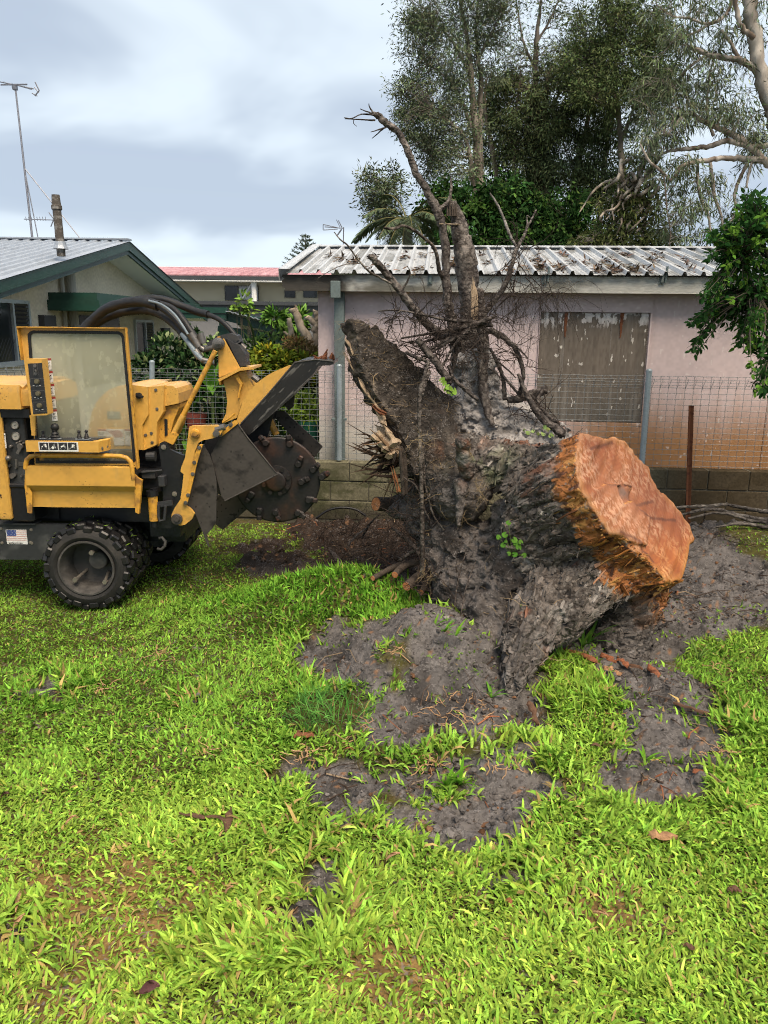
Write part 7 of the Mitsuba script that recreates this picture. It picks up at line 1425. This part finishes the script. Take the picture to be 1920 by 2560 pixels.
for i, pts in enumerate(([(940, 288, 5.7, 3), (905, 285, 5.65, 1.8), (880, 296, 5.6, 1.5), (860, 294, 5.6, 1)], [(938, 300, 5.7, 2.5), (900, 299, 5.72, 1.6), (862, 297, 5.75, 1)], [(936, 284, 5.7, 3), (925, 270, 5.7, 2), (922, 259, 5.7, 1)], [(938, 285, 5.7, 2.5), (915, 278, 5.7, 1.6), (900, 272, 5.7, 1)], [(965, 318, 5.7, 2.6), (945, 325, 5.66, 1.8), (927, 330, 5.62, 1)], [(960, 320, 5.7, 2.2), (943, 335, 5.75, 1.5), (930, 346, 5.8, .9)], [(975, 314, 5.7, 2), (976, 305, 5.7, 1.2), (972, 300, 5.7, .8)], [(885, 298, 5.6, 1.2), (884, 308, 5.6, 1), (892, 316, 5.6, .8)])):
    stem(d2, 'twig', pts, 10, 5, seed=20+i, tone=(.04, .033, .03), pale=(.09, .08, .07))
stem(d2, 'branch', [(1090, 522, 5.7, 8), (1108, 518, 5.72, 7), (1120, 505, 5.74, 5), (1122, 492, 5.76, 2)], 10, 8, seed=9, **BK)
stem(d2, 'branch', [(1112, 700, 5.7, 8), (1100, 680, 5.66, 6), (1092, 640, 5.6, 5), (1082, 615, 5.56, 4.5), (1060, 595, 5.5, 4), (1040, 578, 5.46, 4.5), (1010, 565, 5.4, 3.5), (985, 572, 5.36, 4), (960, 570, 5.33, 3)], 40, 8, seed=10, tone=(.07, .055, .045), pale=(.19, .15, .12))
d3 = thing('dead_tree', 'front dead stem with a torn pale wooden top and forked right branch', 'dead tree')
stem(d3, 'trunk', [(1232, 1062, 5.25, 6), (1222, 1035, 5.3, 11), (1210, 980, 5.4, 14), (1207, 920, 5.45, 15), (1209, 850, 5.5, 16), (1206, 800, 5.5, 16), (1199, 750, 5.5, 13), (1198, 722, 5.5, 11)], 44, 14, seed=5, **BK)
put(d3, 'torn_top', cat([tube(spline(A([at_y(1184+o, 800, 5.46), at_y(1184+o, 740, 5.46), at_y(1182+o*.7, 700+h, 5.46)]), 8), [.007, .010, .010, .009, .008, .007, .004, .001], 5, rough=.3, seed=int(o+9)) for o, h in ((-4, 10), (0, -8), (4, 2), (8, 14))]), 'pale_wood')
stem(d3, 'branch', [(1208, 786, 5.5, 8), (1225, 765, 5.5, 8), (1250, 735, 5.48, 7.5), (1268, 700, 5.45, 7.5), (1280, 660, 5.45, 6.5), (1290, 625, 5.45, 6), (1305, 598, 5.45, 5), (1316, 575, 5.45, 3.6), (1328, 550, 5.45, 3), (1341, 524, 5.45, 1.5)], 46, 9, seed=6, **BK)
stem(d3, 'branch', [(1292, 618, 5.45, 4.5), (1276, 590, 5.5, 4), (1265, 560, 5.55, 4), (1255, 535, 5.6, 3.5), (1240, 505, 5.65, 3), (1225, 483, 5.7, 2)], 30, 8, seed=7, tone=(.11, .10, .09), pale=(.33, .31, .29))
stem(d3, 'branch', [(1312, 585, 5.45, 3), (1318, 560, 5.5, 2.5), (1317, 540, 5.5, 2), (1327, 545, 5.5, 1)], 16, 6, seed=8, **BK)
for i, (a, b_) in enumerate((((1268, 700), (1330, 690)), ((1285, 640), (1320, 610)), ((1250, 735), (1300, 740)), ((1305, 600), (1345, 640)))): twigs(d3, [(*a, 5.45), (*b_, 5.45)], 60+i, 5, .38, .0035, down=.12)
d4 = thing('dead_tree', 'slanting grey dead limb with a sawn end leaning left over the roots', 'dead tree')
stem(d4, 'trunk', [(1150, 845, 5.45, 12), (1110, 838, 5.42, 13), (1085, 825, 5.4, 12.5), (1050, 790, 5.35, 12), (1012, 745, 5.3, 11), (985, 708, 5.28, 10), (958, 675, 5.25, 9.5), (940, 655, 5.22, 9), (925, 637, 5.2, 9)], 50, 12, seed=11, **BK)
stem(d4, 'branch', [(985, 712, 5.28, 4), (955, 697, 5.22, 3.2), (925, 680, 5.15, 3), (900, 655, 5.1, 2.6), (870, 615, 5.05, 2.2), (850, 598, 5.0, 2), (835, 580, 5.0, 1.2)], 30, 7, seed=12, tone=(.12, .10, .085), pale=(.28, .25, .22))
stem(d4, 'branch', [(1005, 725, 5.28, 3), (1020, 700, 5.25, 2.6), (1025, 680, 5.22, 2), (1018, 665, 5.2, 1.2)], 14, 6, seed=13, tone=(.12, .10, .085), pale=(.25, .22, .2))
stem(d4, 'branch', [(900, 658, 5.1, 1.6), (860, 662, 5.05, 1.4), (820, 680, 5.0, 1.2), (795, 696, 5.0, .8)], 16, 5, seed=14, tone=(.12, .10, .085), pale=(.25, .22, .2))
# roots piled across the stems
rt = thing('root_tangle', 'tangle of dark dead roots lying across the upright dead stems', 'roots')
RT = [[(945, 778, 5.25, 1.8), (1000, 776, 5.25, 2.4), (1060, 788, 5.25, 3.4), (1120, 800, 5.25, 4.5), (1180, 805, 5.25, 5), (1232, 815, 5.3, 4)],
      [(1003, 846, 5.3, 2.5), (1050, 838, 5.28, 3), (1100, 830, 5.26, 4), (1160, 818, 5.25, 5.5), (1215, 800, 5.25, 6), (1240, 790, 5.3, 3)],
      [(1025, 858, 5.3, 2), (1080, 850, 5.3, 4), (1140, 832, 5.3, 7), (1190, 815, 5.3, 7), (1230, 812, 5.3, 5)], [(1060, 882, 5.2, 3), (1100, 858, 5.22, 5), (1150, 835, 5.24, 6), (1200, 808, 5.25, 4)],
      [(1035, 902, 5.2, 2), (1080, 880, 5.2, 3), (1120, 855, 5.2, 4.5), (1170, 830, 5.2, 5)], [(1100, 925, 5.2, 2), (1120, 890, 5.2, 3.5), (1145, 850, 5.2, 4), (1175, 820, 5.2, 4)], [(965, 836, 5.2, 1.4), (985, 790, 5.22, 1.8), (1005, 775, 5.25, 2)],
      [(1043, 848, 5.15, 9), (1062, 872, 5.15, 9.5), (1085, 900, 5.12, 10), (1105, 930, 5.1, 11), (1122, 950, 5.08, 12)],
      [(1222, 826, 5.35, 9), (1255, 842, 5.33, 8.5), (1285, 868, 5.3, 7.5), (1300, 900, 5.3, 6.5), (1308, 940, 5.3, 6), (1300, 985, 5.3, 7)], [(1295, 935, 5.3, 4), (1312, 975, 5.25, 7), (1335, 1020, 5.2, 10), (1365, 1055, 5.15, 12), (1398, 1080, 5.12, 14), (1405, 1086, 5.12, 13)],
      [(1268, 1002, 5.4, 9), (1300, 995, 5.38, 12), (1335, 985, 5.35, 13), (1368, 975, 5.3, 12)], [(1330, 990, 5.3, 5), (1355, 1020, 5.25, 5), (1375, 1050, 5.2, 6), (1385, 1070, 5.2, 6)], [(1365, 965, 5.3, 4), (1345, 1000, 5.25, 5), (1370, 1040, 5.2, 6), (1400, 1060, 5.2, 4)],
      [(1250, 930, 5.4, 3), (1275, 960, 5.35, 3.6), (1300, 990, 5.3, 4)], [(1225, 870, 5.4, 4), (1245, 910, 5.4, 5), (1258, 950, 5.4, 6), (1262, 1000, 5.4, 7)], [(1120, 915, 5.15, 4), (1138, 950, 5.1, 5), (1165, 975, 5.08, 6), (1195, 1000, 5.05, 5)], [(1015, 882, 5.2, 5), (1045, 895, 5.15, 5), (1075, 905, 5.12, 4)],
      [(1072, 925, 4.98, 8), (1060, 955, 4.95, 8), (1054, 990, 4.93, 6)], [(1135, 830, 5.3, 5), (1140, 880, 5.3, 6), (1130, 930, 5.25, 5), (1125, 960, 5.2, 4)], [(1280, 855, 5.3, 2.6), (1310, 885, 5.25, 2), (1317, 897, 5.2, 1)], [(1240, 900, 5.3, 2), (1270, 925, 5.25, 2.4), (1290, 945, 5.2, 1.4)]]
for i, p in enumerate(RT): stem(rt, 'root', p, 22, 9, seed=100+i, tone=(.042, .034, .030), pale=(.12, .10, .088))
rng_t = np.random.default_rng(77)
for i, (x, y, w_, h_) in enumerate(((1120, 840, 90, 40), (1180, 850, 80, 50), (1270, 900, 60, 60), (1330, 1020, 60, 50), (1090, 900, 70, 40), (1010, 800, 60, 30))): twigs(rt, [(x-w_, y+h_*.4, 5.25), (x, y-h_*.4, 5.22), (x+w_, y+h_*.4, 5.2)], 200+i, 16, .24, .0035)
for i, (x, y, w_, h_) in enumerate(((1100, 790, 110, 30), (1080, 850, 90, 40), (1150, 880, 80, 50), (1230, 800, 60, 40))): twigs(rt, [(x-w_, y+h_*.5, 5.3), (x, y-h_*.3, 5.25), (x+w_, y+h_*.2, 5.3)], 250+i, 22, .30, .0030, kids=3)
for i, x in enumerate((1300, 1325, 1350, 1375, 1395)): twigs(rt, [(x, 700+i*6, 5.35), (x+8, 740, 5.35)], 300+i, 7, .42, .0020, down=.35, spread=.5)
st = thing('root_pole', 'long thin bare root standing upright before the dark flange', 'root')
stem(st, None, [(1072, 905, 4.97, 4.5), (1062, 935, 4.95, 5), (1050, 980, 4.92, 6), (1048, 1050, 4.9, 6), (1050, 1130, 4.88, 5.5), (1054, 1220, 4.87, 6), (1056, 1320, 4.86, 6.5), (1056, 1440, 4.86, 7)], 60, 9, seed=15, tone=(.055, .045, .038), pale=(.16, .14, .12))
st2 = thing('root_pole', 'thin crooked root hanging left beside the upright bare root', 'root')
stem(st2, None, [(1045, 1010, 4.95, 3), (1048, 1060, 4.93, 3.5), (1058, 1150, 4.92, 3.5), (1064, 1220, 4.92, 3), (1085, 1290, 4.92, 3), (1110, 1325, 4.92, 2)], 36, 7, seed=16, tone=(.075, .06, .05), pale=(.16, .14, .12))
pit = thing('root_tangle', 'mass of thin broken roots and twigs in the pit left of the stump', 'roots', None)
for i, (x, y, w_, h_, Y) in enumerate(((900, 1380, 90, 30, 5.6), (960, 1420, 90, 20, 5.2), (1050, 1290, 60, 60, 5.0), (1000, 1340, 80, 50, 5.2), (1100, 1420, 60, 60, 4.75), (860, 1330, 70, 20, 6.0), (1140, 1500, 40, 50, 4.6), (1020, 1230, 60, 60, 5.05))): twigs(pit, [(x-w_, y+h_, Y), (x, y, Y), (x+w_, y+h_, Y-.05)], 400+i, 20, .30, .0030, tone=(.055, .042, .036))
for i, p in enumerate(([(1010, 1195, 4.95, 3), (1040, 1215, 4.95, 3), (1060, 1270, 4.92, 2.5), (1075, 1300, 4.9, 2)], [(1062, 1255, 4.85, 2), (1085, 1225, 4.85, 2.4), (1105, 1205, 4.85, 2)], [(1148, 1560, 4.35, 2.5), (1165, 1470, 4.5, 2.2), (1190, 1400, 4.6, 1.5)], [(1135, 1530, 4.5, 2), (1145, 1450, 4.6, 2.5), (1165, 1380, 4.65, 1.5)], [(905, 1345, 5.9, 3), (925, 1310, 5.85, 3), (950, 1285, 5.8, 2)], [(1000, 1400, 5.1, 6), (1030, 1380, 5.05, 5), (1050, 1370, 5.0, 4)], [(830, 1380, 6.0, 8), (858, 1420, 5.7, 10), (885, 1440, 5.5, 11)], [(980, 1320, 5.3, 5), (1020, 1350, 5.1, 7), (1050, 1385, 5.0, 7)], [(870, 1365, 5.75, 3), (890, 1340, 5.8, 3), (915, 1322, 5.85, 2.5)])):
    stem(pit, 'root', p, 20, 7, seed=500+i, tone=(.05, .038, .032), pale=(.14, .115, .10))
# pale curls of root on the stump's near side
for i, (x, y, n_) in enumerate(((1200, 1230, 9), (1065, 1445, 14), (1060, 1110, 6))): twigs(pit if i == 1 else rt, [(x-12, y-20, 4.72 if i != 1 else 4.84), (x+12, y+14, 4.70 if i != 1 else 4.82)], 600+i, n_, .13, .0022, tone=(.30, .23, .14), spread=1.5, name='pale_rootlet')
# ---------------------------------------------------------------- small things on the ground
plain('bark_red', grime((0.23, 0.085, 0.042), (0.085, 0.038, 0.024), 22, .8, 90), .8, spec=.2)
plain('bark_brown', grime((0.115, 0.062, 0.038), (0.040, 0.025, 0.018), 22, .8, 90), .8, spec=.2)
plain('bark_tan', grime((0.36, 0.20, 0.105), (0.14, 0.07, 0.04), 26, .8, 90), .8, spec=.2)
plain('dead_leaf', grime((0.40, 0.24, 0.12), (0.20, 0.10, 0.06), 40, .7, 90), .7)
plain('leaf_maroon', grime((0.085, 0.030, 0.026), (0.05, 0.02, 0.018), 40, .6, 90), .6)
def chunk(label, category, a, b, wpx, m, seed, th=.5, up=.012, name='bark_chip', group=None):
    """splintered slab of bark between two ground pixels"""
    r = np.random.default_rng(seed); p, q = on_ground(*a, up=up), on_ground(*b, up=up); L = np.linalg.norm(q-p); d = unit(q-p); s = unit(np.cross(d, (0, 0, 1))); u = np.cross(s, d); D = np.linalg.norm(p-EYE); W = wpx*D/FPX
    n = 9; t = np.linspace(0, 1, n); w = W*.5*np.minimum(1, .35+3*np.minimum(t, 1-t))*(1+.3*r.normal(size=n)); off = r.normal(0, .12*W, n)
    rows = []
    for k in range(n):
        c = p+d*L*t[k]+s*off[k]+u*(.010*math.sin(t[k]*3)+r.normal(0, .003)); h = W*th*.5
        rows.append([c-s*w[k], c-s*w[k]*.6+u*h*(.8+.4*r.random()), c+s*w[k]*.2+u*h*(1+.5*r.random()), c+s*w[k]*.75+u*h*(.6+.4*r.random()), c+s*w[k], c-u*h*.3])
    v = A(rows).reshape(-1, 3); k6 = 6; i, j = np.meshgrid(np.arange(n-1), np.arange(k6), indexing='ij'); qd = np.stack([i*k6+j, i*k6+(j+1) % k6, (i+1)*k6+(j+1) % k6, (i+1)*k6+j], -1).reshape(-1, 4)
    f = np.vstack([qd[:, [0, 1, 2]], qd[:, [0, 2, 3]], [[0, 1, 2], [0, 2, 3], [0, 3, 4], [0, 4, 5]], (n-1)*k6+A([[0, 2, 1], [0, 3, 2], [0, 4, 3], [0, 5, 4]])])
    m_ = tm(v, f); m_.fix_normals(); return solo(name, label, category, m_, m, group=group)
CH = [('long reddish bark slab in the grass just below the saw cut', (1408, 1630), (1492, 1660), 20, 'bark_red'), ('short reddish bark slab right of the long one under the stump', (1500, 1640), (1538, 1662), 18, 'bark_red'), ('rounded orange bark block below the stump in the grass', (1508, 1675), (1550, 1694), 20, 'bark_tan'),
      ('crumbled bark lump behind the rounded orange block', (1545, 1652), (1570, 1674), 16, 'bark_red'), ('dark bark strip lying right of the bark pile', (1560, 1668), (1606, 1678), 14, 'bark_brown'), ('upright red bark scrap at the right of the bark pile', (1622, 1668), (1640, 1702), 18, 'bark_red'),
      ('brown bark stick on the sand beside the toe of the stump', (1322, 1758), (1342, 1818), 19, 'bark_brown'), ('long splintered dark bark strip on the sand at the right', (1682, 1764), (1806, 1806), 15, 'bark_brown'), ('orange bark chip on the bare sand at the right', (1734, 1932), (1770, 1954), 20, 'bark_red'),
      ('chunky tan bark piece sunk in the long grass at the right', (1618, 2098), (1692, 2108), 26, 'bark_tan'), ('small brown bark piece in the lawn at the right edge', (1816, 2238), (1852, 2240), 16, 'bark_brown'), ('dark brown stick lying flat in the left lawn', (448, 2044), (580, 2066), 12, 'bark_brown'),
      ('dark stick crossing the flat stick in the left lawn', (580, 2030), (564, 2092), 16, 'bark_brown'), ('dark weathered bark lump by the lower sand patch', (868, 2278), (884, 2308), 20, 'bark_brown'), ('reddish bark lump below the fine bladed grass tuft', (730, 1850), (786, 1848), 18, 'bark_red'),
      ('small reddish splinter on the front sand', (858, 1884), (884, 1884), 5, 'bark_red'), ('little maroon bark crumb near the right of the front sand', (1476, 1872), (1500, 1876), 9, 'bark_brown'), ('reddish brown bark scrap in the middle lawn', (1262, 2260), (1282, 2276), 12, 'bark_red'), ('dark bark flake near the bottom right of the lawn', (1700, 2375), (1735, 2385), 14, 'bark_brown'), ('half rotted bark sliver in the lawn left of the lower sand', (470, 2180), (490, 2196), 8, 'bark_tan')]
for i, (lab, a, b, w, m) in enumerate(CH): chunk(lab, 'bark', a, b, w, m, 40+i, up=.016 if i > 8 else .010)
def flat_leaf(label, a, b, wpx, m, seed, up=.03):
    p, q = on_ground(*a, up=up), on_ground(*b, up=up+.012); d = unit(q-p); s = unit(np.cross(d, (0, 0, 1))); u = np.cross(s, d); L = np.linalg.norm(q-p); W = wpx*np.linalg.norm(p-EYE)/FPX; r = np.random.default_rng(seed); v, f = [], []
    n = 8
    for k, t in enumerate(np.linspace(0, 1, n)): w = W*.5*math.sin(math.pi*(.06+.9*t)); c = p+d*L*t+u*.008*math.sin(3*t); v += [c-s*w+u*.004, c+u*-.002, c+s*w+u*.006, c-u*.0035]
    for k in range(n-1):
        for j in range(4): a_, b_ = 4*k+j, 4*k+(j+1) % 4; f += [[a_, b_, b_+4], [a_, b_+4, a_+4]]
    solo('fallen_leaf', label, 'leaf', tm(v, f), m, True)
flat_leaf('broad maroon fallen leaf near the bottom left of the lawn', (350, 2505), (402, 2494), 34, 'leaf_maroon', 1)
flat_leaf('narrow tan fallen leaf in the left lawn', (166, 2078), (194, 2062), 9, 'dead_leaf', 2); flat_leaf('long tan curled leaf at the far left of the lawn', (42, 2300), (56, 2252), 10, 'dead_leaf', 3); flat_leaf('reddish tan leaf at the lower left below the curled one', (36, 2345), (66, 2312), 12, 'dead_leaf', 4)
flat_leaf('small pinkish fallen leaf at the left edge of the lawn', (4, 2008), (26, 2006), 10, 'leaf_maroon', 5); flat_leaf('orange fallen leaf left of the lower sand patch', (564, 2252), (586, 2242), 9, 'dead_leaf', 6); flat_leaf('pale tan leaf in the grass below the front sand', (965, 2168), (1000, 2158), 12, 'dead_leaf', 7); flat_leaf('brown fallen leaf in the lawn right of the middle', (1480, 2300), (1520, 2318), 12, 'dead_leaf', 8)
# pale dry grass runners on the sand
def runners():
    r = np.random.default_rng(5); ms = []
    for x, y, rx, ry, n in ((1140, 1790, 60, 40, 42), (1060, 1905, 40, 18, 18), (1265, 1915, 40, 12, 14), (760, 1895, 30, 25, 16), (900, 1830, 30, 18, 12), (395, 1640, 30, 16, 14), (520, 1875, 16, 10, 10), (700, 2290, 60, 20, 10), (1790, 1660, 30, 30, 14), (1790, 1880, 25, 14, 12), (970, 1640, 20, 12, 10), (250, 1720, 30, 10, 10)):
        for _ in range(n):
            p = on_ground(x+r.normal(0, rx*.6), y+r.normal(0, ry*.6), .008); a = r.uniform(0, 6.28); pts = [p]; l = r.uniform(.04, .13)
            for s in range(5): a += r.normal(0, .5); pts.append(pts[-1]+A([math.cos(a), math.sin(a), r.normal(.08, .3)])*l/5)
            pts = A(pts); pts[:, 2] = np.maximum(pts[:, 2], gz(pts[:, 0], pts[:, 1])+.004); ms.append(tube(pts, r.uniform(.0013, .0028), 4, caps=False))
    m = cat(ms); solo('dry_runners', 'pale dry grass runners and roots scattered on the sand', 'dry grass', m, 'dead_leaf', kind='stuff')
runners()
def clods():
    r = np.random.default_rng(6); n = 90000; y = r.uniform(2.0, 7.4, n); x = (r.random(n)*2-1)*(0.55*y+.2); d = bare_d(x, y)+(meshkit.fbm(np.stack([x, y, x*0], -1)*6, 3, 2)-0.5)*0.22; cl = meshkit.fbm(np.stack([x, y, x*0], -1)*3.5, 3, 88)
    ok = (d < -.01) & (r.random(n) < np.clip((cl-.40)*4.5, .10, 1)); x, y = x[ok], y[ok]; n = min(len(x), 9500); x, y = x[:n], y[:n]; s = np.clip(r.gamma(2.0, .0030, n), .002, .017); base = trimesh.creation.icosphere(0, 1.0); V, Fc = A(base.vertices), A(base.faces)
    z = ground_height(x, y)+s*.15; v = V[None]*(s[:, None, None]*r.uniform(.5, 1.35, (n, 12, 1)))*A([1.15, 1.15, .75]); a = r.uniform(0, 6.28, n); R = np.stack([np.stack([np.cos(a), -np.sin(a)], -1), np.stack([np.sin(a), np.cos(a)], -1)], 1); v[..., :2] = np.einsum('nij,nkj->nki', R, v[..., :2]); v = v+np.stack([x, y, z], -1)[:, None]
    f = (Fc[None]+np.arange(n)[:, None, None]*12).reshape(-1, 3); k = r.random((n, 1)); back = ((y > 5.2) & (x < .8))[:, None]; col = np.where(k < .55, A([.085, .077, .073]), np.where(k < .93, A([.115, .105, .10]), A([.13, .07, .04])))*np.exp(r.normal(0, .3, (n, 1))); col = np.where(back, A([.055, .040, .030])*np.exp(r.normal(0, .4, (n, 1))), col)
    solo('sand_clods', 'crumbly dark clods of sand and root crumbs on the bare soil', 'soil', tm(v.reshape(-1, 3), f), 'vertex_matte', color=np.repeat(col, 12, 0), kind='stuff')
clods()
# chopped twigs in the churned soil behind
def debris():
    r = np.random.default_rng(9); ms, cs = [], []
    for _ in range(1300):
        x, y = r.uniform(700, 1180), r.uniform(1275, 1470)
        k0 = r.random()
        if k0 < .20: x, y = r.uniform(1640, 1920), r.uniform(1290, 1560)
        elif k0 < .42: x, y = (r.uniform(800, 1240), r.uniform(1620, 2040)) if r.random() < .6 else (r.uniform(1400, 1790), r.uniform(1680, 1980))
        if x < 800 and y > 1400: continue
        w0 = at_z(x, y)
        if y > 1600 and float(bare_d(w0[:1], w0[1:2])[0]) > -.03: continue
        p = on_ground(x, y, .006); 
        if p[1] > 7.4: continue
        a = r.uniform(0, 6.28); d = A([math.cos(a), math.sin(a), r.normal(0, .15)]); l = r.gamma(2, .045); q = p+d*l; q[2] = max(q[2], float(gz(q[0], q[1])[0])+.004); mid = (p+q)/2+r.normal(0, .012, 3)+A([0, 0, .006]); m = tube(A([p, mid, q]), np.linspace(1, .5, 3)*r.uniform(.0018, .0055), 4); ms.append(m); c = A([.055, .040, .032]) if r.random() < .72 else (A([.20, .15, .10]) if r.random() < .6 else A([.24, .09, .045])); cs.append(np.repeat((c*np.exp(r.normal(0, .3)))[None], len(m.vertices), 0))
    solo('twig_debris', 'chopped twigs and root bits scattered over the churned soil', 'twigs', cat(ms), 'vertex_matte', color=np.vstack(cs), kind='stuff')
debris()
# branches along the wall at the right
for i, (lab, pts) in enumerate((('long pale branch with a broken tip lying along the wall', [(1640, 1282, 6.9, 3), (1700, 1268, 6.9, 4), (1760, 1266, 6.9, 5), (1818, 1260, 6.9, 5)]), ('curved dark branch behind the pale broken one', [(1820, 1262, 6.8, 4), (1870, 1272, 6.8, 6), (1930, 1280, 6.8, 7), (1990, 1284, 6.8, 8)]), ('thick dark branch lying lowest against the right wall', [(1700, 1288, 6.7, 4), (1780, 1272, 6.7, 5), (1850, 1290, 6.7, 7), (1930, 1302, 6.7, 8), (2000, 1310, 6.7, 8)]), ('thin dark branch arching over the branch pile', [(1720, 1296, 6.6, 3), (1800, 1282, 6.6, 4), (1880, 1302, 6.6, 5), (1960, 1312, 6.6, 5)]), ('forked brown branch on the soil in front of the pile', [(1790, 1318, 6.5, 3), (1850, 1310, 6.5, 5), (1920, 1318, 6.5, 6), (1990, 1322, 6.5, 6)]))):
    k = thing('fallen_branch', lab, 'branch'); stem(k, None, pts, 24, 8, seed=700+i, tone=(.06, .05, .043) if i else (.13, .11, .09), pale=(.17, .15, .13) if i else (.34, .30, .26))
# leafy weeds on the stump and at its foot
def weed(label, spots, L, W, base, seed, name='weed', mtl='leaf', stemr=.0016):
    k = thing(name, label, 'weed'); r = np.random.default_rng(seed); ms = []
    for x, y, Y, rt in spots:
        e = at_y(x, y, Y); b = at_y(*rt); p = spline(A([b, (b+e)/2+A([0, -.015, .01]), e]), 6); ms.append(tube(p, stemr, 4, caps=False)); n = unit(A([r.normal(0, .4), -.9, .55+r.normal(0, .3)])); a = unit(np.cross(n, rdir(1, r)[0])); bb = np.cross(n, a); ang = np.linspace(.35, 2*np.pi-.35, 11); l = L*r.uniform(.75, 1.15)
        v = np.vstack([e[None], e+l*.5*(np.cos(ang)[:, None]*a+W*np.sin(ang)[:, None]*bb)+n*.004*np.cos(2*ang)[:, None]]); f = A([[0, i, i+1] for i in range(1, 11)]); put(k, 'leaf', tm(v, f), mtl, smooth=True, color=np.repeat(vary(base, 1, .2, .05, r), 12, 0))
    m = cat(ms); put(k, 'stems', m, 'vertex_matte', color=np.repeat(A([[.12, .16, .05]]), len(m.vertices), 0), kind='stuff')
R0 = (1278, 1392, 4.33)
weed('round leaved creeping weed hanging on the bark of the stump', [(x, y, 4.27, R0) for x, y in ((1271, 1307), (1247, 1343), (1262, 1337), (1264, 1352), (1258, 1362), (1286, 1350), (1302, 1355), (1290, 1362), (1297, 1368), (1272, 1384), (1287, 1386), (1310, 1388))], .036, .95, (.10, .24, .035), 1)
weed('small bright weed sprouting on the ridge of the stump', [(x, y, 5.0, (1118, 972, 5.05)) for x, y in ((1105, 950), (1112, 960), (1120, 968), (1128, 972), (1122, 980), (1136, 978), (1130, 985), (1116, 975))], .045, .7, (.17, .30, .05), 2)
weed('pale lichen green seedlings on the sand heap behind the trunk', [(x, y, 5.05, (x, y+10, 5.1)) for x, y in ((1310, 1075), (1320, 1082), (1332, 1078), (1345, 1084), (1358, 1085), (1362, 1068), (1370, 1074), (1375, 1090), (1380, 1086))], .035, .7, (.22, .30, .10), 3)
weed('single small weed leaf pair low on the buttress root', [(x, y, 4.2, (1312, 1518, 4.3)) for x, y in ((1306, 1512), (1316, 1510))], .03, .8, (.12, .26, .04), 4)
def grass_plant(label, spots, seed, L=.16, W=.013, n=7, base=(.14, .32, .03)):
    k = thing('grass_tuft', label, 'grass tuft'); r = np.random.default_rng(seed); vs, fs, cs, o = [], [], [], 0
    for x, y in spots:
        c = on_ground(x, y)
        for _ in range(n):
            a = r.uniform(0, 6.28); d = unit(A([math.cos(a)*.7, math.sin(a)*.7, r.uniform(.7, 1.5)])); l = L*r.uniform(.6, 1.15); p = [c]
            for s in range(5): d = unit(d-A([0, 0, .17])); p.append(p[-1]+d*l/5)
            p = A(p); t, aa, bb = frames(p); sd = unit(np.cross(t, [0, 0, 1.0])); nn = np.cross(sd, t); w = W*A([.5, .9, 1, .85, .5, .03])[:, None]; v = np.vstack([p-sd*w*.5+nn*w*.15, p, p+sd*w*.5+nn*w*.15]); i = np.arange(5); f = np.vstack([np.stack([i, i+1, i+7], 1), np.stack([i, i+7, i+6], 1), np.stack([i+6, i+7, i+13], 1), np.stack([i+6, i+13, i+12], 1)]); vs.append(v); fs.append(f+o); o += 18; cs.append(np.repeat(vary(base, 1, .2, .05, r), 18, 0))
    put(k, None, tm(np.vstack(vs), np.vstack(fs)), 'leaf', smooth=True, color=np.clip(np.vstack(cs), .01, .8))
grass_plant('long strappy grass tuft growing under the saw cut', [(1440, 1600), (1470, 1612), (1510, 1610), (1455, 1622)], 1, .24, .017, 7, (.10, .24, .035))
grass_plant('grass runner hanging over the pit beside the toe of the stump', [(1180, 1672), (1205, 1692), (1218, 1720), (1228, 1745)], 2, .10, .014, 7, (.13, .32, .04))
grass_plant('lone grass sprout in the middle of the front sand', [(1115, 1968), (1150, 1962)], 3, .15, .016, 7); grass_plant('grass sprout with a pale root on the sand below the pit', [(1085, 1570), (1112, 1580), (1140, 1590)], 4, .11, .015, 7); grass_plant('small sparse grass sprout standing on the right sand', [(1612, 1905)], 5, .09, .014, 8); grass_plant('thin weed grass beside the stump at the right', [(1745, 1650)], 6, .18, .008, 16, (.16, .26, .06))
plain('black_plastic', (.012, .012, .013), .5)
solo('garden_edging', 'curved black plastic edging half buried before the block wall', 'edging', cat([tube(spline(A([at_y(790, 1296, 7.35), at_y(820, 1276, 7.35), at_y(855, 1269, 7.35), at_y(890, 1274, 7.35), at_y(915, 1290, 7.35)]), 20), .012, 6)]), 'black_plastic', True)
